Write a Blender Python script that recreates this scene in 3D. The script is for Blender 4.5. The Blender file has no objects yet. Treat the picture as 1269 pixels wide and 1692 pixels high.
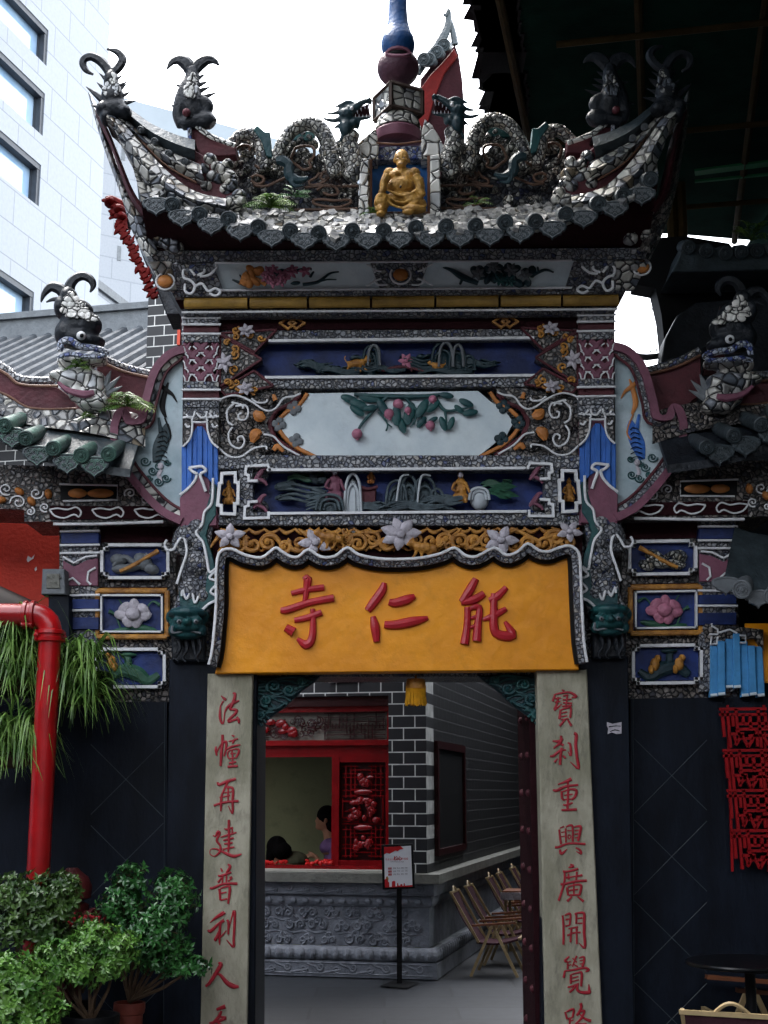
import bpy, bmesh, math, random
from mathutils import Vector, Matrix
random.seed(7)
R = random.Random(11)
rad = math.radians
scene = bpy.context.scene
COL = scene.collection

# ------------------------------------------------------------------ camera
F, CX, CY = 2250.0, 634.5, 846.0           # focal length and centre in photo pixels (1269 x 1692)
PITCH = math.atan(464 / F)
CAM = Vector((0, -8.15, 1.6))
cd = bpy.data.cameras.new('camera'); cam = bpy.data.objects.new('camera', cd); COL.objects.link(cam)
cd.sensor_fit = 'VERTICAL'; cd.sensor_height = 36; cd.lens = F / 1692 * 36
cd.clip_start = .05; cd.clip_end = 2000
cam.location = CAM; cam.rotation_euler = (rad(90) + PITCH, 0, 0)
scene.camera = cam
# ------------------------------------------------------------------ sky, sun, exposure
SUN_EL, SUN_AZ = 58, -48
w = bpy.data.worlds.new('World'); scene.world = w; w.use_nodes = True
nt = w.node_tree; nt.nodes.clear()
sky = nt.nodes.new('ShaderNodeTexSky'); sky.sky_type = 'NISHITA'; sky.sun_disc = False
sky.sun_elevation = rad(SUN_EL); sky.sun_rotation = rad(SUN_AZ); sky.dust_density = 4; sky.air_density = 1.2; sky.ozone_density = 1
hs = nt.nodes.new('ShaderNodeHueSaturation'); hs.inputs['Saturation'].default_value = .28
bg = nt.nodes.new('ShaderNodeBackground'); bg.inputs['Strength'].default_value = .15
ow = nt.nodes.new('ShaderNodeOutputWorld')
nt.links.new(sky.outputs[0], hs.inputs['Color']); nt.links.new(hs.outputs[0], bg.inputs['Color']); nt.links.new(bg.outputs[0], ow.inputs['Surface'])
sd = bpy.data.lights.new('sun', 'SUN'); sd.energy = 1.0; sd.angle = rad(20); sd.color = (1, .97, .92)
so = bpy.data.objects.new('sun', sd); COL.objects.link(so)
_e, _a = rad(SUN_EL), rad(SUN_AZ)
_dir = Vector((math.sin(_a) * math.cos(_e), math.cos(_a) * math.cos(_e), math.sin(_e)))   # towards the sun
so.rotation_euler = _dir.to_track_quat('Z', 'Y').to_euler(); so.location = (0, -20, 30)
scene.view_settings.view_transform = 'Standard'; scene.view_settings.look = 'None'
scene.view_settings.exposure = 3.3; scene.view_settings.gamma = 1
scene.cycles.max_bounces = 6; scene.cycles.diffuse_bounces = 3; scene.cycles.glossy_bounces = 2
scene.cycles.use_denoising = True

# ------------------------------------------------------------------ photo pixel -> point in the place
FW = Vector((0, math.cos(PITCH), math.sin(PITCH))); UPV = Vector((0, -math.sin(PITCH), math.cos(PITCH)))
def ray(px, py): return FW * F + Vector((1, 0, 0)) * (px - CX) + UPV * (CY - py)
def UZ(px, py, z):
    r = ray(px, py); return CAM + r * ((z - CAM.z) / r.z)
class Plane:
    """A vertical plane through o facing n; at() = where the sight line of a pixel meets it, d metres in front of it."""
    def __init__(s, o, n): s.o = Vector(o); s.n = Vector(n).normalized(); s.u = Vector((0, 0, 1)).cross(s.n).normalized(); s.v = s.n.cross(s.u)
    def t(s, px, py, d=0): return ((s.o + s.n * d - CAM).dot(s.n)) / ray(px, py).dot(s.n)
    def at(s, px, py, d=0): return CAM + ray(px, py) * s.t(px, py, d)
    def sc(s, px, py, d=0): return s.t(px, py, d)          # metres per pixel there
def YP(y): return Plane((0, y, 0), (0, -1, 0))
G = YP(0)
def pyz(pl, px, z, d=0):                                     # pixel row where the plane meets height z
    lo, hi = -3000, 3000
    for _ in range(50):
        m = (lo + hi) / 2
        if pl.at(px, m, d).z > z: lo = m
        else: hi = m
    return lo
def M(p):                                                    # mirror about the gate's axis
    k = 1318 - p[0]
    return (k, p[1] - .0072 * 2 * (659 - p[0])) + tuple(p[2:])
def ML(l): return [M(p) for p in l]
def tr(l, ox, oy, s): return [(ox + p[0] / s, oy + p[1] / s) + tuple(q / s for q in p[2:]) for p in l]

# ------------------------------------------------------------------ mesh building
def spline(pts, n=5, closed=False):
    if len(pts) < 3: return [tuple(p) for p in pts]
    out = []; N = len(pts); segs = N if closed else N - 1
    for i in range(segs):
        if closed: p = [pts[(i + k) % N] for k in (-1, 0, 1, 2)]
        else: p = [pts[max(i - 1, 0)], pts[i], pts[i + 1], pts[min(i + 2, N - 1)]]
        for j in range(n):
            t = j / n
            out.append(tuple(.5 * (2 * b + (c - a) * t + (2 * a - 5 * b + 4 * c - d) * t * t + (3 * b - a - 3 * c + d) * t ** 3) for a, b, c, d in zip(*p)))
    if not closed: out.append(tuple(pts[-1]))
    return out
def inset2(P, b):
    N = len(P); A = sum(P[i][0] * P[(i + 1) % N][1] - P[(i + 1) % N][0] * P[i][1] for i in range(N)); sg = 1 if A > 0 else -1
    out = []
    for i in range(N):
        a, p, c = P[i - 1], P[i], P[(i + 1) % N]
        e1 = Vector((p[0] - a[0], p[1] - a[1])); e2 = Vector((c[0] - p[0], c[1] - p[1]))
        if e1.length < 1e-9: e1 = e2
        if e2.length < 1e-9: e2 = e1
        e1.normalize(); e2.normalize()
        n = Vector((-e1.y - e2.y, e1.x + e2.x)) * sg
        if n.length < 1e-6: n = Vector((-e1.y, e1.x)) * sg
        n.normalize(); k = max(.45, n.dot(Vector((-e1.y, e1.x)) * sg))
        out.append((p[0] + n.x * b / k, p[1] + n.y * b / k))
    return out
class MB:
    def __init__(s): s.v = []; s.f = []
    def add(s, vs, fs):
        o = len(s.v); s.v += [Vector(v) for v in vs]; s.f += [tuple(i + o for i in f) for f in fs]; return s
    def prism(s, pts, pl, d0, d1, bev=.004):
        """pixel outline -> solid from depth d0 (back) to d1 (front) on plane pl"""
        W = [pl.at(p[0], p[1], d1) for p in pts]; o = W[0]; N = len(W)
        P2 = [((x - o).dot(pl.u), (x - o).dot(pl.v)) for x in W]
        back = [x - pl.n * (d1 - d0) for x in W]
        if bev:
            I2 = inset2(P2, bev); top = [o + pl.u * a + pl.v * b for a, b in I2]; mid = [x - pl.n * bev for x in W]
            vs = back + mid + top
            fs = [tuple(range(N))[::-1], tuple(range(2 * N, 3 * N))]
            for r in (0, N):
                fs += [(r + i, r + (i + 1) % N, r + N + (i + 1) % N, r + N + i) for i in range(N)]
        else:
            vs = back + W; fs = [tuple(range(N))[::-1], tuple(range(N, 2 * N))] + [(i, (i + 1) % N, N + (i + 1) % N, N + i) for i in range(N)]
        return s.add(vs, fs)
    def slab(s, x0, y0, x1, y1, pl, d0, d1, bev=.004): return s.prism([(x0, y1), (x1, y1), (x1, y0), (x0, y0)], pl, d0, d1, bev)
    def tube(s, path, r, n=6, nrm=None, k=1.0, closed=False):
        path = [Vector(p) for p in path]; N = len(path)
        if N < 2: return s
        if not hasattr(r, '__len__'): r = [r] * N
        vs = []; fs = []; ref = nrm
        for i in range(N):
            if closed: t = path[(i + 1) % N] - path[i - 1]
            else: t = path[min(i + 1, N - 1)] - path[max(i - 1, 0)]
            if t.length < 1e-9: t = Vector((0, 0, 1))
            t.normalize()
            if nrm is None:
                if ref is None: ref = Vector((0, 0, 1)) if abs(t.z) < .9 else Vector((1, 0, 0))
                b = ref - t * ref.dot(t)
                if b.length < 1e-4: b = t.orthogonal()
                b.normalize(); ref = b
            else:
                b = nrm - t * nrm.dot(t)
                if b.length < .05: b = t.orthogonal()
                b.normalize()
            sd_ = t.cross(b)
            for j in range(n):
                a = 2 * math.pi * j / n
                vs.append(path[i] + sd_ * (math.cos(a) * r[i]) + b * (math.sin(a) * r[i] * k))
        segs = N if closed else N - 1
        for i in range(segs):
            for j in range(n):
                a, b_ = i * n, ((i + 1) % N) * n
                fs.append((a + j, a + (j + 1) % n, b_ + (j + 1) % n, b_ + j))
        if not closed:
            fs.append(tuple(range(n))[::-1]); fs.append(tuple((N - 1) * n + j for j in range(n)))
        return s.add(vs, fs)
    def line(s, pts, pl, d, w=None, k=.7, n=6, smooth=5, closed=False, ends=True):
        """pixel polyline (x, y[, w]) -> rounded bead lying on the plane"""
        if w is not None: pts = [(p[0], p[1], w) for p in pts]
        if smooth: pts = spline(pts, smooth, closed)
        return s.tube([pl.at(p[0], p[1], d) for p in pts], [max(p[2], .3) / 2 * pl.sc(p[0], p[1], d) for p in pts], n, pl.n, k, closed)
    def ell(s, c, r, rot=None, n=10, m=7):
        c = Vector(c); r = (r, r, r) if not hasattr(r, '__len__') else r
        vs = []; fs = []
        for i in range(1, m):
            th = math.pi * i / m
            for j in range(n):
                ph = 2 * math.pi * j / n
                p = Vector((r[0] * math.sin(th) * math.cos(ph), r[1] * math.sin(th) * math.sin(ph), r[2] * math.cos(th)))
                if rot: p = rot @ p
                vs.append(c + p)
        a, b = Vector((0, 0, r[2])), Vector((0, 0, -r[2]))
        if rot: a = rot @ a; b = rot @ b
        vs += [c + a, c + b]; T = len(vs) - 2
        for i in range(m - 2):
            for j in range(n): fs.append((i * n + j, (i + 1) * n + j, (i + 1) * n + (j + 1) % n, i * n + (j + 1) % n))
        for j in range(n):
            fs.append((T, j, (j + 1) % n)); fs.append((T + 1, (m - 2) * n + (j + 1) % n, (m - 2) * n + j))
        return s.add(vs, fs)
    def blob(s, px, py, rx, ry, pl, d, rd=None, ang=0, n=10, m=7):
        """ellipsoid given in pixels on the plane; rd = half thickness in metres"""
        k = pl.sc(px, py, d); rd = rd if rd is not None else min(rx, ry) * k
        B = Matrix((pl.u, pl.n, pl.v)).transposed(); rot = B @ Matrix.Rotation(rad(ang), 3, 'Y')
        return s.ell(pl.at(px, py, d), (rx * k, rd, ry * k), rot, n, m)
    def box(s, a, b, bev=0):
        (x0, y0, z0), (x1, y1, z1) = a, b
        return s.add([(x0, y0, z0), (x1, y0, z0), (x1, y1, z0), (x0, y1, z0), (x0, y0, z1), (x1, y0, z1), (x1, y1, z1), (x0, y1, z1)],
                     [(0, 3, 2, 1), (4, 5, 6, 7), (0, 1, 5, 4), (1, 2, 6, 5), (2, 3, 7, 6), (3, 0, 4, 7)])
    def bar(s, a, b, w, h, up=(0, 0, 1)):
        a, b = Vector(a), Vector(b); t = (b - a).normalized(); up = Vector(up); x = t.cross(up)
        if x.length < 1e-4: x = t.orthogonal()
        x.normalize(); y = x.cross(t)
        vs = [p + x * (w / 2 * i) + y * (h / 2 * j) for p in (a, b) for i, j in ((-1, -1), (1, -1), (1, 1), (-1, 1))]
        return s.add(vs, [(0, 1, 2, 3), (7, 6, 5, 4), (0, 4, 5, 1), (1, 5, 6, 2), (2, 6, 7, 3), (3, 7, 4, 0)])
    def lathe(s, prof, c, n=16, axis=None):
        c = Vector(c); B = Matrix.Identity(3) if axis is None else Vector(axis).to_track_quat('Z', 'Y').to_matrix()
        vs = []; fs = []; N = len(prof)
        for r, z in prof:
            for j in range(n):
                a = 2 * math.pi * j / n; vs.append(c + B @ Vector((r * math.cos(a), r * math.sin(a), z)))
        for i in range(N - 1):
            for j in range(n): fs.append((i * n + j, i * n + (j + 1) % n, (i + 1) * n + (j + 1) % n, (i + 1) * n + j))
        if prof[0][0] > 1e-5: fs.append(tuple(range(n))[::-1])
        if prof[-1][0] > 1e-5: fs.append(tuple((N - 1) * n + j for j in range(n)))
        return s.add(vs, fs)
    def strip(s, A, B, th=0, off=None):
        """surface between two 3D polylines, given thickness th along off"""
        N = len(A); vs = list(A) + list(B); fs = [(i, i + 1, N + i + 1, N + i) for i in range(N - 1)]
        if th:
            o = Vector(off) * th; vs2 = [Vector(v) + o for v in vs]; L = len(vs)
            fs += [(L + i, L + N + i, L + N + i + 1, L + i + 1) for i in range(N - 1)]
            fs += [(i, L + i, L + i + 1, i + 1) for i in range(N - 1)] + [(N + i, N + i + 1, L + N + i + 1, L + N + i) for i in range(N - 1)]
            fs += [(0, N, L + N, L), (N - 1, L + N - 1, L + 2 * N - 1, 2 * N - 1)]
            vs += vs2
        return s.add(vs, fs)
    def leaf(s, p, t, up, L, W, droop=.2):
        t = Vector(t).normalized(); x = t.cross(Vector(up))
        if x.length < 1e-3: x = t.orthogonal()
        x.normalize(); u = x.cross(t); p = Vector(p)
        m = p + t * L * .5 + u * L * .05; e = p + t * L - u * L * droop
        return s.add([p, m + x * W / 2 + u * W * .15, e, m - x * W / 2 + u * W * .15, m - u * W * .08], [(0, 1, 4), (1, 2, 4), (2, 3, 4), (3, 0, 4)])
    def merge(s, o): return s.add(o.v, o.f)

MW = {}                                                       # object name -> world matrix
def mesh_of(mb, name, inv=None, sharp=35):
    me = bpy.data.meshes.new(name)
    vs = [inv @ v for v in mb.v] if inv is not None else mb.v
    me.from_pydata([tuple(v) for v in vs], [], mb.f)
    bm = bmesh.new(); bm.from_mesh(me); bmesh.ops.recalc_face_normals(bm, faces=bm.faces); bm.to_mesh(me); bm.free()
    me.shade_smooth(); me.set_sharp_from_angle(angle=rad(sharp)); return me
def fused(mb, voxel, smooth=2):
    """one continuous surface out of overlapping shapes"""
    me = bpy.data.meshes.new('tmp'); me.from_pydata([tuple(v) for v in mb.v], [], mb.f)
    bm = bmesh.new(); bm.from_mesh(me); bmesh.ops.recalc_face_normals(bm, faces=bm.faces); bm.to_mesh(me); bm.free()
    o = bpy.data.objects.new('tmp', me); COL.objects.link(o)
    r = o.modifiers.new('r', 'REMESH'); r.mode = 'VOXEL'; r.voxel_size = voxel
    if smooth: q = o.modifiers.new('s', 'SMOOTH'); q.iterations = smooth; q.factor = .5
    e = o.evaluated_get(bpy.context.evaluated_depsgraph_get()); m2 = e.to_mesh()
    out = MB(); out.v = [v.co.copy() for v in m2.vertices]; out.f = [tuple(p.vertices) for p in m2.polygons]
    e.to_mesh_clear(); bpy.data.objects.remove(o); bpy.data.meshes.remove(me); return out
def obj(name, mb, mat, parent=None, sharp=35, label=None):
    mw = MW[parent.name] if parent is not None else Matrix.Identity(4)
    o = bpy.data.objects.new(name, mesh_of(mb, name, mw.inverted(), sharp)); COL.objects.link(o)
    if isinstance(mat, (list, tuple)):
        for m in mat: o.data.materials.append(m)
    else: o.data.materials.append(mat)
    o.parent = parent; MW[o.name] = mw
    if label: o['label'] = label
    return o
def tag(o, label, cat, group=None, kind=None):
    if label: o['label'] = label
    if cat: o['category'] = cat
    if group: o['group'] = group
    if kind: o['kind'] = kind
    return o
def thing(name, label, cat, loc=(0, 0, 0), rz=0, group=None):
    o = bpy.data.objects.new(name, None); COL.objects.link(o); o.empty_display_size = .2
    o.location = loc; o.rotation_euler = (0, 0, rz); MW[o.name] = Matrix.Translation(Vector(loc)) @ Matrix.Rotation(rz, 4, 'Z')
    return tag(o, label, cat, group)
def solo(name, mb, mat, label, cat, group=None, sharp=35):
    """a thing of one mesh, its origin at its base"""
    zs = min(v.z for v in mb.v); c = sum(mb.v, Vector()) / len(mb.v); L = Vector((c.x, c.y, zs))
    o = bpy.data.objects.new(name, mesh_of(mb, name, Matrix.Translation(-L), sharp)); COL.objects.link(o); o.location = L
    o.data.materials.append(mat); MW[o.name] = Matrix.Translation(L); return tag(o, label, cat, group)
def copy_tree(o, parent=None):
    c = o.copy(); COL.objects.link(c); c.parent = parent
    for ch in list(o.children): copy_tree(ch, c)
    return c

# ------------------------------------------------------------------ materials
def lin(c):
    if isinstance(c, str): c = [int(c[i:i + 2], 16) / 255 for i in (0, 2, 4)]
    else: return tuple(c) + (1,) if len(c) == 3 else tuple(c)
    return tuple(x / 12.92 if x <= .04045 else ((x + .055) / 1.055) ** 2.4 for x in c) + (1,)
def nn(nt, t, **k):
    n = nt.nodes.new(t)
    for a, b in k.items():
        if a in n.inputs: n.inputs[a].default_value = b
        else: setattr(n, a, b)
    return n
def mixc(nt, fac, a, b, mode='MIX'):
    m = nt.nodes.new('ShaderNodeMix'); m.data_type = 'RGBA'; m.blend_type = mode
    for s, v in ((m.inputs[0], fac), (m.inputs[6], a), (m.inputs[7], b)):
        if hasattr(v, 'links') or hasattr(v, 'is_linked'): nt.links.new(v, s)
        else: s.default_value = v
    return m.outputs[2]
def ramp(nt, src, stops, interp='LINEAR'):
    r = nt.nodes.new('ShaderNodeValToRGB'); r.color_ramp.interpolation = interp
    while len(r.color_ramp.elements) < len(stops): r.color_ramp.elements.new(.5)
    for e, (p, c) in zip(r.color_ramp.elements, stops): e.position = p; e.color = lin(c) if not isinstance(c, (int, float)) else (c, c, c, 1)
    nt.links.new(src, r.inputs[0]); return r.outputs[0]
def base(name):
    m = bpy.data.materials.new(name); m.use_nodes = True; nt = m.node_tree; b = nt.nodes['Principled BSDF']
    tc = nt.nodes.new('ShaderNodeTexCoord'); return m, nt, b, tc.outputs['Object']
def paint(name, c, rough=.6, var=.25, sc=6, bump=.15, c2=None, dirt=.35, bsc=40, metal=0, spec=.4, st=None):
    """painted / plain surface: broad colour drift, blotchy grime, fine bump"""
    m, nt, b, co = base(name); c = lin(c)
    if st: vm = nn(nt, 'ShaderNodeVectorMath', operation='MULTIPLY'); nt.links.new(co, vm.inputs[0]); vm.inputs[1].default_value = st; co = vm.outputs[0]
    n1 = nn(nt, 'ShaderNodeTexNoise', Scale=sc, Detail=5.0, Roughness=.6); nt.links.new(co, n1.inputs['Vector'])
    n2 = nn(nt, 'ShaderNodeTexNoise', Scale=sc * 3.3, Detail=6.0, Roughness=.7); nt.links.new(co, n2.inputs['Vector'])
    cc2 = lin(c2) if c2 else tuple(x * (1 - var) for x in c[:3]) + (1,)
    k = mixc(nt, ramp(nt, n1.outputs[0], [(.38, 0.), (.62, 1.)]), c, cc2)
    k = mixc(nt, ramp(nt, n2.outputs[0], [(.52, 0.), (.72, dirt)]), k, tuple(x * .3 for x in c[:3]) + (1,))
    nt.links.new(k, b.inputs['Base Color']); b.inputs['Roughness'].default_value = rough; b.inputs['Metallic'].default_value = metal
    b.inputs['Specular IOR Level'].default_value = spec
    n3 = nn(nt, 'ShaderNodeTexNoise', Scale=bsc, Detail=4.0); nt.links.new(co, n3.inputs['Vector'])
    bp = nn(nt, 'ShaderNodeBump', Strength=bump, Distance=.02); nt.links.new(n3.outputs[0], bp.inputs['Height']); nt.links.new(bp.outputs[0], b.inputs['Normal'])
    return m
def shards(name, sc, stops, gap=.07, grout='15161a', rough=.3, depth=.012, grime=.5):
    """broken porcelain set in dark mortar"""
    m, nt, b, co = base(name)
    wn = nn(nt, 'ShaderNodeTexNoise', Scale=sc * .5, Detail=2.0); nt.links.new(co, wn.inputs['Vector'])
    wv = nn(nt, 'ShaderNodeVectorMath', operation='MULTIPLY_ADD'); nt.links.new(wn.outputs['Color'], wv.inputs[0]); wv.inputs[1].default_value = (.5 / sc,) * 3; nt.links.new(co, wv.inputs[2])
    v1 = nn(nt, 'ShaderNodeTexVoronoi', Scale=sc); v1.feature = 'F1'; nt.links.new(wv.outputs[0], v1.inputs['Vector'])
    v2 = nn(nt, 'ShaderNodeTexVoronoi', Scale=sc); v2.feature = 'DISTANCE_TO_EDGE'; nt.links.new(wv.outputs[0], v2.inputs['Vector'])
    sp = nt.nodes.new('ShaderNodeSeparateColor'); nt.links.new(v1.outputs['Color'], sp.inputs[0])
    c = ramp(nt, sp.outputs[0], stops, 'CONSTANT')
    dn = nn(nt, 'ShaderNodeTexNoise', Scale=3.0, Detail=6.0, Roughness=.65); nt.links.new(co, dn.inputs['Vector'])
    c = mixc(nt, ramp(nt, dn.outputs[0], [(.4, 0.), (.7, grime)]), c, lin('24262c'))
    e = ramp(nt, v2.outputs['Distance'], [(gap * .55, 0.), (gap, 1.)])
    c = mixc(nt, e, lin(grout), c); nt.links.new(c, b.inputs['Base Color'])
    b.inputs['Roughness'].default_value = rough
    hh = nn(nt, 'ShaderNodeMath', operation='MULTIPLY_ADD'); nt.links.new(sp.outputs[1], hh.inputs[0]); hh.inputs[1].default_value = .5
    nt.links.new(ramp(nt, v2.outputs['Distance'], [(gap * .4, 0.), (gap * 2.2, 1.)]), hh.inputs[2])
    bp = nn(nt, 'ShaderNodeBump', Strength=.9, Distance=depth); nt.links.new(hh.outputs[0], bp.inputs['Height']); nt.links.new(bp.outputs[0], b.inputs['Normal'])
    return m
def bricks(name, c, mortar, bw, rh, ms, rough=.55, plane='xz', off=.5, mott=.45, var=.7):
    m, nt, b, co = base(name)
    s = nt.nodes.new('ShaderNodeSeparateXYZ'); nt.links.new(co, s.inputs[0]); cb = nt.nodes.new('ShaderNodeCombineXYZ')
    if plane == 'side': nt.links.new(s.outputs['Y'], cb.inputs[0])
    else: nt.links.new(s.outputs['X'], cb.inputs[0])
    nt.links.new(s.outputs['Z' if plane != 'floor' else 'Y'], cb.inputs[1])
    t = nt.nodes.new('ShaderNodeTexBrick'); t.offset = off
    for k, v in (('Color1', lin(c)), ('Color2', tuple(x * var for x in lin(c)[:3]) + (1,)), ('Mortar', lin(mortar)), ('Scale', 1.), ('Mortar Size', ms), ('Mortar Smooth', .15), ('Brick Width', bw), ('Row Height', rh)): t.inputs[k].default_value = v
    nt.links.new(cb.outputs[0], t.inputs['Vector'])
    n = nn(nt, 'ShaderNodeTexNoise', Scale=9.0, Detail=6.0); nt.links.new(co, n.inputs['Vector'])
    k = mixc(nt, ramp(nt, n.outputs[0], [(.4, 0.), (.75, mott)]), t.outputs['Color'], lin('1c1c1e'), 'MULTIPLY')
    nt.links.new(k, b.inputs['Base Color']); b.inputs['Roughness'].default_value = rough
    bp = nn(nt, 'ShaderNodeBump', Strength=.5, Distance=.006); nt.links.new(t.outputs['Fac'], bp.inputs['Height']); bp.invert = True; nt.links.new(bp.outputs[0], b.inputs['Normal'])
    return m
WH, GR = 'd6d4cc', '8f9296'
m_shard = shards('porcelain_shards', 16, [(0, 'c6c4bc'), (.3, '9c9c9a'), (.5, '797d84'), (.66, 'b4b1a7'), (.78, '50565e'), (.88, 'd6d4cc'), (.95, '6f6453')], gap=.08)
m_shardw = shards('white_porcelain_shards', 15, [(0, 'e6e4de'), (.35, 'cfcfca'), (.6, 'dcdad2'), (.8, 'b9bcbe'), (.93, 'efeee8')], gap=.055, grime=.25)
m_mos = shards('small_grey_mosaic', 40, [(0, '8f9196'), (.25, '7b7e85'), (.45, 'a3a3a4'), (.62, '666b78'), (.72, '868a90'), (.85, '99958f'), (.95, '47527a')], gap=.08, grout='3b3c42', depth=.014, grime=.5)
m_mosb = shards('brown_grey_mosaic', 34, [(0, '77706a'), (.3, '5a5550'), (.5, '97908a'), (.7, '46464c'), (.85, '86807c')], gap=.1, depth=.012, grime=.7)
m_mosblue = shards('blue_white_mosaic', 40, [(0, '8f98ac'), (.3, '3a4b86'), (.5, 'b6bac4'), (.7, '2a356c'), (.85, '9aa0b0')], gap=.07, depth=.005)
m_scale = shards('dragon_scales', 34, [(0, 'b8b6ae'), (.3, '85857f'), (.55, 'd2d0c6'), (.75, '5a5d60'), (.9, 'a49c8c')], gap=.09, depth=.016)
m_white = paint('white_trim', 'dfe0e2', .5, .15, 8, .15, dirt=.4)
m_maroon = paint('maroon_paint', '56222b', .65, .35, 5, .3, dirt=.5)
m_purple = paint('purple_paint', '7b4a5c', .6, .25, 5, .25, dirt=.4)
m_dmar = paint('dark_maroon', '2c1217', .75, .3, 5, .3, spec=.08)
m_orange = paint('orange_board_paint', 'ee9a0c', .5, .12, 2.6, .4, c2='dc8a08', dirt=.2, bsc=11)
m_red = paint('red_lettering', 'b5202c', .4, .2, 8, .15, dirt=.25)
m_redl = paint('red_couplet_lettering', 'a01a2a', .45, .2, 10, .15, dirt=.3)
m_gold = paint('ochre_gold', 'c0873a', .5, .3, 14, .5, c2='8f5f28', dirt=.6)
m_brass = paint('statue_gold', 'bd9146', .45, .3, 16, .5, c2='8a6428', dirt=.6, metal=.15, bsc=60)
m_brown = paint('brown_outline', '6a4632', .6, .3, 9, .2)
m_tan = paint('tan_outline', '5e4536', .6, .3, 9, .3)
m_root = paint('dry_root', '3a2a22', .8, .3, 20, .2)
m_blue = paint('blue_panel', '153070', .6, .35, 6, .2, c2='0d1f4c', dirt=.45)
m_cloth = paint('blue_cloth_paint', '2f66b8', .55, .2, 7, .2, dirt=.3)
m_skyblue = paint('light_blue_cloth_paint', '4590c8', .55, .2, 7, .2, dirt=.3)
m_niche = paint('niche_blue', '1f62a8', .55, .2, 5, .2, dirt=.3)
m_gourd = paint('gourd_blue', '235a96', .45, .3, 5, .3, c2='173f70', dirt=.4)
m_teal = paint('teal_green', '1c4f4e', .5, .3, 8, .25, c2='133a40')
m_dteal = paint('dark_teal', '15323a', .5, .3, 8, .3)
m_green = paint('leaf_green_paint', '2c5a44', .5, .3, 8, .2)
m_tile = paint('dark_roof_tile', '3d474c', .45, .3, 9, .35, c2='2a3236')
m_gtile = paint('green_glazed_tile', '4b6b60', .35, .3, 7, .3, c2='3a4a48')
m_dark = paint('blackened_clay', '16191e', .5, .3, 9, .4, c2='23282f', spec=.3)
m_pale = paint('pale_blue_panel', 'd3dde0', .6, .12, 3, .2, c2='bfccd2', dirt=.16)
m_palegrey = paint('pale_grey_panel', 'b4bbc0', .6, .12, 4, .15, dirt=.2)
m_ear = paint('ear_panel_paint', 'b4c2c8', .6, .15, 3, .15, c2='8fa3aa', dirt=.25)
m_pink = paint('pink_paint', 'b8738a', .55, .3, 16, .45, dirt=.5)
m_petal = paint('petal_grey', 'bdb7bf', .55, .3, 16, .5, dirt=.55)
m_bamboo = paint('painted_bamboo', 'b08a3c', .5, .3, 6, .2, c2='8a6a2a', dirt=.35)
m_rock = paint('relief_rock', '4c5a60', .6, .35, 12, .4, c2='2e3a40')
m_granite = paint('dark_blue_granite', '171d28', .5, .35, 3, .15, c2='0e1219', dirt=.6, spec=.12, st=(1.5, 1, .5))
m_cement = paint('grey_couplet_stone', 'aaa592', .75, .14, 3, .3, c2='86836f', dirt=.6, st=(1.6, 1, .7))
m_stone = paint('carved_grey_stone', '83878f', .65, .2, 7, .3, c2='6c7078', dirt=.3)
m_cap = paint('stone_coping', '77776f', .7, .25, 7, .35, dirt=.4)
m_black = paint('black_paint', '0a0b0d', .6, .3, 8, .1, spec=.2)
m_orangep = paint('orange_outline', 'c07a3c', .55, .25, 9, .2)
m_terra = paint('terracotta', '6e2f22', .7, .25, 9, .2)
m_ash = paint('weathered_grey', '6d7276', .65, .25, 9, .3)
m_mosd = shards('dark_mosaic', 34, [(0, '3a3d44'), (.3, '2a2c33'), (.5, '5c5e62'), (.65, '23283e'), (.8, '45454a'), (.92, '8a8a86')], gap=.08, depth=.008, grime=.6)
# ------------------------------------------------------------------ ground
mg = bricks('courtyard_paving', '303338', '1e2023', 1.1, .55, .012, .45, 'floor')
g = MB(); g.add([(-400, -60, 0), (400, -60, 0), (400, 600, 0), (-400, 600, 0)], [(0, 1, 2, 3)])
tag(obj('ground', g, mg), 'grey stone paving of the courtyard', 'ground', kind='structure')

# ================================================================== THE GATE
gate = thing('temple_gate', 'tall ornate temple gate with orange name board and porcelain mosaic eaves', 'gate', (G.at(659, 1700).x, 0, 0))
B0 = pyz(G, 380, 0)
def pboth(name, mk, mat, parent=gate, **k):
    """the same part on both sides of the axis"""
    a = obj(name, mk(lambda p: p), mat, parent, **k); b = obj(name, mk(M), mat, parent, **k); return a, b
def ml(f, l): return [f(p) for p in l]
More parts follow.
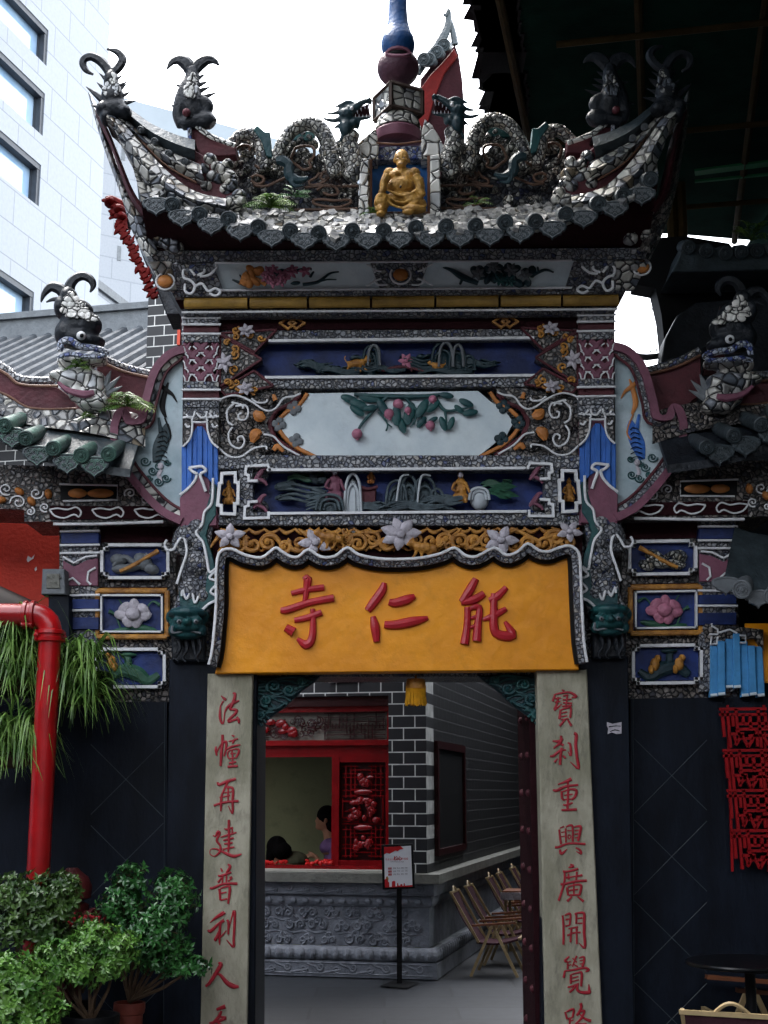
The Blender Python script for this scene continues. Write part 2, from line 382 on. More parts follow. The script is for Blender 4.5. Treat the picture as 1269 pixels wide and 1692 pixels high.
# --- body
mb = MB(); mb.slab(300, 512, 1016, 1118, G, -.55, -.12, .01); obj('wall', mb, m_mos, gate)
def pier(f):
    m = MB(); m.prism(ml(f, [(268, B0), (421, B0), (425, 1090), (280, 1090)]), G, -.62, 0, .006); return m
pboth('pier', pier, m_granite)
CH = {
 'a0': (340, 1130, 9.95, "250,195,15 300,240,45 335,265,40|290,280,30 245,360,25 235,470,45 240,580,45 270,650,35 295,620,25 310,480,25 350,390,40 420,330,45 490,300,40 550,270,20|440,155,20 480,160,45 475,230,55 440,330,55 400,410,45 430,420,40 500,430,50 490,480,50 380,590,45 390,620,45 470,590,40 540,580,30|510,540,25 540,590,50 545,650,30"),
 'a1': (340, 1130, 9.95, "170,1025,20 165,1080,45 180,1180,25|170,1150,20 250,1000,30 330,950,45 335,1040,40 300,1190,30|275,835,45 275,950,45 255,1150,50 245,1350,40|425,845,20 470,865,35|375,945,20 450,930,30 530,900,25|480,900,30 440,980,30|330,1080,25 430,1030,40 570,1000,25|400,1080,30 360,1130,30 365,1200,30 400,1240,30|400,1090,25 520,1070,30 545,1110,40 500,1210,35|430,1090,30 440,1200,30 440,1330,35|400,1150,20 490,1140,20|390,1225,20 500,1215,25|380,1305,35 500,1280,35|360,1365,40 525,1350,40"),
 'a2': (335, 1270, 9.95, "245,220,30 270,265,50 400,210,50 545,170,45|410,220,40 360,330,35 310,450,40 300,600,45 300,700,25|380,310,30 470,310,40 500,360,45 490,540,45 490,740,35 420,610,15|420,280,30 415,530,30|320,400,20 480,380,20|275,475,25 450,440,25|180,610,40 330,560,40 480,540,40 590,535,45"),
 'a3': (335, 1270, 9.95, "350,985,15 400,1000,35 490,970,30|290,1130,20 400,1095,35 555,1050,25|335,1180,25 400,1165,35 510,1140,30|350,1240,30 490,1220,30|330,1330,40 400,1310,25 520,1290,30|430,840,45 430,950,45 430,1200,45 420,1370,30|490,960,20 480,1060,30|170,1100,20 210,1110,30 250,1040,50 280,1070,35 230,1180,40 290,1270,35 280,1370,45 190,1440,20 120,1400,14 130,1330,14 220,1320,25 350,1380,40 510,1440,55 640,1405,25"),
 'a4': (330, 1410, 9.95, "345,240,20 370,300,35|460,180,25 500,220,50 440,320,40|300,360,20 350,370,40 520,310,35|380,370,30 370,500,30|440,350,30 440,490,30|300,480,40 360,400,25|490,400,40 530,400,30 470,460,25|165,570,40 220,570,40 400,500,40 620,500,45|325,580,45 340,770,35|340,575,25 470,540,40 495,580,50 485,700,45 465,830,30|340,660,25 440,640,30|350,770,25 450,750,30"),
 'a5': (330, 1410, 9.95, "170,1140,10 250,1070,40 380,990,70 395,1000,60|135,1260,30 180,1280,55 300,1170,45 400,1100,55|360,1110,40 335,1200,45 325,1400,40 330,1510,15|330,1250,30 270,1400,55 240,1430,45|340,1380,30 440,1270,20|440,1110,20 470,1120,40 470,1330,35|470,1290,15 530,1040,25 570,950,50 575,1100,45 560,1400,45 555,1540,40 440,1420,15"),
 'a6': (330, 1540, 11.14, "340,570,30 390,600,80 280,790,70 180,940,60 110,1000,40|300,780,30 380,790,50 500,930,80 620,1000,90 720,1005,40"),
 'a7': (330, 1540, 11.14, "310,1430,50 470,1370,80|370,1560,30 480,1590,50 180,1690,60|400,1450,40 350,1560,60 230,1700,60 120,1830,40|320,1640,40 420,1740,60 560,1840,60"),
 'b0': (895, 1130, 9.95, "330,95,20 370,120,45|215,190,35 180,290,40|200,180,20 300,155,35 460,140,40 570,210,50 490,225,20|220,240,30 320,230,25|220,300,30 310,290,25|270,230,30 250,330,35 210,430,40 330,330,15|350,200,30 440,180,30|345,260,30 490,255,25|350,310,25 500,320,30|340,370,30 500,350,25|420,200,30 400,370,30|310,420,35 295,580,45|320,430,25 420,390,35 480,400,40 470,560,40|320,480,25 420,460,20|320,540,25 420,520,20|320,590,25 440,570,25|390,580,35 295,695,40|430,590,30 490,690,45"),
 'b1': (895, 1130, 9.95, "180,940,25 280,945,45 350,900,35|320,850,40 310,960,50 195,1060,25|250,960,25 360,1010,45|135,1190,30 200,1180,45 300,1100,40 400,1085,30|330,1050,45 310,1200,45 305,1330,45|260,1230,20 210,1290,40|350,1180,30 395,1220,45|425,970,20 470,1000,40 480,1180,40 430,1110,10|530,810,50 570,840,55 560,1000,55 580,1200,50 605,1390,45 470,1280,12"),
 'b2': (900, 1260, 9.95, "215,360,20 330,320,40 440,270,60|135,450,30 200,460,50 350,390,40 550,370,40|280,470,40 285,580,40 320,620,30|290,480,25 420,440,35 520,460,50 500,560,45 440,610,40|380,310,35 385,500,40 375,770,40|320,540,25 460,520,25|320,610,25 450,600,25|300,690,20 350,700,40 460,660,30|275,780,35 350,780,40 530,770,45"),
 'b3': (900, 1260, 9.95, "240,1100,35 250,1200,35 270,1340,40|250,1080,20 320,1050,30|270,1150,20 330,1140,20|270,1220,20 330,1210,20|345,1080,30 350,1310,30|350,1060,25 420,1030,35 460,1060,35 460,1300,35|370,1120,20 440,1120,20|380,1200,20 400,1190,20 430,1210,20 400,1260,20 380,1210,20|480,1060,25 590,1050,45 580,1150,45 550,1290,40|490,1120,20 560,1110,20|490,1180,25 550,1170,20|490,1240,20 550,1230,20|170,1390,40 230,1390,40 400,1330,35 670,1340,40|250,1430,35 275,1500,50 370,1420,15|510,1400,25 580,1440,40 600,1500,35 520,1460,15"),
 'b4': (905, 1410, 9.95, "370,180,25 420,210,50 340,235,20|250,295,35 330,300,35 500,255,40|280,310,35 275,450,35 240,600,40 180,780,40|300,400,40 380,390,25 570,360,40|340,330,30 350,430,30|480,300,35 470,440,35|210,510,40 300,500,40 450,460,40 640,450,45|320,560,40 335,690,35|330,550,25 440,520,30 550,530,45 520,690,40|350,610,25 500,590,25|345,690,30 520,680,30|430,480,30 430,690,30|400,710,25 320,790,50|490,710,25 590,790,45"),
 'b5': (905, 1410, 9.95, "245,1020,35 260,1200,40 260,1500,40|280,1020,25 360,990,40 375,1050,35 360,1180,35|290,1090,30 370,1080,25|290,1200,30 360,1180,25|440,1000,25 470,1010,35 470,1160,35|450,990,25 590,980,45 600,1100,50 600,1300,50 610,1550,45 510,1470,12|490,1070,20 570,1060,25|490,1150,20 570,1150,25|340,1240,20 500,1210,30|320,1355,35 420,1310,30 540,1300,30|390,1240,35 375,1460,35|475,1220,35 480,1490,35"),
 'b6': (910, 1540, 11.14, "340,450,30 260,530,45 310,560,30 310,680,40|300,560,25 370,540,25|310,620,25 380,600,25|400,480,25 480,560,30|480,440,40 440,520,30 400,640,25|410,590,25 500,640,30|520,480,25 610,460,40 610,560,45 580,640,45|530,530,20 600,520,20|530,590,20 600,580,20|260,720,40 240,840,50|250,720,25 400,700,40 620,660,45 700,700,50 640,730,25|370,780,45 370,950,45|380,780,25 500,750,35 570,760,50 560,1000,45|390,850,25 510,820,25|390,910,25 520,880,25|310,1010,30 360,1010,35 520,950,35|470,960,40 420,1040,45 345,1110,40|500,960,35 490,1060,50 560,1110,55 700,1110,65 710,1060,50 700,960,20"),
 'b7': (910, 1540, 11.14, "265,1470,40 300,1600,40|290,1470,30 420,1420,45 400,1570,40|310,1600,30 400,1570,25|350,1600,35 350,1720,35|360,1640,20 420,1620,25|550,1310,60 560,1400,50 480,1540,40|500,1480,30 620,1450,45 560,1590,45 450,1700,30|520,1500,25 620,1590,40 740,1640,60|480,1700,35 660,1690,35|480,1700,35 490,1800,35|660,1690,40 640,1800,40"),
 'n0': (340, 900, 1.983, "320,115,14 334,112,24 330,150,18 325,185,14|280,160,14 330,148,17 388,140,18|245,215,16 270,213,22 340,190,20 420,175,22|290,248,14 330,240,18 380,222,18|350,210,14 352,260,18 347,310,22 328,328,26 300,308,10|262,272,22 288,287,28"),
 'n1': (340, 900, 1.983, "585,125,14 578,150,25 550,190,26 530,216,20|548,235,14 555,270,26 560,318,18|600,187,18 620,191,25 660,180,27 685,168,14|585,262,20 620,263,26 680,252,28 728,240,12"),
 'n2': (340, 900, 1.983, "885,112,18 866,148,26 838,188,18|836,190,16 880,180,24 912,160,20|858,205,18 856,270,20 848,326,26|860,212,12 896,205,18 892,260,22 888,316,26|868,242,9 888,234,11|866,272,9 886,264,11|985,140,16 955,170,22 928,182,14|945,160,18 944,220,22 950,288,26 1005,297,28 980,252,10|985,210,14 945,232,20 908,246,10"),
}
def char(key, d, k=.7, wk=.88):
    ox, oy, s, t = CH[key]; m = MB()
    for st in t.split('|'):
        pts = tr([tuple(float(q) for q in a.split(',')) for a in st.split()], ox, oy, s)
        pts = [(x, y, w_ * wk) for x, y, w_ in pts]
        m.line(pts, G, d, k=k, n=8, smooth=4)
    return m
for side in (0, 1):
    q = [(329, B0 + 8), (406.5, B0 + 8), (418, 1113), (343, 1113)] if side == 0 else [(904, B0 + 8), (1000, B0 + 8), (970, 1106), (887, 1108)]
    mb = MB(); mb.prism(q, G, -.1, .05, .006)
    p = obj('stone_pillar', mb, m_cement, gate)
    for i in range(8): obj('character', char('ab'[side] + str(i), .053, .75, 1.0), m_redl, p)
# --- name board
WL_ = [(345, 1098), (351, 1070), (357, 1000), (357, 950), (362, 914), (382, 907), (405, 917), (431, 921.5), (447, 911), (456, 905), (466, 911), (479, 919), (493, 920), (509, 908), (530, 920), (553, 919), (574, 904.6)]
WR_ = [(592, 916), (626, 923), (660, 924), (697, 921.6), (730, 914), (751, 905), (768, 917), (787, 919.5), (817, 905), (836, 917), (855, 912), (872, 898), (890, 909), (906, 911.5), (921, 906), (938, 901.5), (950, 906), (958, 920), (960, 960), (962, 1010), (965, 1060), (970, 1094)]
WP = WL_ + WR_
def offs(P, k):
    o = []
    for i, p in enumerate(P):
        a, c = P[max(i - 1, 0)], P[min(i + 1, len(P) - 1)]; t = Vector((c[0] - a[0], c[1] - a[1])).normalized(); o.append((p[0] - t.y * k, p[1] + t.x * k))
    return o
IN = offs(WP, 15)
mb = MB(); mb.prism([(355, 1113)] + [(max(p[0], 357), p[1]) for p in IN[1:-1]] + [(957, 1106.5)], G, -.05, .10, .006)
board = obj('name_board', mb, m_orange, gate)
for i in range(3): obj('character', char('n' + str(i), .108, .8, 1.2), m_red, board)
mb = MB()
WPs = spline(WP, 3); INs = offs(WPs, 13); IN2 = offs(WPs, 20)
A = [G.at(*p, .19) for p in WPs]; Bq = [G.at(*p, .17) for p in INs]
mb.strip(A, Bq, .12, (0, 1, 0)); obj('board_border', mb, m_mos, board)
mb = MB(); mb.line(WP, G, .195, 5, smooth=3); obj('white_rim', mb, m_white, board)
mb = MB(); mb.strip([G.at(*p, .15) for p in INs], [G.at(*p, .13) for p in IN2], .1, (0, 1, 0)); obj('underside_rim', mb, m_black, board)
mb = MB()
for i in range(0, 26):
    for x0, x1 in ((363, 352), (953, 962)): 
        y = 935 + i * 6.2; mb.blob(x0 + (x1 - x0) * max(0, (i - 12) / 14) + (3 if x0 < 500 else -3), y, 3, 2.6, G, .14, None, 0, 6, 4)
obj('bead_row', mb, m_black, board)
# --- scroll frieze
mb = MB(); mb.prism([(352, 868), (962, 862), (962, 925), (352, 930)], G, -.03, .0, 0); fz = obj('scroll_frieze', mb, m_dmar, gate)
mb = MB(); rr = random.Random(3)
def scroll(m, cx, cy, r, a0, turns, hand, d, w_, pl=G, tail=None):
    pts = []
    n = int(10 * turns) + 4
    for i in range(n):
        t = i / (n - 1); rr_ = r * (1 - .82 * t); a = a0 + hand * t * turns * 2 * math.pi
        pts.append((cx + rr_ * math.cos(a), cy + rr_ * math.sin(a) * .9, w_ * (1 - .35 * t)))
    if tail: pts = [tail + (w_ * .5,)] + pts
    m.line(pts, pl, d, k=.8, smooth=2); m.blob(pts[-1][0], pts[-1][1], w_ * .75, w_ * .75, pl, d, None, 0, 7, 5)
x = 372
while x < 955:
    up = rr.random() < .5
    yb = 888 - .004 * (x - 659)
    scroll(mb, x, yb + (6 if up else 10) + rr.uniform(-4, 4), rr.uniform(13, 18), rr.uniform(0, 6.28), rr.uniform(1.1, 1.6), 1 if up else -1, .05, rr.uniform(6.8, 9), tail=(x + rr.choice((-26, 26)), yb + rr.choice((-14, 18))))
    mb.line([(x - 8, yb - 16, 3), (x + 4, yb - 8, 7), (x + 18, yb - 14, 3)], G, .04, smooth=4)
    mb.line([(x - 12, yb + 22, 3), (x, yb + 14, 7), (x + 14, yb + 22, 3)], G, .03, smooth=4)
    x += rr.uniform(20, 27)
obj('gold_scrolls', mb, m_gold, fz)
def flower(m, cx, cy, r, d, n=6, a0=0, pl=G, k=.55, cup=True, sq=1.0):
    for i in range(n):
        a = a0 + i * 2 * math.pi / n
        ca, sa = math.cos(a), math.sin(a) * sq; m.line([(cx + ca * r * .1, cy + sa * r * .1, r * .25), (cx + ca * r * .5, cy + sa * r * .5, r * .62), (cx + ca * r * .85, cy + sa * r * .85, r * .42), (cx + ca * r * 1.12, cy + sa * r * 1.12, r * .06)], pl, d + .008 * (i % 2), k=.38, n=8, smooth=2)
    if cup: m.blob(cx, cy, r * .28, r * .24, pl, d + .02, None, 0, 8, 5)
for (fx, fy, fr, ns) in ((380, 886, 24, 5), (521, 896, 26, 5), (662, 882, 31, 7), (828, 892, 27, 5), (941, 878, 20, 5)):
    mb = MB(); flower(mb, fx, fy, fr, .085, ns, rr.uniform(0, 1), sq=.8); obj('white_flower', mb, m_petal, fz)
def beast(cx, cy, s, d, hand=1):
    m = MB()
    for (x_, y_, rx, ry) in ((0, 0, 15, 9), (12, -2, 9, 8), (-14, 2, 8, 8), (22, -8, 7, 7), (28, -5, 4, 3.4), (20, -15, 2.4, 3.4)): m.blob(cx + x_ * s * hand, cy + y_ * s, rx * s, ry * s, G, d)
    for (x_, x2) in ((14, 20), (8, 6), (-10, -4), (-16, -22)): m.line([(cx + x_ * s * hand, cy + 4 * s, 7 * s), (cx + x2 * s * hand, cy + 16 * s, 5 * s), (cx + (x2 + 4) * s * hand, cy + 18 * s, 5 * s)], G, d, k=1, smooth=3)
    m.line([(cx - 20 * s * hand, cy, 4 * s), (cx - 28 * s * hand, cy - 10 * s, 4 * s), (cx - 24 * s * hand, cy - 16 * s, 3 * s)], G, d, k=1, smooth=3)
    return fused(m, .008, 1)
obj('gold_beast', beast(547, 888, 1.0, .09, -1), m_gold, fz); obj('gold_beast', beast(703, 905, 1.0, .09, -1), m_gold, fz)
mb = MB(); mb.slab(385, 846, 935, 868, G, -.03, .06, .006); obj('mosaic_band', mb, m_mos, gate)
# --- figure panel
def frame(name, pts, mat, d, w_, parent, closed=True): 
    m = MB(); P = list(pts) + ([pts[0]] if closed else [])
    for a, b in zip(P[:-1], P[1:]): 
        A_, B_ = G.at(a[0], a[1], d), G.at(b[0], b[1], d); t = (B_ - A_).normalized(); hw = w_ / 2 * G.sc(a[0], a[1], d)
        m.bar(A_ - t * hw * .98, B_ + t * hw * .98, hw * 2, .03 + hw * .02 * len(m.f) * .01, (0, 1, 0))
    return obj(name, m, mat, parent)
def recess(x0, y0, x1, y1, dback, mat, name, parent, tilt=0.0):
    m = MB(); m.prism([(x0, y1), (x1, y1 - tilt), (x1, y0 - tilt), (x0, y0)], G, dback - .02, dback, 0); return obj(name, m, mat, parent)
def arch(m, cx, cy, w_, h, d, n=3):
    m.blob(cx, cy, w_ * .46, h * .9, G, d - .03, .05, 0, 10, 7)
    for i in range(n):
        s = 1 - i * .28; m.line([(cx - w_ / 2 * s, cy, 4), (cx - w_ * .38 * s, cy - h * .75 * s, 5), (cx, cy - h * s, 5), (cx + w_ * .38 * s, cy - h * .75 * s, 5), (cx + w_ / 2 * s, cy, 4)], G, d + .012 * (n - i), k=.9)
def figure(cx, cy, h, d, lean=0):
    m = MB(); s = h / 50
    for (x_, y_, rx, ry) in ((0, 16, 15, 9), (0, 4, 10, 14), (0, -8, 9, 7), (lean, -20, 5.5, 6.5)): m.blob(cx + x_ * s, cy + y_ * s, rx * s, ry * s, G, d, 7 * s * G.sc(cx, cy))
    m.line([(cx - 8 * s, cy - 9 * s, 6 * s), (cx - 13 * s, cy + 2 * s, 5 * s), (cx - 4 * s, cy + 6 * s, 4 * s)], G, d + .03, k=1); m.line([(cx + 8 * s, cy - 9 * s, 6 * s), (cx + 12 * s, cy + 2 * s, 5 * s), (cx + 15 * s, cy + 8 * s, 4 * s)], G, d + .03, k=1)
    m.line([(cx - 8 * s, cy + 12 * s, 8 * s), (cx - 10 * s, cy + 24 * s, 6 * s)], G, d + .02, k=1); m.line([(cx + 7 * s, cy + 12 * s, 8 * s), (cx + 9 * s, cy + 24 * s, 6 * s)], G, d + .02, k=1)
    m.blob(cx + lean * s, cy - 26 * s, 3 * s, 3.4 * s, G, d)
    return fused(m, .0055, 1)
def face(cx, cy, h, d):
    s = h / 50; m = MB(); m.blob(cx, cy - 20.5 * s, 4.6 * s, 5.4 * s, G, d + .022, 6 * s * G.sc(cx, cy), 0, 8, 6); return m
def cloudrock(m, cx, cy, w_, h, d, seed):
    q = random.Random(seed)
    for i in range(9): m.blob(cx + q.uniform(-.5, .5) * w_, cy + q.uniform(-.5, .4) * h, w_ * q.uniform(.12, .25), h * q.uniform(.12, .25), G, d + q.uniform(-.01, .015), .03, q.uniform(-25, 25), 8, 5)
    for i in range(4):
        y = cy + h * (-.2 + .2 * i); m.line([(cx - w_ * .5, y + q.uniform(-3, 3), 2), (cx - w_ * .2, y - 4, 5), (cx + w_ * .15, y + 2, 5), (cx + w_ * .5, y + q.uniform(-3, 3), 2)], G, d + .03)
fp = recess(350, 770, 968, 852, -.075, m_blue, 'figure_panel', gate, 2)
mb = MB()                                                    # mosaic surround, pieces butted round the recess
mb.slab(345, 752, 972, 775, G, -.07, .055, .006); mb.slab(345, 850, 972, 868, G, -.07, .045, .006)
for f in (lambda p: p, M):
    mb.prism(ml(f, [(345, 849.5), (361, 849.5), (361, 775.5), (345, 775.5)]), G, -.07, .05, .004)
    mb.prism(ml(f, [(394, 849.5), (418, 849.5), (418, 775.5), (394, 775.5)]), G, -.07, .05, .004)
obj('mosaic_surround', mb, m_mos, fp)
for f in (lambda p: p, M):
    frame('white_frame', ml(f, [(446, 777), (443, 769), (407, 771), (406, 784), (411, 786), (411, 795), (424, 795)]), m_white, .065, 4.2, fp, False)
    frame('white_frame', ml(f, [(424, 829), (411, 830), (411, 836), (405, 838), (404, 857), (444, 856), (444, 848)]), m_white, .065, 4.2, fp, False)
    frame('white_frame', ml(f, [(367, 783), (389, 782), (389, 797), (394, 798), (393, 832), (388, 833), (388, 850), (366, 849), (366, 836), (360, 835), (363, 800), (366, 798)]), m_white, .07, 5, fp)
    mb = MB()
    for cy in (788, 832):
        c = f((431, cy)); mb.line([(c[0] - 12, c[1] + 8, 4), (c[0] - 4, c[1] - 2, 9), (c[0] + 3, c[1] - 12, 7), (c[0] + 9, c[1] - 14, 4)], G, .05); mb.line([(c[0] - 6, c[1] + 2, 6), (c[0] + 6, c[1] + 8, 6), (c[0] + 10, c[1] + 14, 4)], G, .05)
    obj('purple_dragon', mb, m_purple, fp)
    mb = MB()
    for cy in (788, 838): c = f((430, cy)); mb.blob(c[0], c[1], 14, 12, G, -.01, .04)
    obj('rockwork', mb, m_mos, fp)
    c = f((378, 817)); obj('gold_figurine', figure(c[0], c[1] - 2, 38, -.01), m_gold, fp)
frame('white_frame', [(443, 777), (866, 774)], m_white, .065, 4.2, fp, False); frame('white_frame', [(444, 849), (868, 845.5)], m_white, .065, 4.2, fp, False)
mb = MB(); cloudrock(mb, 500, 812, 80, 40, -.03, 1); cloudrock(mb, 535, 832, 60, 24, -.02, 2); arch(mb, 545, 843, 46, 26, .0, 4); cloudrock(mb, 620, 838, 60, 14, -.02, 4)
for cx, w_, h in ((655, 36, 48), (676, 30, 56), (702, 40, 54), (722, 24, 34)): arch(mb, cx, 842, w_, h, -.03, 3)
cloudrock(mb, 690, 836, 100, 16, 0, 5); cloudrock(mb, 735, 826, 60, 14, 0, 6); obj('rockwork', mb, m_rock, fp)
mb = MB(); arch(mb, 583, 845, 28, 62, 0, 2); obj('white_arch', mb, m_palegrey, fp)
mb = MB(); arch(mb, 792, 826, 34, 20, 0, 2); mb.line([(655, 830, 3), (662, 790, 4), (676, 784, 3)], G, .03); mb.line([(690, 830, 3), (696, 788, 4), (712, 786, 3)], G, .03); obj('white_arch', mb, m_palegrey, fp)
mb = MB(); mb.prism([(598, 836), (620, 836), (622, 806), (596, 806)], G, -.06, .0, .006); mb.line([(594, 804, 6), (609, 808, 6), (624, 804, 6)], G, .01); obj('red_well', mb, m_maroon, fp)
mb = MB()
for i in range(7): mb.leaf(G.at(800 + i * 4, 815 - (i % 3) * 6, -.01), (1, -.1, .1 - .12 * (i % 4)), (0, -1, 0), .13, .045)
cloudrock(mb, 820, 800, 46, 12, -.04, 9); cloudrock(mb, 500, 790, 50, 8, -.05, 10); obj('relief_foliage', mb, m_green, fp)
obj('seated_figurine', figure(553, 802, 56, .0), m_purple, fp); obj('gold_figurine', figure(761, 806, 52, .0), m_gold, fp); obj('face', face(553, 802, 56, 0), m_petal, fp); obj('face', face(761, 806, 52, 0), m_petal, fp); obj('gold_figurine', figure(613, 788, 24, -.04), m_orangep, fp)
# --- fruit panel
FPp = [(508, 650), (790, 646), (812, 665), (832, 675), (848, 698), (838, 718), (819, 731), (789, 755), (521, 758), (491, 741), (465, 718), (456, 699), (472, 680), (496, 667)]
mb = MB(); mb.prism(FPp, G, -.02, .0, 0); fr_ = obj('fruit_panel', mb, m_pale, gate)
for f in (lambda p: p, M): mb = MB(); mb.line(ml(f, [(508, 650), (496, 667), (478, 678), (472, 682), (458, 699), (466, 717), (478, 730), (491, 740), (525, 757)]), G, .005, 7, smooth=4); obj('orange_rim', mb, m_orangep, fr_)
for f in (lambda p: p, M): mb = MB(); mb.line(ml(f, [(495, 652), (480, 668), (458, 676), (446, 699), (455, 725), (478, 742), (500, 758)]), G, .0, 10, smooth=4); obj('maroon_rim', mb, m_maroon, fr_)
for f in (lambda p: p, M):
    for c in ((486, 674), (461, 701), (489, 728)):
        c = f(c); m1 = MB()
        for a in range(4): m1.blob(c[0] + 6.5 * math.cos(a * 1.571 + .2), c[1] + 6.5 * math.sin(a * 1.571 + .2), 6.5, 6.5, G, .006, .012, 0, 8, 5)
        obj('quatrefoil', m1, m_ash if f is not M else m_dteal, fr_)
for f in (lambda p: p, M):
    mb = MB()
    for c in ([(352, 762), (352, 642), (500, 644), (478, 664), (455, 676), (440, 699), (452, 728), (478, 745), (500, 762)],): mb.prism(ml(f, c), G, -.03, .012, 0)
    for cx, cy, r in ((404, 690, 24), (408, 718, 20), (395, 704, 34), (440, 668, 18), (440, 738, 18)): c = f((cx, cy)); mb.blob(c[0], c[1], r, r * .8, G, .005, .05)
    sc = obj('scroll_end', mb, m_mosb, fr_)
    T = lambda l: ml(f, tr(l, 240, 400, 3.021))
    mb = MB()
    for l in ([(370, 800), (385, 780), (450, 765), (520, 790), (600, 840), (650, 830), (690, 780), (740, 770), (775, 755)], [(530, 780), (560, 800), (600, 800), (610, 785)], [(450, 820), (500, 815), (515, 850), (500, 885), (470, 885), (466, 862), (480, 855)], [(445, 805), (410, 840), (413, 895), (440, 915)],
              [(435, 925), (415, 960), (428, 1010), (470, 1030), (495, 1000), (485, 970), (462, 978), (466, 995)], [(370, 1030), (420, 1070), (480, 1070), (540, 1030), (600, 1020), (605, 1035)], [(590, 960), (640, 970), (690, 1020), (770, 1065)], [(430, 800), (480, 812), (490, 830)]): mb.line(T(l), G, .06, 3.4, smooth=4)
    obj('white_scroll', mb, m_white, sc)
    for l in ([(545, 845, 20), (570, 870, 60), (600, 880, 20)], [(535, 1000, 20), (550, 960, 60), (580, 945, 20)], [(640, 760, 15), (650, 790, 25)], [(640, 1040, 20), (660, 1020, 30), (690, 1045, 14)]): mb = MB(); mb.line(T(l), G, .05, k=.5); obj('orange_leaf', mb, m_orangep, sc)
mb = MB()
for l in ([(585, 652, 6), (640, 655, 9), (700, 655, 8), (740, 650, 5)], [(640, 655, 8), (620, 675, 6), (598, 700, 5), (590, 716, 4)], [(668, 655, 6), (690, 680, 5), (705, 700, 4)], [(718, 655, 6), (735, 678, 6), (760, 676, 4), (778, 672, 3)], [(735, 678, 5), (738, 698, 3)], [(625, 680, 4), (640, 700, 3), (638, 712, 3)], [(640, 700, 3), (648, 706, 2)], [(690, 680, 4), (684, 702, 3)], [(684, 698, 3), (678, 706, 2)], [(690, 695, 3), (694, 708, 2)]): mb.line(l, G, .02, k=.9)
lf = random.Random(5)
for (x_, y_, a, L_) in ((590, 655, 200, 26), (606, 662, 205, 30), (600, 672, 215, 24), (622, 676, 170, 20), (640, 662, 240, 28), (655, 672, 270, 30), (672, 668, 285, 34), (668, 690, 250, 26), (690, 662, 300, 30), (706, 664, 320, 24), (728, 655, 10, 20), (760, 670, 25, 22), (766, 680, -10, 22), (752, 682, 40, 18), (736, 690, 250, 22), (742, 690, 290, 20), (625, 655, 190, 30), (690, 690, 310, 20), (708, 690, 330, 16)):
    mb.blob(x_ + math.cos(rad(a)) * L_ * .5, y_ - math.sin(rad(a)) * L_ * .5, L_ * .62, L_ * .27, G, .02 + lf.uniform(0, .02), .009, a, 9, 6)
obj('peach_branch', mb, m_teal, fr_)
for (x_, y_, r) in ((643, 684, 9), (658, 668, 9), (590, 717, 9), (715, 660, 7), (711, 703, 8), (674, 678, 6)): 
    m1 = MB(); m1.blob(x_, y_, r, r, G, .03, None, 0, 12, 8); m1.blob(x_ + 1, y_ + r, 2, 2, G, .035, None, 0, 6, 4); obj('peach', m1, m_pink, fr_)
# --- landscape panel
lp = recess(362, 560, 960, 626, -.06, m_blue, 'landscape_panel', gate, 3)
mb = MB(); mb.prism([(366, 563), (955, 558), (955, 543), (366, 546)], G, -.055, .03, .005); mb.prism([(366, 643), (955, 638), (955, 623), (366, 626)], G, -.055, .03, .005); obj('mosaic_band', mb, m_mos, lp)
frame('white_frame', [(446, 564), (880, 559)], m_white, .035, 4.5, lp, False); frame('white_frame', [(440, 624.5), (884, 621)], m_white, .035, 4.5, lp, False)
mb = MB(); mb.prism([(362, 545.5), (955, 542.5), (955, 520), (362, 523)], G, -.02, .03, .004); st = obj('maroon_band', mb, m_dmar, gate)
for f in (lambda p: p, M):
    for dx in (0, 14): c = f((476 + dx, 535)); frame('diamond', [(c[0] - 13, c[1]), (c[0], c[1] - 9), (c[0] + 13, c[1]), (c[0], c[1] + 9)], m_gold, .035, 3.5, st)
    T = lambda l: ml(f, tr(l, 240, 400, 3.021))
    for tri, dd, fl in (([(375, 455), (655, 437), (545, 550)], .045, (505, 440)), ([(372, 462), (582, 585), (372, 722)], .06, (395, 600)), ([(372, 735), (545, 642), (640, 718), (400, 765)], .045, (500, 730))):
        m1 = MB(); m1.prism(T(tri), G, -.05, dd, .004); cr = obj('corner_ornament', m1, m_mosb, gate)
        m1 = MB(); P = T(tri); P.append(P[0])
        for a, b in zip(P[:-1], P[1:]): m1.line([a, b], G, dd + .003, 4.5, smooth=0)
        obj('maroon_edge', m1, m_maroon, cr)
        m1 = MB(); c = T([fl])[0]; q = random.Random(int(fl[0]))
        for i in range(5): scroll(m1, c[0] + (q.uniform(-26, 26) if fl[0] > 450 else q.uniform(-6, 22) * (1 if f is not M else -1)), c[1] + (q.uniform(-3, 14) if fl[1] < 500 else q.uniform(-12, 4) if fl[1] > 700 else q.uniform(-34, 34)), q.uniform(6, 10), q.uniform(0, 6), 1.0, q.choice((-1, 1)), dd + .012, 4)
        obj('gold_scrolls', m1, m_gold, cr)
        m1 = MB(); flower(m1, c[0], c[1], 13, dd + .03, 6, .3, sq=.8 if fl[0] > 450 else 1.2); obj('flower', m1, m_petal, cr)
mb = MB()
for cx, cy, w_, h, sd_ in ((520, 603, 60, 14, 11), (560, 612, 70, 10, 12), (600, 600, 40, 30, 13), (690, 600, 50, 26, 14), (735, 612, 90, 10, 15), (790, 600, 60, 10, 16), (640, 610, 60, 8, 17)): cloudrock(mb, cx, cy, w_, h, -.03, sd_)
for cx, w_, h in ((612, 26, 40), (732, 40, 46), (756, 28, 40), (775, 20, 24)): arch(mb, cx, 612, w_, h, -.02, 2)
obj('rockwork', mb, m_dteal, lp)
mb = MB(); 
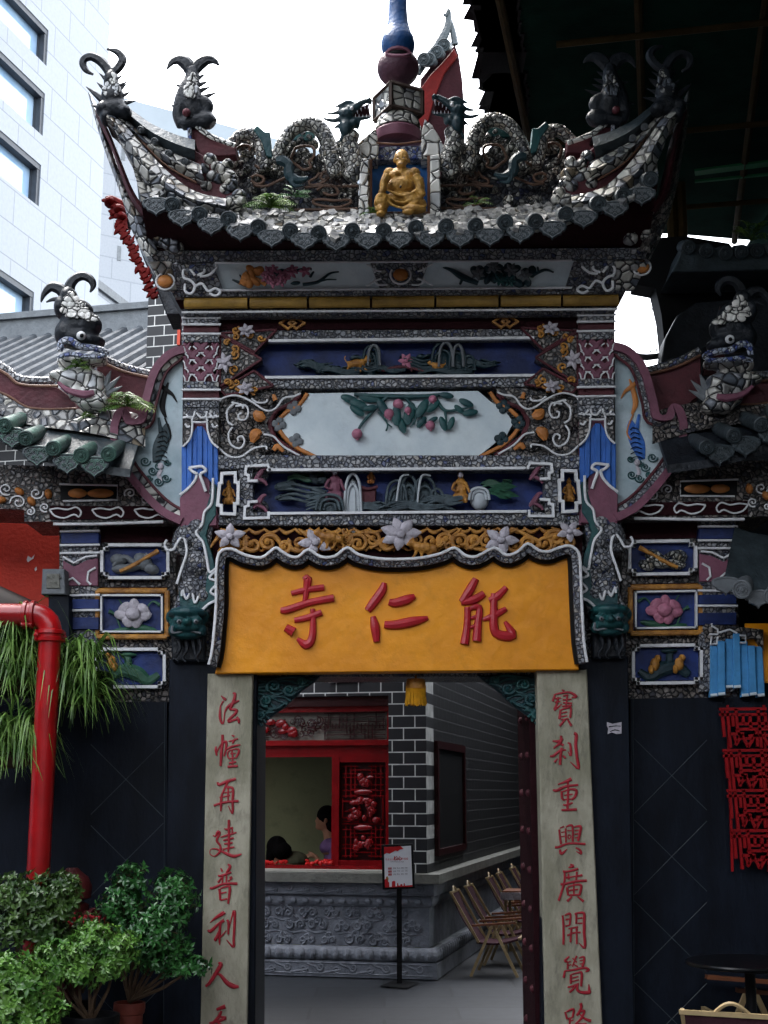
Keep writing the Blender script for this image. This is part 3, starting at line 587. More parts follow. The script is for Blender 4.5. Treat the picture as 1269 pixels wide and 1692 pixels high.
for a_ in ((618, 604, 20, 34), (737, 606, 24, 40), (757, 606, 18, 36)):
    mb = MB(); cx_, cy_, w_, h_ = a_; mb.line([(cx_ - w_ / 2, cy_, 4), (cx_ - w_ * .38, cy_ - h_ * .75, 5), (cx_, cy_ - h_, 5), (cx_ + w_ * .38, cy_ - h_ * .75, 5), (cx_ + w_ / 2, cy_, 4)], G, .02, k=.9); obj('waterfall', mb, m_ash, lp)
mb = MB(); mb.line([(630, 612, 5), (665, 606, 6), (700, 613, 5)], G, .0); [mb.line([(x_, 614, 3), (x_, 606, 3)], G, .0, smooth=0) for x_ in (636, 650, 680, 694)]; obj('bridge', mb, m_maroon, lp)
mb = MB(); flower(mb, 671, 596, 12, .0, 6); obj('pink_blossom', mb, m_pink, lp)
obj('gold_beast', beast(590, 600, .75, .0), m_gold, lp); obj('gold_beast', beast(722, 604, .55, .0, -1), m_gold, lp)
# --- side columns with painted curtains
def colbands(f):
    for y0, y1, m_, d in ((514, 524, m_mos, .10), (526, 535, m_mos, .09), (537, 550, m_maroon, .075), (553, 565, m_mos, .09), (565, 630, m_maroon, .06), (630, 643, m_mos, .085), (645, 658, m_maroon, .07), (661, 673, m_mos, .085), (673, 694, m_mos, .075)):
        yield [f(p) for p in ((303, y1), (362, y1), (362, y0), (303, y0))], m_, d
for f in (lambda p: p, M):
    m1 = MB(); m1.prism(ml(f, [(303, 872), (361, 872), (361, 694), (303, 694)]), G, -.05, .05, .004); cl = obj('column', m1, m_purple, gate)
    for m_ in (m_mos, m_maroon):
        m1 = MB(); [m1.prism(P, G, -.04, d, .003) for P, mm, d in colbands(f) if mm is m_]; obj('column_band', m1, m_, cl)
    m1 = MB()
    for y in (525, 536, 551.5, 644, 659.5): m1.line(ml(f, [(300, y), (365, y)]), G, .095, 4, smooth=0)
    for l in ([(308, 684), (312, 690), (320, 688), (322, 680)], [(325, 682), (332, 690), (340, 688), (342, 680)], [(346, 682), (352, 690), (358, 686)], [(302, 690), (318, 690), (318, 697), (342, 697), (342, 690), (362, 688)], [(318, 697), (317, 715), (312, 728), (302, 738)], [(342, 697), (344, 715), (350, 730), (361, 740)], [(306, 700), (310, 706), (314, 704)], [(350, 700), (354, 706), (360, 703)]): m1.line(ml(f, l), G, .09, 3.6, smooth=3)
    m2 = MB()
    for r_ in range(5):
        for cx in ((318, 346) if r_ % 2 else (309, 332, 355)):
            cy = 572 + r_ * 12; hx = 6.5 if cx in (309, 355) else 13
            m2.prism(ml(f, [(cx - hx, cy - 8), (cx - hx * .5, cy - 9), (cx, cy - 4), (cx + hx * .5, cy - 9), (cx + hx, cy - 8), (cx + hx * .85, cy - 1), (cx + hx * .5, cy + 3), (cx + hx * .4, cy + 9), (cx - hx * .4, cy + 9), (cx - hx * .5, cy + 3), (cx - hx * .85, cy - 1)]), G, .05, .085, .008)
            m1.line(ml(f, [(cx - hx, cy), (cx - hx * .6, cy + 4), (cx - hx * .45, cy + 10), (cx, cy + 11), (cx + hx * .45, cy + 10), (cx + hx * .6, cy + 4), (cx + hx, cy)]), G, .08, 2.4, smooth=2)
    obj('lattice_boss', m2, m_purple, cl); obj('white_lines', m1, m_white, cl)
    m1 = MB(); m1.prism(ml(f, [(303, 738), (312, 730), (317, 715), (318, 697), (303, 690)]), G, .05, .078, .002); m1.prism(ml(f, [(361, 742), (350, 732), (344, 716), (342, 697), (361, 690)]), G, .05, .078, .002); obj('scroll_bracket', m1, m_mosb, cl)
    m1 = MB()
    for i in range(7):
        x0 = 300 + i * 8.6; x1 = x0 + 8.6
        yt = [(738, 735), (736, 716), (716, 704), (704, 704), (704, 716), (716, 735), (735, 738)][i]; yb = [(816, 812), (812, 806), (804, 786), (786, 784), (784, 790), (790, 800), (800, 806)][i]
        m1.prism(ml(f, [(x0, yb[0]), (x1, yb[1]), (x1, yt[1]), (x0, yt[0])]), G, .04, .062 + .012 * (i % 2), .004)
    obj('blue_curtain', m1, m_cloth, cl)
    m1 = MB(); m1.line(ml(f, [(297, 818), (310, 808), (322, 794), (326, 782)]), G, .08, 5); m1.line(ml(f, [(312, 773), (320, 772), (334, 771), (340, 778), (331, 784), (336, 800), (340, 812)]), G, .085, 5); m1.line(ml(f, [(312, 773), (318, 779), (326, 783)]), G, .085, 5); obj('curtain_trim', m1, m_white, cl)
    m1 = MB(); m1.prism(ml(f, [(326, 785), (332, 785), (338, 803), (341, 812), (358, 826), (358, 868), (298, 872), (297, 822), (310, 810), (321, 796)]), G, .05, .076, .004); obj('purple_curtain', m1, m_purple, cl)
# --- painted ear panels, scalloped
EO = [(302, 570), (284, 575), (268, 586), (254, 602), (244, 624), (238, 646), (232, 668), (227, 690), (217, 690), (212, 678), (203, 673), (190, 680), (182, 705), (184, 735), (192, 760), (206, 785), (224, 808), (245, 832), (268, 852), (297, 866)]
def ear(f):
    P = ml(f, EO); Pi = [(p[0] + (q[0] - p[0]), p[1] + (q[1] - p[1])) for p, q in zip(EO, offs(EO, -24))]
    Pi = offs(EO, -25) ; Pi[0] = (302, 590); Pi[-1] = (300, 842)
    for i in (8, 9, 10): Pi[i] = (Pi[i][0] - 2, Pi[i][1] + 8)
    m1 = MB(); m1.prism(spline(ml(f, EO[:1] + EO + EO[-1:]), 2), G, -.12, .01, 0); e = obj('ear_panel', m1, m_purple, gate)
    m1 = MB(); m1.prism(ml(f, [(302, 592)] + Pi[1:-1] + [(301, 845)]), G, .0, .018, 0); obj('painted_face', m1, m_ear, e)
    S = spline(ml(f, EO), 3); S1 = spline(ml(f, offs(EO, -13)), 3); S2 = spline(ml(f, Pi), 3)
    m1 = MB(); m1.strip([G.at(*p, .09) for p in S], [G.at(*p, .09) for p in S1], .1, (0, 1, 0)); obj('outer_rim', m1, m_purple, e)
    m1 = MB(); m1.strip([G.at(*p, .065) for p in S1], [G.at(*p, .05) for p in S2], .06, (0, 1, 0)); obj('mosaic_rim', m1, m_shard if f is not M else m_mos, e)
    m1 = MB(); m1.line(S2, G, .055, 5, smooth=0); obj('inner_rim', m1, m_maroon, e)
    return e
eL = ear(lambda p: p); eR = ear(M)
for e, f in ((eL, lambda p: p), (eR, M)):
    T = lambda l: ml(f, [(p[0], p[1]) + tuple(p[2:]) for p in l])
    m1 = MB(); m1.line(T([(278, 632, 3), (272, 650, 8), (268, 672, 9), (274, 690, 4)]), G, .024, k=.3); m1.line(T([(262, 632, 3), (274, 644, 8), (285, 652, 5), (292, 664, 2)]), G, .026, k=.3); m1.line(T([(272, 690, 3), (282, 720, 3), (272, 735, 3)]), G, .024, k=.3)
    obj('painted_ribbon', m1, m_orangep if f is M else m_black, e)
    m1 = MB(); m1.line(T([(276, 700, 6), (273, 716, 20), (264, 740, 24), (257, 765, 10)]), G, .022, k=.12); m1.line(T([(262, 690, 4), (266, 720, 8), (262, 745, 6)]), G, .026, k=.2); obj('painted_robe', m1, m_cloth if f is M else m_dteal, e)
    m1 = MB()
    for y in range(712, 764, 8): m1.line(T([(255 + (764 - y) * .14, y + 3), (266 + (764 - y) * .12, y), (276, y + 4)]), G, .034, 1.6)
    obj('robe_folds', m1, m_black, e)
    m1 = MB()
    for cx, cy, r in ((240, 762, 9), (252, 778, 8), (262, 770, 7), (274, 790, 8), (262, 796, 8), (276, 764, 6), (246, 790, 6)): c = f((cx, cy)); scroll(m1, c[0], c[1], r, 0, 1.6, 1, .024, 2.6)
    obj('painted_cloud', m1, m_teal, e)
    m1 = MB(); c = f((265, 770)); m1.blob(c[0], c[1], 5, 6, G, .026, .01); m1.line(T([(266, 776, 5), (262, 786, 6), (268, 794, 4)]), G, .024, k=.3); obj('painted_figure', m1, m_petal, e)
# --- lion head brackets with mosaic manes and green flames
for f in (lambda p: p, M):
    m1 = MB(); m1.prism(spline(ml(f, [(345, 800), (338, 840), (312, 862), (296, 866), (284, 892), (290, 915), (304, 918), (300, 960), (288, 1000), (282, 1012), (345, 1015), (352, 960), (345, 915), (352, 870), (356, 800)]), 2), G, -.06, .055, .01)
    for cx, cy, r in ((308, 885, 20), (325, 872, 16), (325, 930, 22), (315, 975, 22), (335, 985, 14), (330, 900, 14)): c = f((cx, cy)); m1.blob(c[0], c[1], r, r, G, .05, .05)
    br = obj('mane_bracket', m1, m_mos, gate)
    m1 = MB(); m1.line(ml(f, [(276, 892), (272, 900), (276, 908), (286, 908), (292, 898), (300, 888), (306, 894), (308, 915), (300, 940), (292, 965)]), G, .09, 4.5); m1.line(ml(f, [(352, 790), (350, 830), (338, 846), (334, 866), (324, 880), (336, 898), (342, 925), (346, 945), (356, 940)]), G, .09, 4.5)
    m1.line(ml(f, [(358, 942), (346, 955), (360, 962), (348, 978), (362, 988), (345, 998), (334, 1008)]), G, .09, 4.5); m1.line(ml(f, [(300, 985), (302, 975), (308, 990), (316, 976), (322, 996), (328, 985)]), G, .09, 4); obj('white_outline', m1, m_white, br)
    m1 = MB(); m1.prism(ml(f, [(352, 800), (357, 800), (357, 850), (345, 868), (340, 885), (350, 915), (356, 940), (348, 950), (358, 962), (349, 975), (361, 988), (336, 1012), (298, 1012), (296, 975), (304, 992), (314, 972), (321, 998), (338, 985), (343, 945), (336, 900), (328, 880), (338, 848)]), G, .04, .082, .004); obj('green_flame', m1, m_teal, br)
    m1 = MB(); c = f((310, 1028)); k = G.sc(310, 1028, .1)
    for (x_, y_, rx, ry, dz, rd) in ((0, 6, 30, 26, .05, .14), (0, -14, 33, 12, .12, .12), (0, 8, 24, 10, .17, .06), (0, 0, 8, 7, .22, .05), (-15, -2, 7, 6, .19, .04), (15, -2, 7, 6, .19, .04), (-24, 14, 8, 10, .14, .05), (24, 14, 8, 10, .14, .05), (0, 22, 22, 7, .13, .06), (-30, -8, 6, 10, .06, .04), (30, -8, 6, 10, .06, .04)):
        m1.blob(c[0] + x_, c[1] + y_, rx, ry, G, dz, rd, 0, 14, 9)
    for x_ in (-20, -10, 0, 10, 20): m1.line([(c[0] + x_ * .8, c[1] - 8, 7), (c[0] + x_ * 1.2, c[1] - 4, 5)], G, .2, k=1)
    lh = obj('lion_head', fused(m1, .007, 2), m_teal, gate)
    m1 = MB(); [m1.blob(c[0] + q * 14, c[1] - 1, 4.2, 4.2, G, .225, None, 0, 8, 6) for q in (-1, 1)]; m1.line([(c[0] - 22, c[1] + 18, 3), (c[0], c[1] + 15, 3), (c[0] + 22, c[1] + 18, 3)], G, .19, k=1); m1.line([(c[0] - 25, c[1] + 6, 4), (c[0] - 26, c[1] + 16, 5), (c[0] - 20, c[1] + 18, 3)], G, .19, k=1); obj('eyes_and_tusks', m1, m_ash, lh)
    m1 = MB(); [m1.blob(c[0] + q * 14, c[1] - 1, 1.8, 1.8, G, .24, None, 0, 6, 5) for q in (-1, 1)]; obj('pupil', m1, m_black, lh)
    m1 = MB()
    for x_, x2 in ((-16, -20), (-4, -8), (8, 14), (18, 14)): m1.line([(c[0] + x_, c[1] + 26, 9), (c[0] + x_ + 3, c[1] + 44, 7), (c[0] + x2, c[1] + 58, 4), (c[0] + x2 + 5, c[1] + 66, 2)], G, .1, k=1)
    m1.prism(ml(f, [(284, 1092), (338, 1092), (340, 1040), (282, 1040)]), G, 0, .06, .01); obj('beard', m1, m_dark, lh)
# --- carved teal spandrels behind the board
for f in (lambda p: p, M):
    PG = YP(.09); P = ml(f, [(418, 1118), (528, 1118), (520, 1126), (500, 1140), (470, 1168), (440, 1190), (418, 1200)])
    m1 = MB(); m1.prism(P, PG, -.06, 0, .01); q = random.Random(21)
    sp_ = obj('carved_spandrel', m1, m_dteal, gate)
    m1 = MB()
    for i in range(15):
        y = 1122 + i * 5.2; xe = 520 - (y - 1118) * 1.12; 
        if xe < 432: xe = 434
        pts = [(420 + j * (xe - 420) / 6, y + math.sin(j * 1.3 + i) * 4 + q.uniform(-2, 2), q.uniform(3, 6)) for j in range(7)]
        m1.line(ml(f, pts), PG, .01, k=.9)
    for cx, cy, r in ((452, 1134, 12), (440, 1158, 11), (478, 1140, 11), (500, 1126, 7), (432, 1182, 8)): c = f((cx, cy)); scroll(m1, c[0], c[1], r, q.uniform(0, 6), 1.4, 1, .03, 6, PG)
    obj('wave_relief', m1, m_teal, sp_)
# --- open door leaves folded against the jambs
for sx, px in ((-1, 897),):
    xj = G.at(px, 1500, -.12).x
    m1 = MB(); x0, x1 = sorted((xj + sx * .012, xj + sx * .055)); m1.box((x0, .14, .06), (x1, .86, G.at(px, 1119, -.14).z)); dl = obj('door_leaf', m1, m_dmar, gate)
    m1 = MB()
    for i in range(11):
        for yy in (.24, .62): m1.ell((xj + sx * .056, yy, .25 + i * .225), (.02, .024, .024), None, 10, 6)
    obj('door_stud', m1, m_maroon, dl)
# --- flared cornice
mb = MB()
def cor(y, t=None):                                          # the cornice leans outwards: depth by row
    return .12 + (515 - y) / 100 * .26
def cband(xl, xr, y0, y1, mat, name, parent, k=0, th=.06):
    m = MB(); a0, a1 = cor(y0) + k, cor(y1) + k; N = 8; t = .0072
    A_ = [G.at(xl[0] + (xr[0] - xl[0]) * i / N, y0 + 3 - t * (xl[0] + (xr[0] - xl[0]) * i / N - 300), a0) for i in range(N + 1)]
    B_ = [G.at(xl[1] + (xr[1] - xl[1]) * i / N, y1 + 3 - t * (xl[1] + (xr[1] - xl[1]) * i / N - 300), a1) for i in range(N + 1)]
    m.strip(A_, B_, th, (0, 1, 0)); return obj(name, m, mat, parent)
def exl(y): return 303 - (515 - y) * .56
def exr(y): return 1016 + (515 - y) * .56
mb = MB(); mb.prism([(303, 520), (1016, 514), (1070, 408), (246, 414)], G, -.5, .09, 0); co_ = obj('cornice', mb, m_dark, gate)
cband((exl(412), exl(430)), (exr(412), exr(430)), 412, 430, m_mos, 'mosaic_band', co_)
cband((exl(430), exl(478)), (exr(430), exr(478)), 430, 478, m_pale, 'painted_panel', co_, -.02)
cband((exl(478), exl(487)), (exr(478), exr(487)), 478, 487, m_mos, 'mosaic_band', co_)
cband((exl(487), exl(509)), (exr(487), exr(509)), 487, 509, m_dmar, 'bamboo_bed', co_, -.05)
cband((exl(509), exl(521)), (exr(509), exr(521)), 509, 521, m_mos, 'mosaic_band', co_)
for x0, x1, x2, x3 in ((284, 352, 368, 292), (948, 1034, 1026, 934), (612, 708, 692, 628)):
    m = MB(); yq = lambda x_, y_: y_ + 3 - .0072 * (x_ - 300); m.strip([G.at(x_, yq(x_, 433), cor(433) + .004) for x_ in (x0, x1)], [G.at(x_, yq(x_, 476), cor(476) + .004) for x_ in (x3, x2)], .03, (0, 1, 0)); obj('mosaic_end', m, m_mos, co_)
def cl_(m, l, y, k=.0, w_=3.5): m.line([(x_, y_ + 3 - .0072 * (x_ - 300)) + tuple(r) for x_, y_, *r in l], G, cor(y) + k, w_)
m1 = MB(); cl_(m1, [(355, 432), (945, 432)], 432, .01, 4); cl_(m1, [(362, 477), (945, 477)], 477, .01, 4); cl_(m1, [(300, 513), (1020, 513)], 513, .02, 4)
for f in (lambda p: p, lambda p: (1318 - p[0], p[1])):
    for l in ([(322, 452), (312, 440), (303, 444), (304, 456), (314, 460), (322, 470), (316, 482), (306, 478), (306, 466)], [(326, 452), (338, 446), (336, 434), (346, 428), (356, 432), (356, 442), (344, 452), (330, 454)], [(322, 470), (334, 466), (344, 478), (356, 474), (364, 480), (356, 486), (346, 482)]): cl_(m1, ml(f, l), 455, .035, 4.5)
for l in ([(640, 440), (626, 438), (620, 445), (630, 448)], [(640, 470), (626, 470), (620, 464), (630, 460)], [(680, 440), (694, 438), (700, 445), (690, 448)], [(680, 470), (694, 470), (700, 464), (690, 460)], [(605, 436), (616, 442), (620, 450)], [(605, 472), (616, 466), (620, 460)], [(715, 436), (704, 442), (700, 450)], [(715, 472), (704, 466), (700, 460)]): cl_(m1, l, 455, .035, 3.5)
def ring(m, cx, cy, r, y, w_=3.5): 
    P = [(cx + r * math.cos(a * .5236), cy + r * .9 * math.sin(a * .5236), w_) for a in range(12)]; m.line(P, G, cor(y) + .025, k=1, smooth=2, closed=True)
ring(m1, 662, 454, 17, 455); ring(m1, 273, 465, 15, 460); ring(m1, 1060, 441, 15, 455); obj('white_scroll', m1, m_white, co_)
m1 = MB(); [m1.blob(cx, cy, 13, 11, G, cor(455) + .02, .03) for cx, cy in ((662, 454), (273, 465), (1060, 441))]; obj('ochre_boss', m1, m_orangep, co_)
def blk(x0, x1):
    m = MB(); 
    for i in range(40): q = random.Random(i + int(x0)); m.blob(q.uniform(x0, x1), q.uniform(437, 472) - .0072 * (x0 - 300) + 3, q.uniform(4, 8), q.uniform(4, 7), G, cor(455) + .0, .02, q.uniform(0, 180), 7, 5)
    return m
for x0, x1 in ((246, 300), (1018, 1072)):
    m = MB(); A_ = [G.at(x_, 432, cor(432) + .01) for x_ in ((x0, x0 + 27, x1) if x0 < 600 else (x0, x0 + 27, x1))]; B_ = [G.at(x_, 478, cor(478) + .01) for x_ in ((x0 + 24, x0 + 38, x1) if x0 < 600 else (x0, x0 + 16, x1 - 24))]; m.strip(A_, B_, .04, (0, 1, 0)); obj('shard_corner', m, m_shard, co_)
m1 = MB(); q = random.Random(8)
for i in range(11): flower(m1, 470 + q.uniform(-34, 34), 455 + q.uniform(-12, 12), 10, cor(455) + .02, 5, q.uniform(0, 3))
obj('pink_blossom', m1, m_pink, co_)
m1 = MB()
for i in range(9): m1.blob(425 + q.uniform(-22, 22), 456 + q.uniform(-12, 12), q.uniform(7, 14), q.uniform(5, 9), G, cor(455) + .01, .03, q.uniform(0, 90))
m1.line([(395, 470, 3), (412, 458, 7), (440, 470, 8)], G, cor(460) + .02); obj('ochre_relief', m1, m_orangep, co_)
m1 = MB()
for l in ([(384, 462, 3), (398, 468, 6), (410, 474, 5)], [(396, 454, 2), (402, 464, 4)], [(500, 470, 6), (525, 466, 6), (545, 452, 4), (560, 449, 3)], [(525, 466, 4), (540, 462, 3), (556, 462, 2)], [(512, 458, 5), (520, 446, 3)]): m1.line(l, G, cor(460) + .01, k=.9)
for i in range(10): m1.blob(455 + q.uniform(-50, 60), 448 + q.uniform(-8, 20), q.uniform(6, 11), q.uniform(3, 5), G, cor(455) + .005, .015, q.uniform(0, 180), 7, 5)
for l in ([(728, 440, 3), (745, 446, 7), (765, 458, 12), (790, 468, 8)], [(765, 458, 6), (760, 470, 4)], [(880, 455, 6), (900, 446, 5), (915, 450, 3)], [(890, 452, 4), (888, 438, 3)]): m1.line(l, G, cor(455) + .01, k=.9)
for i in range(26): m1.blob(820 + q.uniform(-58, 62), 453 + q.uniform(-16, 15), q.uniform(6, 12), q.uniform(4, 8), G, cor(455) + .01, .025, q.uniform(0, 180), 8, 5)
obj('relief_foliage', m1, m_dteal, co_)
m1 = MB(); [flower(m1, x_, y_, 11, cor(455) + .035, 6, x_) for x_, y_ in ((815, 440), (845, 446), (790, 452), (868, 455))]; obj('grey_blossom', m1, m_ash, co_)
m1 = MB(); [flower(m1, x_, y_, 10, cor(455) + .035, 6, x_) for x_, y_ in ((842, 464), (826, 462))]; obj('teal_blossom', m1, m_teal, co_)
xs = [302, 410, 508, 612, 718, 824, 927, 1022]
for a, b in zip(xs[:-1], xs[1:]):
    m1 = MB(); yy = lambda x_: 498 + 3 - .0072 * (x_ - 300)
    m1.line([(a + 3, yy(a), 19), (a + 8, yy(a), 20), ((a + b) / 2, yy((a + b) / 2), 19), (b - 6, yy(b), 20), (b - 1, yy(b), 21)], G, cor(498) - .01, k=.8, n=10, smooth=1); obj('bamboo_segment', m1, m_bamboo, co_)
# --- eave, roof slope, tiles
CAPS = [(284, 338), (329, 354), (377, 361.5), (426, 375), (479, 381), (526, 385), (582, 381), (634, 381), (687, 376), (737, 374), (786, 373), (835, 367), (885, 366), (935, 354), (989, 336), (1031, 323), (1075, 296)]
DRIPS = [(258, 341), (300.6, 361), (349, 374), (397, 384), (449, 394), (503, 399), (555.6, 401), (608.6, 399), (660, 397), (711, 396), (761, 394), (810, 392), (860, 387), (913, 380), (965, 362), (1016, 347), (1061, 324)]
def mh(p):
    y = p[1]; return (1318 - p[0] - (.18 * (330 - y) if y < 330 else 0), y - 5) + tuple(p[2:])
DE = .74
eave = spline([(232, 322), (258, 332)] + [(x_, y_ - 10) for x_, y_ in DRIPS[1:-1]] + [(1065, 312), (1088, 290)], 4)
topc = spline([(205, 225), (232, 268), (271, 300), (318, 326), (361, 338), (430, 346), (500, 350), (590, 350), (735, 348), (820, 344), (900, 338), (960, 326), (1010, 306), (1050, 278), (1082, 240)], 4)
def resample(P, n):
    L = [0]
    for a, b in zip(P[:-1], P[1:]): L.append(L[-1] + math.dist(a[:2], b[:2]))
    out = []
    for i in range(n):
        t = L[-1] * i / (n - 1); j = max(k for k in range(len(L) - 1) if L[k] <= t + 1e-9); u = (t - L[j]) / max(1e-9, L[j + 1] - L[j]); out.append(tuple(a + (b - a) * u for a, b in zip(P[j], P[j + 1])))
    return out
eR_, tR_ = resample(eave, 60), resample(topc, 60)
q = random.Random(4)
rows = []
for k in range(6):
    u = k / 5; rows.append([G.at(a[0] + (b[0] - a[0]) * u, a[1] + (b[1] - a[1]) * u, DE - .42 * u + .03 * math.sin(u * 3.14) + q.uniform(-.006, .006)) for a, b in zip(eR_, tR_)])
mb = MB()
for a, b in zip(rows[:-1], rows[1:]): mb.strip(a, b)
mb.strip(rows[0], [v + Vector((0, .02, -.03)) for v in rows[0]])
roof = obj('roof_slope', mb, m_shard, gate, 60)
mb = MB()                                                    # loose shards bedded on the slope, standing proud
for i in range(520):
    k = q.randrange(2, 58); u = q.random(); a, b = eR_[k], tR_[k]; p = G.at(a[0] + (b[0] - a[0]) * u + q.uniform(-4, 4), a[1] + (b[1] - a[1]) * u, DE - .42 * u + .035)
    n_ = q.choice((4, 5, 5, 6)); r_ = q.uniform(.016, .034); t1 = Vector((q.uniform(-.4, .4), -1, q.uniform(.1, .9))).normalized(); t2 = t1.orthogonal().normalized(); t3 = t1.cross(t2)
    ph = q.random() * 6; ring_ = [(ph + j * 6.283 / n_, r_ * q.uniform(.7, 1.2)) for j in range(n_)]
    vs = [p + t1 * .012 + (t2 * math.cos(a_) + t3 * math.sin(a_)) * w_ for a_, w_ in ring_] + [p - t1 * .015 + (t2 * math.cos(a_) + t3 * math.sin(a_)) * w_ for a_, w_ in ring_]
    mb.add(vs, [tuple(range(n_)), tuple(range(n_, 2 * n_))[::-1]] + [(j, j + n_, (j + 1) % n_ + n_, (j + 1) % n_) for j in range(n_)])
obj('loose_shards', mb, paint('glazed_shard', 'aeaca6', .35, .5, 30, .1, c2='6a6b6e', dirt=.4), roof, 20)
cor_t = [(246 + (1070 - 246) * i / 59, 414 - .0072 * (246 + (1070 - 246) * i / 59 - 246), ) for i in range(60)]
mb = MB(); mb.strip([v + Vector((0, .03, -.035)) for v in rows[0]], [G.at(*p, .37) for p in cor_t], .03, (0, .3, 1)); obj('soffit', mb, m_dmar, gate)
mb = MB(); mb.strip(resample(rows[5], 60), [v + Vector((0, .35, .05)) for v in rows[5]], .03, (0, 0, -1)); mb.strip([v + Vector((0, .35, .05)) for v in rows[5]], [v + Vector((0, .75, -.32)) for v in rows[5]], .03, (0, 0, -1)); obj('rear_slope', mb, m_tile, gate, 60)
AX = Vector((0, -.93, -.37))                                  # the way the tile ends look
def capmesh(px, py, pl=G, d=DE + .04, r=.047, L=.2, ax=AX, back=None):
    c = pl.at(px, py, d); m = MB(); B = ax.normalized()
    m.lathe([(r * .97, -L), (r, -.004), (r, 0), (r * .86, .004), (r * .8, -.002), (r * .62, -.002), (r * .56, .004), (r * .5, -.001), (r * .26, -.001), (r * .2, .009), (0, .012)], c, 18, B)
    t1 = B.orthogonal().normalized(); t2 = B.cross(t1)
    for a in range(8): m.ell(c + (t1 * math.cos(a * .785) + t2 * math.sin(a * .785)) * r * .38, r * .09, None, 5, 4)
    return m
def driprelief(px, py, pl=G, d=DE + .03, w_=22, h=16):
    m = MB()
    for s in (-1, 1):
        for cx, cy, r in ((.5, -.42, .3), (.25, .1, .24), (.72, -.1, .2), (.2, -.55, .18)): scroll(m, px + s * cx * w_, py + cy * h, r * w_ * .8, 0 if s < 0 else 3.14, 1.3, s, d + .003, 2.3, pl)
    for l in ([(-.9, -.62), (-.5, -.84), (0, -.9), (.5, -.84), (.9, -.62)], [(-.9, -.3), (-.75, 0), (-.55, .3), (-.2, .52), (0, .75), (.2, .52), (.55, .3), (.75, 0), (.9, -.3)], [(0, -.7), (-.08, -.4), (0, -.1), (.08, -.4), (0, -.7)], [(-.12, .4), (0, .2), (.12, .4)]): m.line([(px + a * w_, py + b * h) for a, b in l], pl, d + .003, 2.0, smooth=2, n=5)
    return m
def dripmesh(px, py, pl=G, d=DE + .03, w_=22, h=16, n=None):
    O = [(-1, -.7), (-.6, -.92), (0, -1.0), (.6, -.92), (1, -.7), (1.08, -.3), (.95, .05), (.78, .12), (.7, .4), (.48, .46), (.3, .62), (.12, .72), (0, .98), (-.12, .72), (-.3, .62), (-.48, .46), (-.7, .4), (-.78, .12), (-.95, .05), (-1.08, -.3)]
    O = [(px + a * w_, py + b * h) for a, b in O]; m = MB(); m.prism(O, pl, d - .02, d, .003)
    I = [(px + (a - px) * .86, py + (b - py) * .84) for a, b in O]; m.line(I, pl, d + .002, 2.2, closed=True, smooth=2, n=5)
    return m
for p in CAPS: obj('tile_cap', capmesh(*p), m_tile, gate)
for p in DRIPS: t_ = obj('drip_tile', dripmesh(*p), m_tile, gate); obj('lace_relief', driprelief(*p), m_ash, t_)
# --- horned corners
def horn(f, right):
    m1 = MB(); m1.prism(spline(ml(f, [(160, 160), (180, 178), (215, 184), (262, 214), (300, 236), (345, 262), (372, 290), (385, 325), (355, 336), (310, 322), (268, 295), (232, 252), (200, 212), (172, 190)]), 2), G, .3, .52, .006); h = obj('corner_horn', m1, m_maroon, gate)
    def band(A, Bq, d, th, mat, name):
        A = resample(spline(ml(f, A), 4), 26); Bq = resample(spline(ml(f, Bq), 4), 26); m = MB(); C = [((a[0] + b[0]) / 2, (a[1] + b[1]) / 2) for a, b in zip(A, Bq)]
        a3, c3, b3 = [G.at(*p, d - .03) for p in A], [G.at(*p, d + .03) for p in C], [G.at(*p, d - .03) for p in Bq]
        m.strip(a3, c3); m.strip(c3, b3); m.strip(a3, [v + Vector((0, th, 0)) for v in a3]); m.strip(b3, [v + Vector((0, th, 0)) for v in b3]); return obj(name, m, mat, h, 60)
    band([(178, 186), (203, 203), (238, 243), (278, 284), (322, 316), (374, 328)], [(174, 200), (189, 214), (215, 262), (248, 303), (300, 338), (372, 352)], .68, .2, m_shard, 'front_lip')
    band([(178, 174), (212, 179), (250, 204), (290, 222), (322, 231)], [(180, 186), (208, 195), (240, 224), (280, 248), (322, 264)], .58, .3, m_tile, 'tiled_lip')
    band([(190, 188), (209, 197), (241, 226), (281, 250), (332, 272)], [(196, 197), (206, 209), (228, 232), (264, 264), (302, 288), (336, 302)], .6, .1, m_shard, 'inner_lip')
    band([(158, 178), (180, 216), (198, 262), (222, 318), (246, 352)], [(158, 192), (178, 232), (192, 268), (212, 322), (236, 356)], .56, .2, m_maroon, 'side_strip')
    band([(152, 158), (178, 232), (192, 270), (214, 322), (236, 352), (262, 420)], [(145, 152), (162, 215), (180, 268), (198, 318), (220, 385), (242, 424)], .46, .35, m_shard if not right else m_mosb, 'hip')
    band([(236, 352), (262, 420), (320, 420), (300, 378)], [(262, 350), (275, 380), (300, 390), (300, 380)], .5, .2, m_shard, 'hip_foot') if 0 else None
    m1 = MB()
    for c in ((255, 233), (278, 253), (304, 266), (232, 214)): c = f(c); m1.merge(capmesh(c[0], c[1], G, .62, .021, .05, Vector((-.1, -.9, -.3))))
    obj('small_tile_ends', m1, m_ash, h)
    m1 = MB()
    for l in ([(232, 246, 3), (271, 289, 4), (318, 321, 4), (361, 330, 3)], [(210, 205, 3), (268, 268, 3), (325, 302, 3)]): m1.line(ml(f, l), G, .6, k=1)
    obj('brown_edge', m1, m_brown, h)
    return h
horn(lambda p: p, 0); horn(mh, 1)
m1 = MB()
for c in ((264, 395), (252, 385), (280, 402), (270, 372), (258, 362), (290, 408)): m1.blob(c[0], c[1], 15, 13, G, .42, .06, q.uniform(0, 90))
obj('shard_corner', m1, m_shard, gate)
m1 = MB()
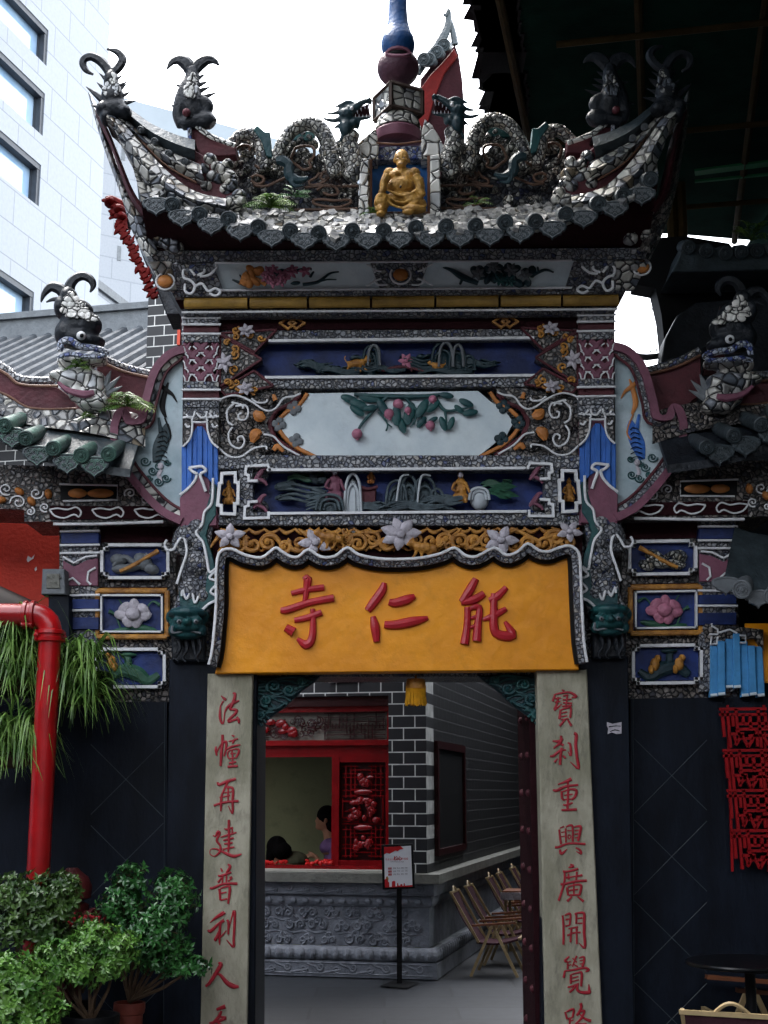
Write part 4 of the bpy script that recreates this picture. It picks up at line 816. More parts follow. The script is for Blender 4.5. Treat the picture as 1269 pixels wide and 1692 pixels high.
for c in ((1062, 360), (1070, 345), (1052, 375), (1066, 385), (1040, 392)): m1.blob(c[0], c[1], 15, 13, G, .42, .06, q.uniform(0, 90))
obj('shard_corner', m1, m_shard, gate)
# --- ridge wall with cloud fretwork
for f in (lambda p: p, M):
    m1 = MB(); m1.prism(ml(f, [(366, 352), (366, 300), (384, 268), (404, 246), (436, 268), (458, 262), (476, 250), (540, 258), (585, 250), (596, 352)]), G, .0, .2, .01); rw = obj('ridge_wall', m1, m_mosd, gate)
    m1 = MB()
    T = lambda l: ml(f, tr(l, 370, 150, 4.88))
    for l in ([(580, 460), (640, 445), (720, 460), (725, 530), (690, 570), (700, 620), (640, 635), (590, 600), (540, 560), (560, 500), (580, 460)], [(720, 880), (800, 875), (880, 885), (1010, 880), (1010, 910), (900, 940), (740, 915), (720, 880)], [(650, 780), (760, 770), (780, 760), (900, 770), (1090, 768)], [(570, 960), (800, 958), (1080, 950)], [(770, 660), (740, 700), (690, 730), (700, 760), (770, 750), (850, 700), (850, 650), (800, 660), (780, 700), (810, 720)],
              [(220, 700), (260, 680), (320, 700), (310, 740), (260, 750), (220, 720)], [(240, 760), (330, 770), (430, 730), (510, 690), (500, 650)], [(250, 600), (300, 625), (370, 600), (390, 560)], [(750, 800), (820, 760), (900, 780), (920, 830), (850, 840), (800, 820)], [(120, 560), (100, 480), (150, 440), (210, 450), (200, 480)]): m1.line(T(l), G, .275, 5, smooth=4)
    obj('cloud_outline', m1, m_tan, rw)
    m1 = MB(); qq = random.Random(12)
    for cx, cy, r in ((640, 510, 60), (600, 560, 40), (680, 600, 40), (270, 715, 45), (360, 660, 40), (420, 640, 35), (450, 520, 60), (520, 490, 50), (800, 480, 40), (790, 560, 60), (830, 640, 50), (850, 800, 60), (800, 820, 40), (650, 820, 40), (960, 800, 40), (1020, 820, 40), (300, 580, 30), (150, 600, 40), (180, 640, 50), (90, 600, 60), (160, 520, 30), (80, 540, 40), (900, 700, 30), (740, 640, 40), (620, 420, 60), (690, 400, 50), (560, 440, 40), (640, 370, 50), (730, 430, 40), (190, 430, 50), (240, 470, 50), (200, 510, 50), (150, 470, 40), (440, 470, 40), (480, 440, 40), (400, 520, 40), (960, 500, 50), (940, 580, 50), (930, 440, 40), (980, 640, 50)):
        c = T([(cx, cy)])[0]; m1.blob(c[0], c[1], r / 4.88, r / 6, G, .19, .06, qq.uniform(-40, 40))
    for i in range(14):
        cx, cy = qq.uniform(60, 1060), qq.uniform(520, 930); c = T([(cx, cy)])[0]; m1.blob(c[0], c[1], qq.uniform(6, 13), qq.uniform(4, 9), G, .2, .06, qq.uniform(-40, 40))
    obj('cloud_mosaic', m1, m_scale, rw)
    m1 = MB()
    for i in range(16): cx, cy = qq.uniform(60, 1060), qq.uniform(520, 930); c = T([(cx, cy)])[0]; scroll(m1, c[0], c[1], qq.uniform(7, 14), qq.uniform(0, 6), qq.uniform(.9, 1.5), qq.choice((-1, 1)), .255, 4.5)
    obj('cloud_curl', m1, m_scale, rw)
    m1 = MB()
    for cx, cy, r in ((40, 700, 70), (60, 760, 60), (20, 800, 60), (120, 850, 60), (60, 900, 60), (100, 930, 50), (0, 640, 60), (30, 600, 50), (140, 900, 50), (-110, 560, 60), (-160, 640, 55), (-90, 700, 60), (-140, 780, 55), (-40, 720, 60), (-60, 620, 50), (-190, 720, 40)): c = T([(cx, cy)])[0]; m1.blob(c[0], c[1], r / 4.88, r / 5.5, G, .5, .06, qq.uniform(-40, 40))
    obj('shard_heap', m1, m_shard, rw)
    m1 = MB()
    for i in range(34):
        a = T([(860 + qq.uniform(-60, 60), 480 + qq.uniform(-20, 60))])[0]; b = T([(880 + qq.uniform(-90, 90), 700 + qq.uniform(-60, 100))])[0]; m1.line([(a[0], a[1], 1.5), ((a[0] + b[0]) / 2 + qq.uniform(-5, 5), (a[1] + b[1]) / 2, 1.2), (b[0], b[1], .8)], G, .27 + qq.uniform(0, .05), smooth=3, n=4)
    tag(solo('dry_roots', m1, m_root, 'dry brown roots hanging over the ridge fretwork ' + ('left' if f is not M else 'right') + ' of the seated statue', 'roots'), None, None)
# --- niche behind the seated statue
m1 = MB()
m1.prism([(592, 366), (595, 261), (610, 261), (610, 352), (711, 352), (711, 256), (727, 254), (729, 360)], G, .1, .44, .008); nc = obj('niche', m1, m_shardw, gate)
m1 = MB(); m1.prism([(606, 352), (714, 352), (714, 250), (606, 255)], G, .1, .22, 0); obj('niche_back', m1, m_niche, nc)
m1 = MB()
for a, b in (((612, 352), (612, 264)), ((709, 352), (709, 258)), ((609, 353), (712, 352))): m1.line([a, b], G, .41, 6, smooth=0)
obj('brown_edge', m1, m_brown, nc)
for P in ([(594, 262), (585, 250), (592, 235), (606, 222), (621, 210), (626, 240), (624, 262)], [(727, 256), (736, 246), (724, 222), (714, 206), (702, 196), (697, 215), (696, 262)]): m1 = MB(); m1.prism(P, G, .1, .36, .008); obj('shard_shoulder', m1, m_shardw, nc)
m1 = MB(); m1.prism([(622, 264), (698, 262), (696, 240), (624, 242)], G, .06, .3, .006); obj('blue_white_band', m1, m_mosblue, nc)
# --- finial
fb = G.at(658, 238, .2)
fin = thing('roof_finial', 'blue gourd finial over purple ball and mosaic cube on the gate ridge', 'finial', fb)
def zat(y): return G.at(658, y, .2).z
def rw_(px): return px * G.sc(658, 150, .2)
m1 = MB(); z0 = fb.z; m1.lathe([(rw_(34), 0), (rw_(37), .005), (rw_(38), .03), (rw_(39), zat(222) - z0), (rw_(36), zat(218) - z0), (0, zat(217) - z0)], fb, 20); b_ = obj('lotus_ring', m1, m_purple, fin)
m1 = MB(); m1.line([(622, 236, 4), (658, 238, 4), (696, 233, 4)], G, .36, smooth=3); obj('gold_edge', m1, m_brown, b_)
m1 = MB(); m1.lathe([(rw_(38 * math.cos(a)), zat(217) - z0 + (zat(180) - zat(217)) * math.sin(a)) for a in [i * 1.571 / 8 for i in range(9)]], fb, 20); obj('mosaic_dome', m1, m_shard, fin)
cz = (zat(194) + zat(156)) / 2; hh = (zat(156) - zat(194)) / 2; hw = rw_(29)
Rz = Matrix.Rotation(rad(28), 3, 'Z'); c0 = Vector((fb.x, fb.y, cz)); m1 = MB()
m1.add([c0 + Rz @ Vector((x_ * hw, y_ * hw, z_ * hh)) for x_, y_, z_ in ((-1, -1, -1), (1, -1, -1), (1, 1, -1), (-1, 1, -1), (-1, -1, 1), (1, -1, 1), (1, 1, 1), (-1, 1, 1))], [(0, 3, 2, 1), (4, 5, 6, 7), (0, 1, 5, 4), (1, 2, 6, 5), (2, 3, 7, 6), (3, 0, 4, 7)]); cu = obj('mosaic_cube', m1, m_shard, fin)
m1 = MB()
V = [c0 + Rz @ Vector((x_ * hw, y_ * hw, z_ * hh)) for x_, y_, z_ in ((-1, -1, -1), (1, -1, -1), (1, 1, -1), (-1, 1, -1), (-1, -1, 1), (1, -1, 1), (1, 1, 1), (-1, 1, 1))]
for a, b in ((0, 1), (1, 2), (2, 3), (3, 0), (4, 5), (5, 6), (6, 7), (7, 4), (0, 4), (1, 5), (2, 6), (3, 7)): m1.bar(V[a], V[b], .022, .022, (.3, .5, .7))
obj('cube_edge', m1, m_root, cu)
bc = Vector((fb.x, fb.y, zat(113))); r_ = rw_(35)
m1 = MB(); m1.lathe([(r_ * max(.02, math.sin(t)), -r_ * .92 * math.cos(t)) for t in [i * 3.1416 / 14 for i in range(15)]], bc, 24); ball = obj('purple_ball', m1, paint('dark_purple_ball', '53303f', .6, .3, 6, .35, dirt=.5), fin)
m1 = MB(); P = [bc + Vector((r_ * 1.0 * .52 * math.cos(a), -r_ * (.93 - .13 * math.cos(a) ** 2), r_ * (.3 + .22 * math.sin(a)))) for a in [i * .4189 for i in range(15)]]; m1.tube(P, .016, 6, None, 1, True); obj('mouth_rim', m1, m_purple, ball)
m1 = MB(); m1.ell(bc + Vector((0, -r_ * .78, r_ * .3)), (r_ * .5, r_ * .22, r_ * .2), None, 16, 10); obj('mouth_dark', m1, m_black, ball)  # solid black ellipsoid, the dark of the mouth hole put into colour
zb = zat(92); zt = zat(40); m1 = MB(); pr = [(r_ * .62, zb), (r_ * .76, zb + .03), (r_ * .81, zb + .075), (r_ * .76, zb + .12), (r_ * .62, zb + .16), (r_ * .5, zt), (r_ * .44, zat(20)), (r_ * .43, zat(0)), (r_ * .42, zat(-25)), (r_ * .25, zat(-45)), (0, zat(-60))]
m1.lathe([(a, b - z0) for a, b in pr], fb, 24); obj('gourd', m1, m_gourd, fin)
# --- dragons on the ridge
def dragon(f, label):
    T = lambda l: ml(f, tr(l, 370, 150, 4.88)); c = T([(600, 600)])[0]
    d = thing('dragon_ornament', label, 'dragon', G.at(c[0], 345, .3), 0, 'dragons facing the gourd finial')
    m1 = MB(); D = .34
    def body(l, dd): P = spline(T(l), 5); m1.tube([G.at(p[0], p[1], dd) for p in P], [p[2] * G.sc(600, 250, dd) / 2 for p in P], 10, None, 1)
    body([(1040, 330, 130), (1010, 420, 150), (1030, 520, 170), (1060, 620, 160), (1010, 720, 120)], D + .05)
    body([(900, 690, 110), (870, 560, 135), (830, 400, 140), (760, 290, 135), (660, 265, 125), (560, 310, 118), (500, 380, 110), (450, 470, 105), (420, 580, 90)], D)
    body([(340, 640, 90), (310, 520, 115), (300, 420, 122), (230, 355, 115), (150, 355, 110), (80, 410, 100), (20, 450, 80), (-40, 430, 40), (-90, 380, 16)], D - .03)
    b = obj('body', fused(m1, .011, 1), m_scale, d, 60)
    m1 = MB()
    for (x_, y_, rx, ry, an) in ((985, 190, 62, 52, 20), (985, 300, 58, 84, 0), (1040, 270, 40, 40, 0), (1020, 150, 42, 30, 30), (1172, 82, 24, 20, 0)):
        c = T([(x_, y_)])[0]; m1.blob(c[0], c[1], rx / 4.88, ry / 4.88, G, D + .08, max(.035, min(rx, ry) / 4.88 * G.sc(600, 200)), an if f is not M else -an)
    for l in ([(990, 185, 84), (1050, 140, 74), (1110, 98, 56), (1160, 80, 44), (1188, 108, 22)], [(985, 240, 80), (1060, 232, 46), (1120, 222, 38), (1172, 212, 30), (1192, 190, 10)], [(1050, 110, 40), (1000, 90, 38), (930, 118, 28), (878, 140, 4)], [(1000, 150, 46), (930, 172, 38), (860, 185, 26), (796, 174, 4)], [(960, 220, 60), (890, 240, 40), (830, 232, 30), (775, 208, 4)], [(980, 270, 56), (920, 285, 36), (868, 318, 4)], [(985, 330, 60), (950, 385, 40), (915, 432, 4)], [(1020, 330, 50), (1050, 390, 30), (1035, 432, 4)], [(1090, 240, 30), (1085, 290, 22), (1060, 330, 4)], [(1030, 120, 34), (965, 128, 30), (905, 158, 4)]): m1.line(T(l), G, D + .08, k=.8)
    hd = obj('head', fused(m1, .0062, 1), m_dteal, d)
    m1 = MB(); m1.prism(T([(1010, 215), (1060, 160), (1120, 120), (1165, 105), (1180, 190), (1120, 212), (1040, 228)]), G, D + .03, D + .06, .003); obj('open_mouth', m1, m_dmar, hd)
    m1 = MB(); [m1.line(T([(x_, y_, 12), (x_ + 4, y_ + 26, 2)]), G, D + .1, smooth=0) for x_, y_ in ((1075, 160), (1105, 140), (1135, 122))]; [m1.line(T([(x_, 212, 10), (x_, 188, 2)]), G, D + .1, smooth=0) for x_ in (1060, 1090, 1120, 1150, 1172)]; m1.line(T([(1168, 100, 14), (1166, 130, 8), (1160, 150, 3)]), G, D + .11); obj('teeth', m1, m_petal, hd)
    m1 = MB(); c = T([(1030, 142)])[0]; m1.blob(c[0], c[1], 3.2, 3.2, G, D + .16, None); obj('eye', m1, m_white, hd)
    m1 = MB()
    for P in ([(330, 330), (265, 275), (235, 310), (300, 400), (340, 520), (390, 540), (372, 330)], [(830, 270), (850, 300), (880, 380), (920, 470), (880, 470), (830, 400), (800, 300)], [(700, 235), (680, 222), (655, 240), (690, 262)], [(560, 265), (590, 275), (600, 290), (540, 310)], [(500, 320), (460, 350), (500, 380)]): m1.prism(T(P), G, D - .06, D + .02, .004)
    m1.prism(T([(510, 380), (530, 400), (720, 400), (740, 330), (640, 320), (560, 350)]), G, D - .15, D - .1, .004)
    obj('fin', m1, m_teal, d)
    m1 = MB(); m1.line(T([(420, 560, 70), (470, 560, 90), (520, 600, 80), (530, 680, 90), (600, 720, 70), (680, 700, 30)]), G, D + .02, k=.6); m1.line(T([(540, 660, 50), (560, 760, 40), (640, 760, 10)]), G, D + .03, k=.6); obj('leg', m1, m_dteal, d)
    return d
dragon(lambda p: p, 'mosaic dragon with open jaws left of the gourd finial'); dragon(lambda p: (1318 - p[0] + (8 if p[0] < 560 else 10), p[1] - 6) + tuple(p[2:]), 'mosaic dragon with open jaws right of the gourd finial, its tail in shade')
# --- fish ornaments
def spikes(m, l, D, pl=G):
    for a, b, w_ in l: m.line([a + (w_,), ((a[0] + b[0]) / 2, (a[1] + b[1]) / 2, w_ * .6), b + (1,)], pl, D, k=.6, smooth=2)
qq2 = random.Random(14)
def corner_fish(f, label, mat, matsh):
    D = .62; c = f((182, 205)); d = thing('fish_ornament', label, 'fish', G.at(c[0], c[1], D), 0, 'upturned fish on the gate roof')
    m1 = MB()
    for (x_, y_, rx, ry) in ((184, 135, 13, 20), (186, 160, 20, 22), (190, 180, 22, 18), (176, 196, 11, 12), (172, 182, 14, 14), (205, 186, 14, 12)): cc = f((x_, y_)); m1.blob(cc[0], cc[1], rx, ry, G, D, .07)
    obj('body', fused(m1, .01, 1), mat, d)
    m1 = MB(); m1.line(ml(f, [(182, 122, 16), (176, 112, 16), (166, 101, 16), (152, 94, 15), (140, 97, 14), (137, 106, 12), (143, 117, 9), (154, 123, 4)]), G, D, k=.9); m1.line(ml(f, [(184, 122, 16), (195, 113, 16), (202, 101, 15), (200, 92, 13), (192, 85, 11), (177, 81, 4)]), G, D, k=.9); obj('tail', m1, mat, d)
    m1 = MB()
    for y_, n_ in ((124, 1), (131, 2), (139, 3), (147, 4), (154, 3)):
        for j in range(n_): cc = f((187 + (j - (n_ - 1) / 2) * 7.5 - (y_ - 124) * .12, y_)); m1.blob(cc[0], cc[1], 4.8, 5.6, G, D + .055, .01, qq2.uniform(-30, 30), 6, 4)
    obj('scale_patch', m1, matsh, d)
    m1 = MB(); spikes(m1, [tuple((f(a), f(b), w_)) for a, b, w_ in (((170, 165), (142, 143), 14), ((192, 152), (210, 138), 12), ((195, 162), (217, 151), 12), ((198, 172), (226, 166), 13), ((170, 178), (150, 174), 11), ((178, 152), (160, 136), 11), ((178, 134), (164, 121), 9), ((188, 134), (204, 123), 9), ((192, 144), (212, 134), 10))], D); obj('fin', m1, mat, d)
    return d
def inner_fish(f, label, mat, matsh):
    D = .45; c = f((320, 262)); d = thing('fish_ornament', label, 'fish', G.at(c[0], c[1], D), 0, 'upturned fish on the gate roof')
    m1 = MB()
    for l in ([(317, 112, 18), (318, 128, 24), (312, 150, 34), (302, 172, 30), (296, 190, 22), (302, 208, 20)], [(312, 150, 24), (326, 166, 24), (342, 174, 22), (340, 186, 16), (326, 190, 14)], [(300, 205, 22), (322, 200, 26), (342, 200, 30), (352, 206, 20)], [(316, 140, 26), (314, 160, 38), (318, 178, 36), (326, 192, 30)]): P = spline(ml(f, l), 4); m1.tube([G.at(p[0], p[1], D) for p in P], [p[2] * .5 * G.sc(318, 150) for p in P], 10)
    obj('body', fused(m1, .009, 1), mat, d)
    m1 = MB(); m1.line(ml(f, [(316, 122, 18), (309, 106, 24), (296, 99, 20), (284, 103, 12), (276, 115, 3)]), G, D, k=.5); m1.line(ml(f, [(318, 122, 18), (329, 106, 24), (342, 99, 20), (354, 101, 12), (362, 108, 3)]), G, D, k=.5); obj('tail', m1, mat, d)
    m1 = MB()
    for y_, n_ in ((124, 1), (131, 2), (138, 2), (145, 3), (152, 3), (158, 2)):
        for j in range(n_): cc = f((319 + (j - (n_ - 1) / 2) * 8 - (y_ - 124) * .15, y_)); m1.blob(cc[0], cc[1], 5, 5.6, G, D + .075, .01, qq2.uniform(-30, 30), 6, 4)
    obj('scale_patch', m1, matsh, d)
    m1 = MB(); spikes(m1, [tuple((f(a), f(b), w_)) for a, b, w_ in (((308, 146), (288, 139), 12), ((302, 172), (278, 176), 12), ((304, 158), (288, 158), 9), ((322, 132), (340, 122), 12), ((324, 142), (345, 134), 12), ((326, 152), (348, 143), 12), ((328, 164), (360, 152), 13))], D); obj('fin', m1, mat, d)
    m1 = MB(); cc = f((308, 186)); m1.blob(cc[0], cc[1], 7, 7, G, D + .07, None); obj('red_ball', m1, m_maroon, d)
    m1 = MB(); m1.prism(ml(f, [(310, 196), (318, 200), (352, 226), (390, 238), (390, 256), (345, 258), (318, 262)]), G, D - .1, D - .02, .005); st_ = obj('pedestal', m1, m_maroon, d)
    m1 = MB(); m1.line(ml(f, [(312, 198, 7), (314, 230, 7), (317, 264, 7)]), G, D + .01); obj('mosaic_edge', m1, m_mosblue, st_); m1 = MB(); m1.line(ml(f, [(318, 202, 9), (350, 226, 9), (388, 240, 9)]), G, D + .01); obj('shard_edge', m1, m_shardw, st_)
    return d
corner_fish(lambda p: p, 'black horned fish on the upturned left tip of the gate roof', m_dark, m_shardw); inner_fish(lambda p: p, 'black fork-tailed fish on a maroon pedestal left of the mosaic dragons', m_dark, m_shardw)
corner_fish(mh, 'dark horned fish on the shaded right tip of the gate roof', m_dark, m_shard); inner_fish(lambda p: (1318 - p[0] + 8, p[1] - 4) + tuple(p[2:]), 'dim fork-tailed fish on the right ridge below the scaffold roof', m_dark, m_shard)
# --- the seated statue
def statue():
    T = lambda l: tr(l, 590, 120, 6.767); D = .40; k = G.sc(660, 300, D); m1 = MB()
    def B(x_, y_, rx, ry, dz, rd, an=0): c = T([(x_, y_)])[0]; m1.blob(c[0], c[1], rx / 6.767, ry / 6.767, G, D + dz, rd / 6.767 * k, an, 16, 10)
    B(498, 955, 84, 100, .02, 88); B(495, 1035, 52, 44, .045, 56); B(495, 1010, 60, 55, .03, 70); B(414, 985, 12, 34, 0, 18); B(584, 985, 12, 34, 0, 18); B(500, 1000, 22, 24, .045, 40)
    B(500, 1085, 60, 40, 0, 60); B(500, 1180, 165, 130, 0, 110); B(495, 1270, 165, 110, .03, 120); B(420, 1150, 70, 55, .05, 60); B(580, 1150, 70, 55, .05, 60)
    B(360, 1130, 70, 70, 0, 70, 30); B(640, 1130, 70, 70, 0, 70, -30); B(480, 1420, 190, 80, .02, 120); B(620, 1440, 170, 90, .05, 110, 20); B(640, 1530, 140, 50, .09, 80); B(280, 1440, 90, 110, .07, 100); B(270, 1540, 70, 60, .08, 90); B(265, 1580, 55, 30, .12, 60); B(570, 1560, 70, 30, .13, 50)
    for l in ([(340, 1150, 110), (300, 1230, 95), (290, 1300, 80), (265, 1350, 70)], [(650, 1150, 110), (700, 1240, 110), (710, 1320, 100), (740, 1380, 80)], [(690, 1180, 50), (720, 1200, 60), (690, 1270, 40), (650, 1330, 30)], [(340, 1310, 25), (420, 1350, 34), (520, 1375, 34), (600, 1350, 34), (660, 1310, 25)], [(330, 1400, 30), (400, 1480, 30), (500, 1510, 30), (580, 1480, 30), (680, 1440, 30)], [(340, 1360, 24), (420, 1430, 28), (520, 1450, 28), (620, 1420, 28), (720, 1390, 26)], [(220, 1380, 26), (200, 1460, 26), (215, 1540, 24)], [(310, 1400, 26), (320, 1480, 26), (310, 1560, 24)], [(520, 1540, 24), (600, 1500, 26), (700, 1500, 26), (780, 1480, 24)]):
        P = spline(T(l), 4); m1.tube([G.at(p[0], p[1], D + .1) for p in P], [p[2] / 2 * k for p in P], 8)
    for i, x_ in enumerate((240, 255, 270, 285)): m1.line(T([(x_, 1340, 18), (x_ - 3, 1370, 17), (x_ - 2, 1392, 14)]), G, D + .2, k=1)
    return fused(m1, .0055, 1)
bs = solo('seated_statue', statue(), m_brass, 'gold pot-bellied statue sitting in the blue niche of the gate ridge', 'statue')
MW[bs.name] = Matrix.Translation(bs.location)
T = lambda l: tr(l, 590, 120, 6.767)
m1 = MB()
for s in (-1, 1): c = T([(490 + s * 32, 950)])[0]; m1.blob(c[0], c[1], 2.2, .8, G, .548, .004, 0, 7, 5)
m1.line(T([(465, 1008, 5), (490, 1014, 7), (515, 1008, 5)]), G, .545, k=.5); c = T([(487, 1277)])[0]; m1.blob(c[0], c[1], 2, 2.4, G, .62, .012, 0, 7, 5); obj('face_lines', m1, m_root, bs)
m1 = MB(); m1.line(T([(430, 975, 8), (470, 962, 16), (500, 970, 10), (530, 962, 16), (560, 975, 8)]), G, .54); m1.line(T([(440, 935, 10), (465, 928, 14)]), G, .54); m1.line(T([(515, 928, 14), (545, 935, 10)]), G, .54); obj('brow_and_moustache', m1, m_brass, bs)

# ================================================================== WING WALLS
WY = YP(.16)
def notch(x0, y0, x1, y1, n=8): return [(x0 + n, y0), (x1 - n, y0), (x1 - n, y0 + n * .8), (x1, y0 + n * .8), (x1, y1 - n * .8), (x1 - n, y1 - n * .8), (x1 - n, y1), (x0 + n, y1), (x0 + n, y1 - n * .8), (x0, y1 - n * .8), (x0, y0 + n * .8), (x0 + n, y0 + n * .8)]
def wframe(pts, pl, d, w_):
    m = MB(); P = pts + [pts[0]]
    for a, b in zip(P[:-1], P[1:]):
        A_, B_ = pl.at(a[0], a[1], d), pl.at(b[0], b[1], d); t = (B_ - A_).normalized(); hw_ = w_ / 2 * pl.sc(a[0], a[1], d); m.bar(A_ - t * hw_ * .97, B_ + t * hw_ * .97, hw_ * 2, .035, (0, 1, 0))
    return m
def wing(f, side):
    L = f is not M
    wg = thing('wing_wall', ('left' if L else 'right') + ' wing wall beside the gate with three relief panels ' + ('behind the red pipe' if L else 'above the round table'), 'wall', WY.at(f((180, 1700))[0], 1700) * Vector((1, 1, 0)) if False else Vector((WY.at(f((180, 1500))[0], 1500).x, .16, 0)))
    bw = pyz(WY, f((200, 0))[0], 0)
    m1 = MB(); m1.prism(ml(f, [(-330, bw), (276, bw), (276, 1160), (-330, 1160)]), WY, -.4, 0, 0); lw = obj('lower_wall', m1, m_granite, wg)
    m1 = MB()
    for l in ([(272, 1160), (270, bw)],):
        if l: m1.line(ml(f, l), WY, .0, 1.1, smooth=0, n=4)
    for k in range(-4, 8):
        for sg in (-1, 1):
            pts_ = []
            for x_ in (150, 270):
                y_ = 1288 + k * 134 / 2 * 1 + sg * (x_ - 208); pts_.append((x_, y_))
            if (k % 2) or min(p[1] for p in pts_) < 1166 or max(p[1] for p in pts_) > 1780: continue
            m1.line(ml(f, pts_), WY, -.0006, 1.6, smooth=0, n=4)
    obj('joint_line', m1, m_tile, lw)
    m1 = MB(); m1.prism(ml(f, [(98, 1160), (290, 1160), (290, 862), (98, 862)]), WY, -.38, .0, 0); up = obj('upper_wall', m1, m_mosb, wg)
    m1 = MB(); m1.prism(ml(f, [(166, 1052), (276, 1052), (276, 970), (166, 970)]), WY, -.02, .006, 0); m1.prism(ml(f, [(166, 896), (285, 896), (285, 868), (166, 868)]), WY, -.02, .006, 0); obj('maroon_ground', m1, m_dmar, up)
    for n_, (x0, y0, x1, y1) in enumerate(((169, 901, 278, 955), (160, 976, 276, 1052), (160, 1073, 272, 1135))):
        if not L: x0 += 0; x1 -= 0
        fr2 = notch(x0, y0, x1, y1) if n_ != 1 else [(x0 + 8, y0 + 8), (x1 - 8, y0 + 8), (x1 - 8, y1 - 8), (x0 + 8, y1 - 8)]
        m2 = MB(); m2.prism(ml(f, [(x0 + 4, y1 - 4), (x1 - 4, y1 - 4), (x1 - 4, y0 + 4), (x0 + 4, y0 + 4)]), WY, -.02, .012, 0); pn = obj('relief_panel', m2, m_blue, wg)
        obj('white_frame', wframe(ml(f, fr2), WY, .035, 5 if n_ != 1 else 3), m_white, pn)
        if n_ == 1:
            m2 = MB(); Q = ml(f, [(x0, y0), (x1, y0), (x1, y1), (x0, y1)]); Q.append(Q[0])
            for a, b in zip(Q[:-1], Q[1:]): m2.line([a, b], WY, .04, 9, smooth=0)
            obj('gold_frame', m2, m_gold, pn)
            m2 = MB(); c = f((220, 1014)); 
            for j in range(7): a = j * .9 + .3; m2.blob(c[0] + math.cos(a) * 19, c[1] + math.sin(a) * 13, 13, 9, WY, .04, .02, -math.degrees(a), 9, 6)
            m2.blob(c[0], c[1], 13, 11, WY, .06, .03); obj('lotus_flower', m2, m_petal if L else m_pink, pn)
            m2 = MB(); m2.line(ml(f, [(180, 1010, 8), (190, 1016, 3), (200, 1040, 3)]), WY, .03); m2.line(ml(f, [(196, 990, 2), (206, 1005, 3)]), WY, .03); m2.line(ml(f, [(240, 1008, 3), (252, 994, 3), (264, 1000, 6)]), WY, .03)
            m2.blob(*f((235, 1038)), 26, 6, WY, .02, .02, 10); m2.blob(*f((200, 1042)), 18, 5, WY, .02, .02, -10); obj('lotus_leaf', m2, m_green, pn)
        elif n_ == 0:
            m2 = MB()
            for x_, y_, rx, ry, an in ((196, 925, 14, 10, 10), (236, 928, 18, 13, 40), (215, 938, 26, 7, -10), (250, 940, 14, 9, 20), (200, 940, 16, 8, 0)): cc = f((x_, y_)); m2.blob(cc[0], cc[1], rx, ry, WY, .035, .04, an)
            m2.line(ml(f, [(186, 935, 5), (205, 920, 8), (225, 930, 9), (244, 915, 6)]), WY, .06); obj('grey_relief', m2, m_ash if L else m_scale, pn)
            m2 = MB(); m2.line(ml(f, [(198, 944, 6), (220, 934, 7), (240, 922, 6), (262, 910, 9)]), WY, .07); obj('gold_relief', m2, m_gold, pn)
        else:
            m2 = MB(); m2.line(ml(f, [(180, 1122, 14), (200, 1108, 20), (225, 1112, 24), (245, 1124, 16), (262, 1114, 10)]), WY, .03, k=.5); m2.line(ml(f, [(210, 1108, 14), (212, 1090, 12), (206, 1082, 8)]), WY, .03, k=.6); m2.blob(*f((212, 1082)), 14, 4, WY, .03, .02); obj('green_relief', m2, m_green if L else m_dteal, pn)
            m2 = MB()
            for x_ in ((184,) if L else (196, 236)): 
                for dx, dy, rx, ry in ((0, 0, 8, 11), (-5, -10, 6, 6), (6, 8, 5, 8)): cc = f((x_ + dx, 1094 + dy + (10 if not L else 0))); m2.blob(cc[0], cc[1], rx, ry, WY, .04, .03)
            obj('gold_relief', m2, m_gold, pn)
    # column with bands
    m1 = MB(); m1.prism(ml(f, [(104, 1150), (162, 1150), (162, 868), (102, 868)]), WY, -.05, .05, .004); cl = obj('column', m1, m_mos, wg)
    m1 = MB(); [m1.prism(ml(f, [(101, y1), (163, y1), (163, y0), (101, y0)]), WY, .0, .065, .003) for y0, y1 in ((880, 898), (990, 1006), (1020, 1040))]; obj('blue_band', m1, m_blue, cl)
    m1 = MB(); [m1.line(ml(f, [(99, y_), (165, y_ - 1)]), WY, .07, 4, smooth=0) for y_ in (878, 901, 914, 984, 1009)]
    m1.line(ml(f, [(104, 920), (122, 930), (142, 920), (160, 918)]), WY, .07, 4, smooth=0); m1.line(ml(f, [(150, 966), (144, 960), (146, 945), (158, 938)]), WY, .07, 4, smooth=0); m1.line(ml(f, [(106, 962), (120, 955), (132, 966)]), WY, .07, 4, smooth=0); obj('white_lines', m1, m_white, cl)
    m1 = MB(); m1.prism(ml(f, [(104, 968), (162, 968), (162, 922), (142, 926), (122, 936), (104, 926)]), WY, .04, .062, .004); obj('purple_key', m1, m_purple, cl)
    # frieze under the eave
    m1 = MB(); m1.prism(ml(f, [(40, 862), (292, 862), (292, 775), (-330, 760), (-330, 830), (40, 842)]), WY, -.3, .16, 0); fzz = obj('eave_frieze', m1, m_mosb, wg)
    m1 = MB(); m1.prism(ml(f, [(100, 826), (192, 826), (192, 802), (100, 802)]), WY, .15, .168, 0); obj('dark_panel', m1, m_black, fzz)
    m1 = MB(); [m1.blob(*f((x_, 815)), rx, 8, WY, .175, .02) for x_, rx in ((128, 16), (166, 22))]; obj('gold_relief', m1, m_orangep, fzz)
    m1 = MB(); m1.prism(ml(f, [(82, 858), (290, 858), (290, 836), (82, 836)]), WY, .15, .168, 0); obj('maroon_band', m1, m_dmar, fzz)
    m1 = MB(); m1.line(ml(f, [(88, 866), (150, 866), (270, 862)]), WY, .17, 5, smooth=0); m1.line(ml(f, [(98, 800), (194, 802), (194, 826), (104, 828)]), WY, .175, 3.5, smooth=0)
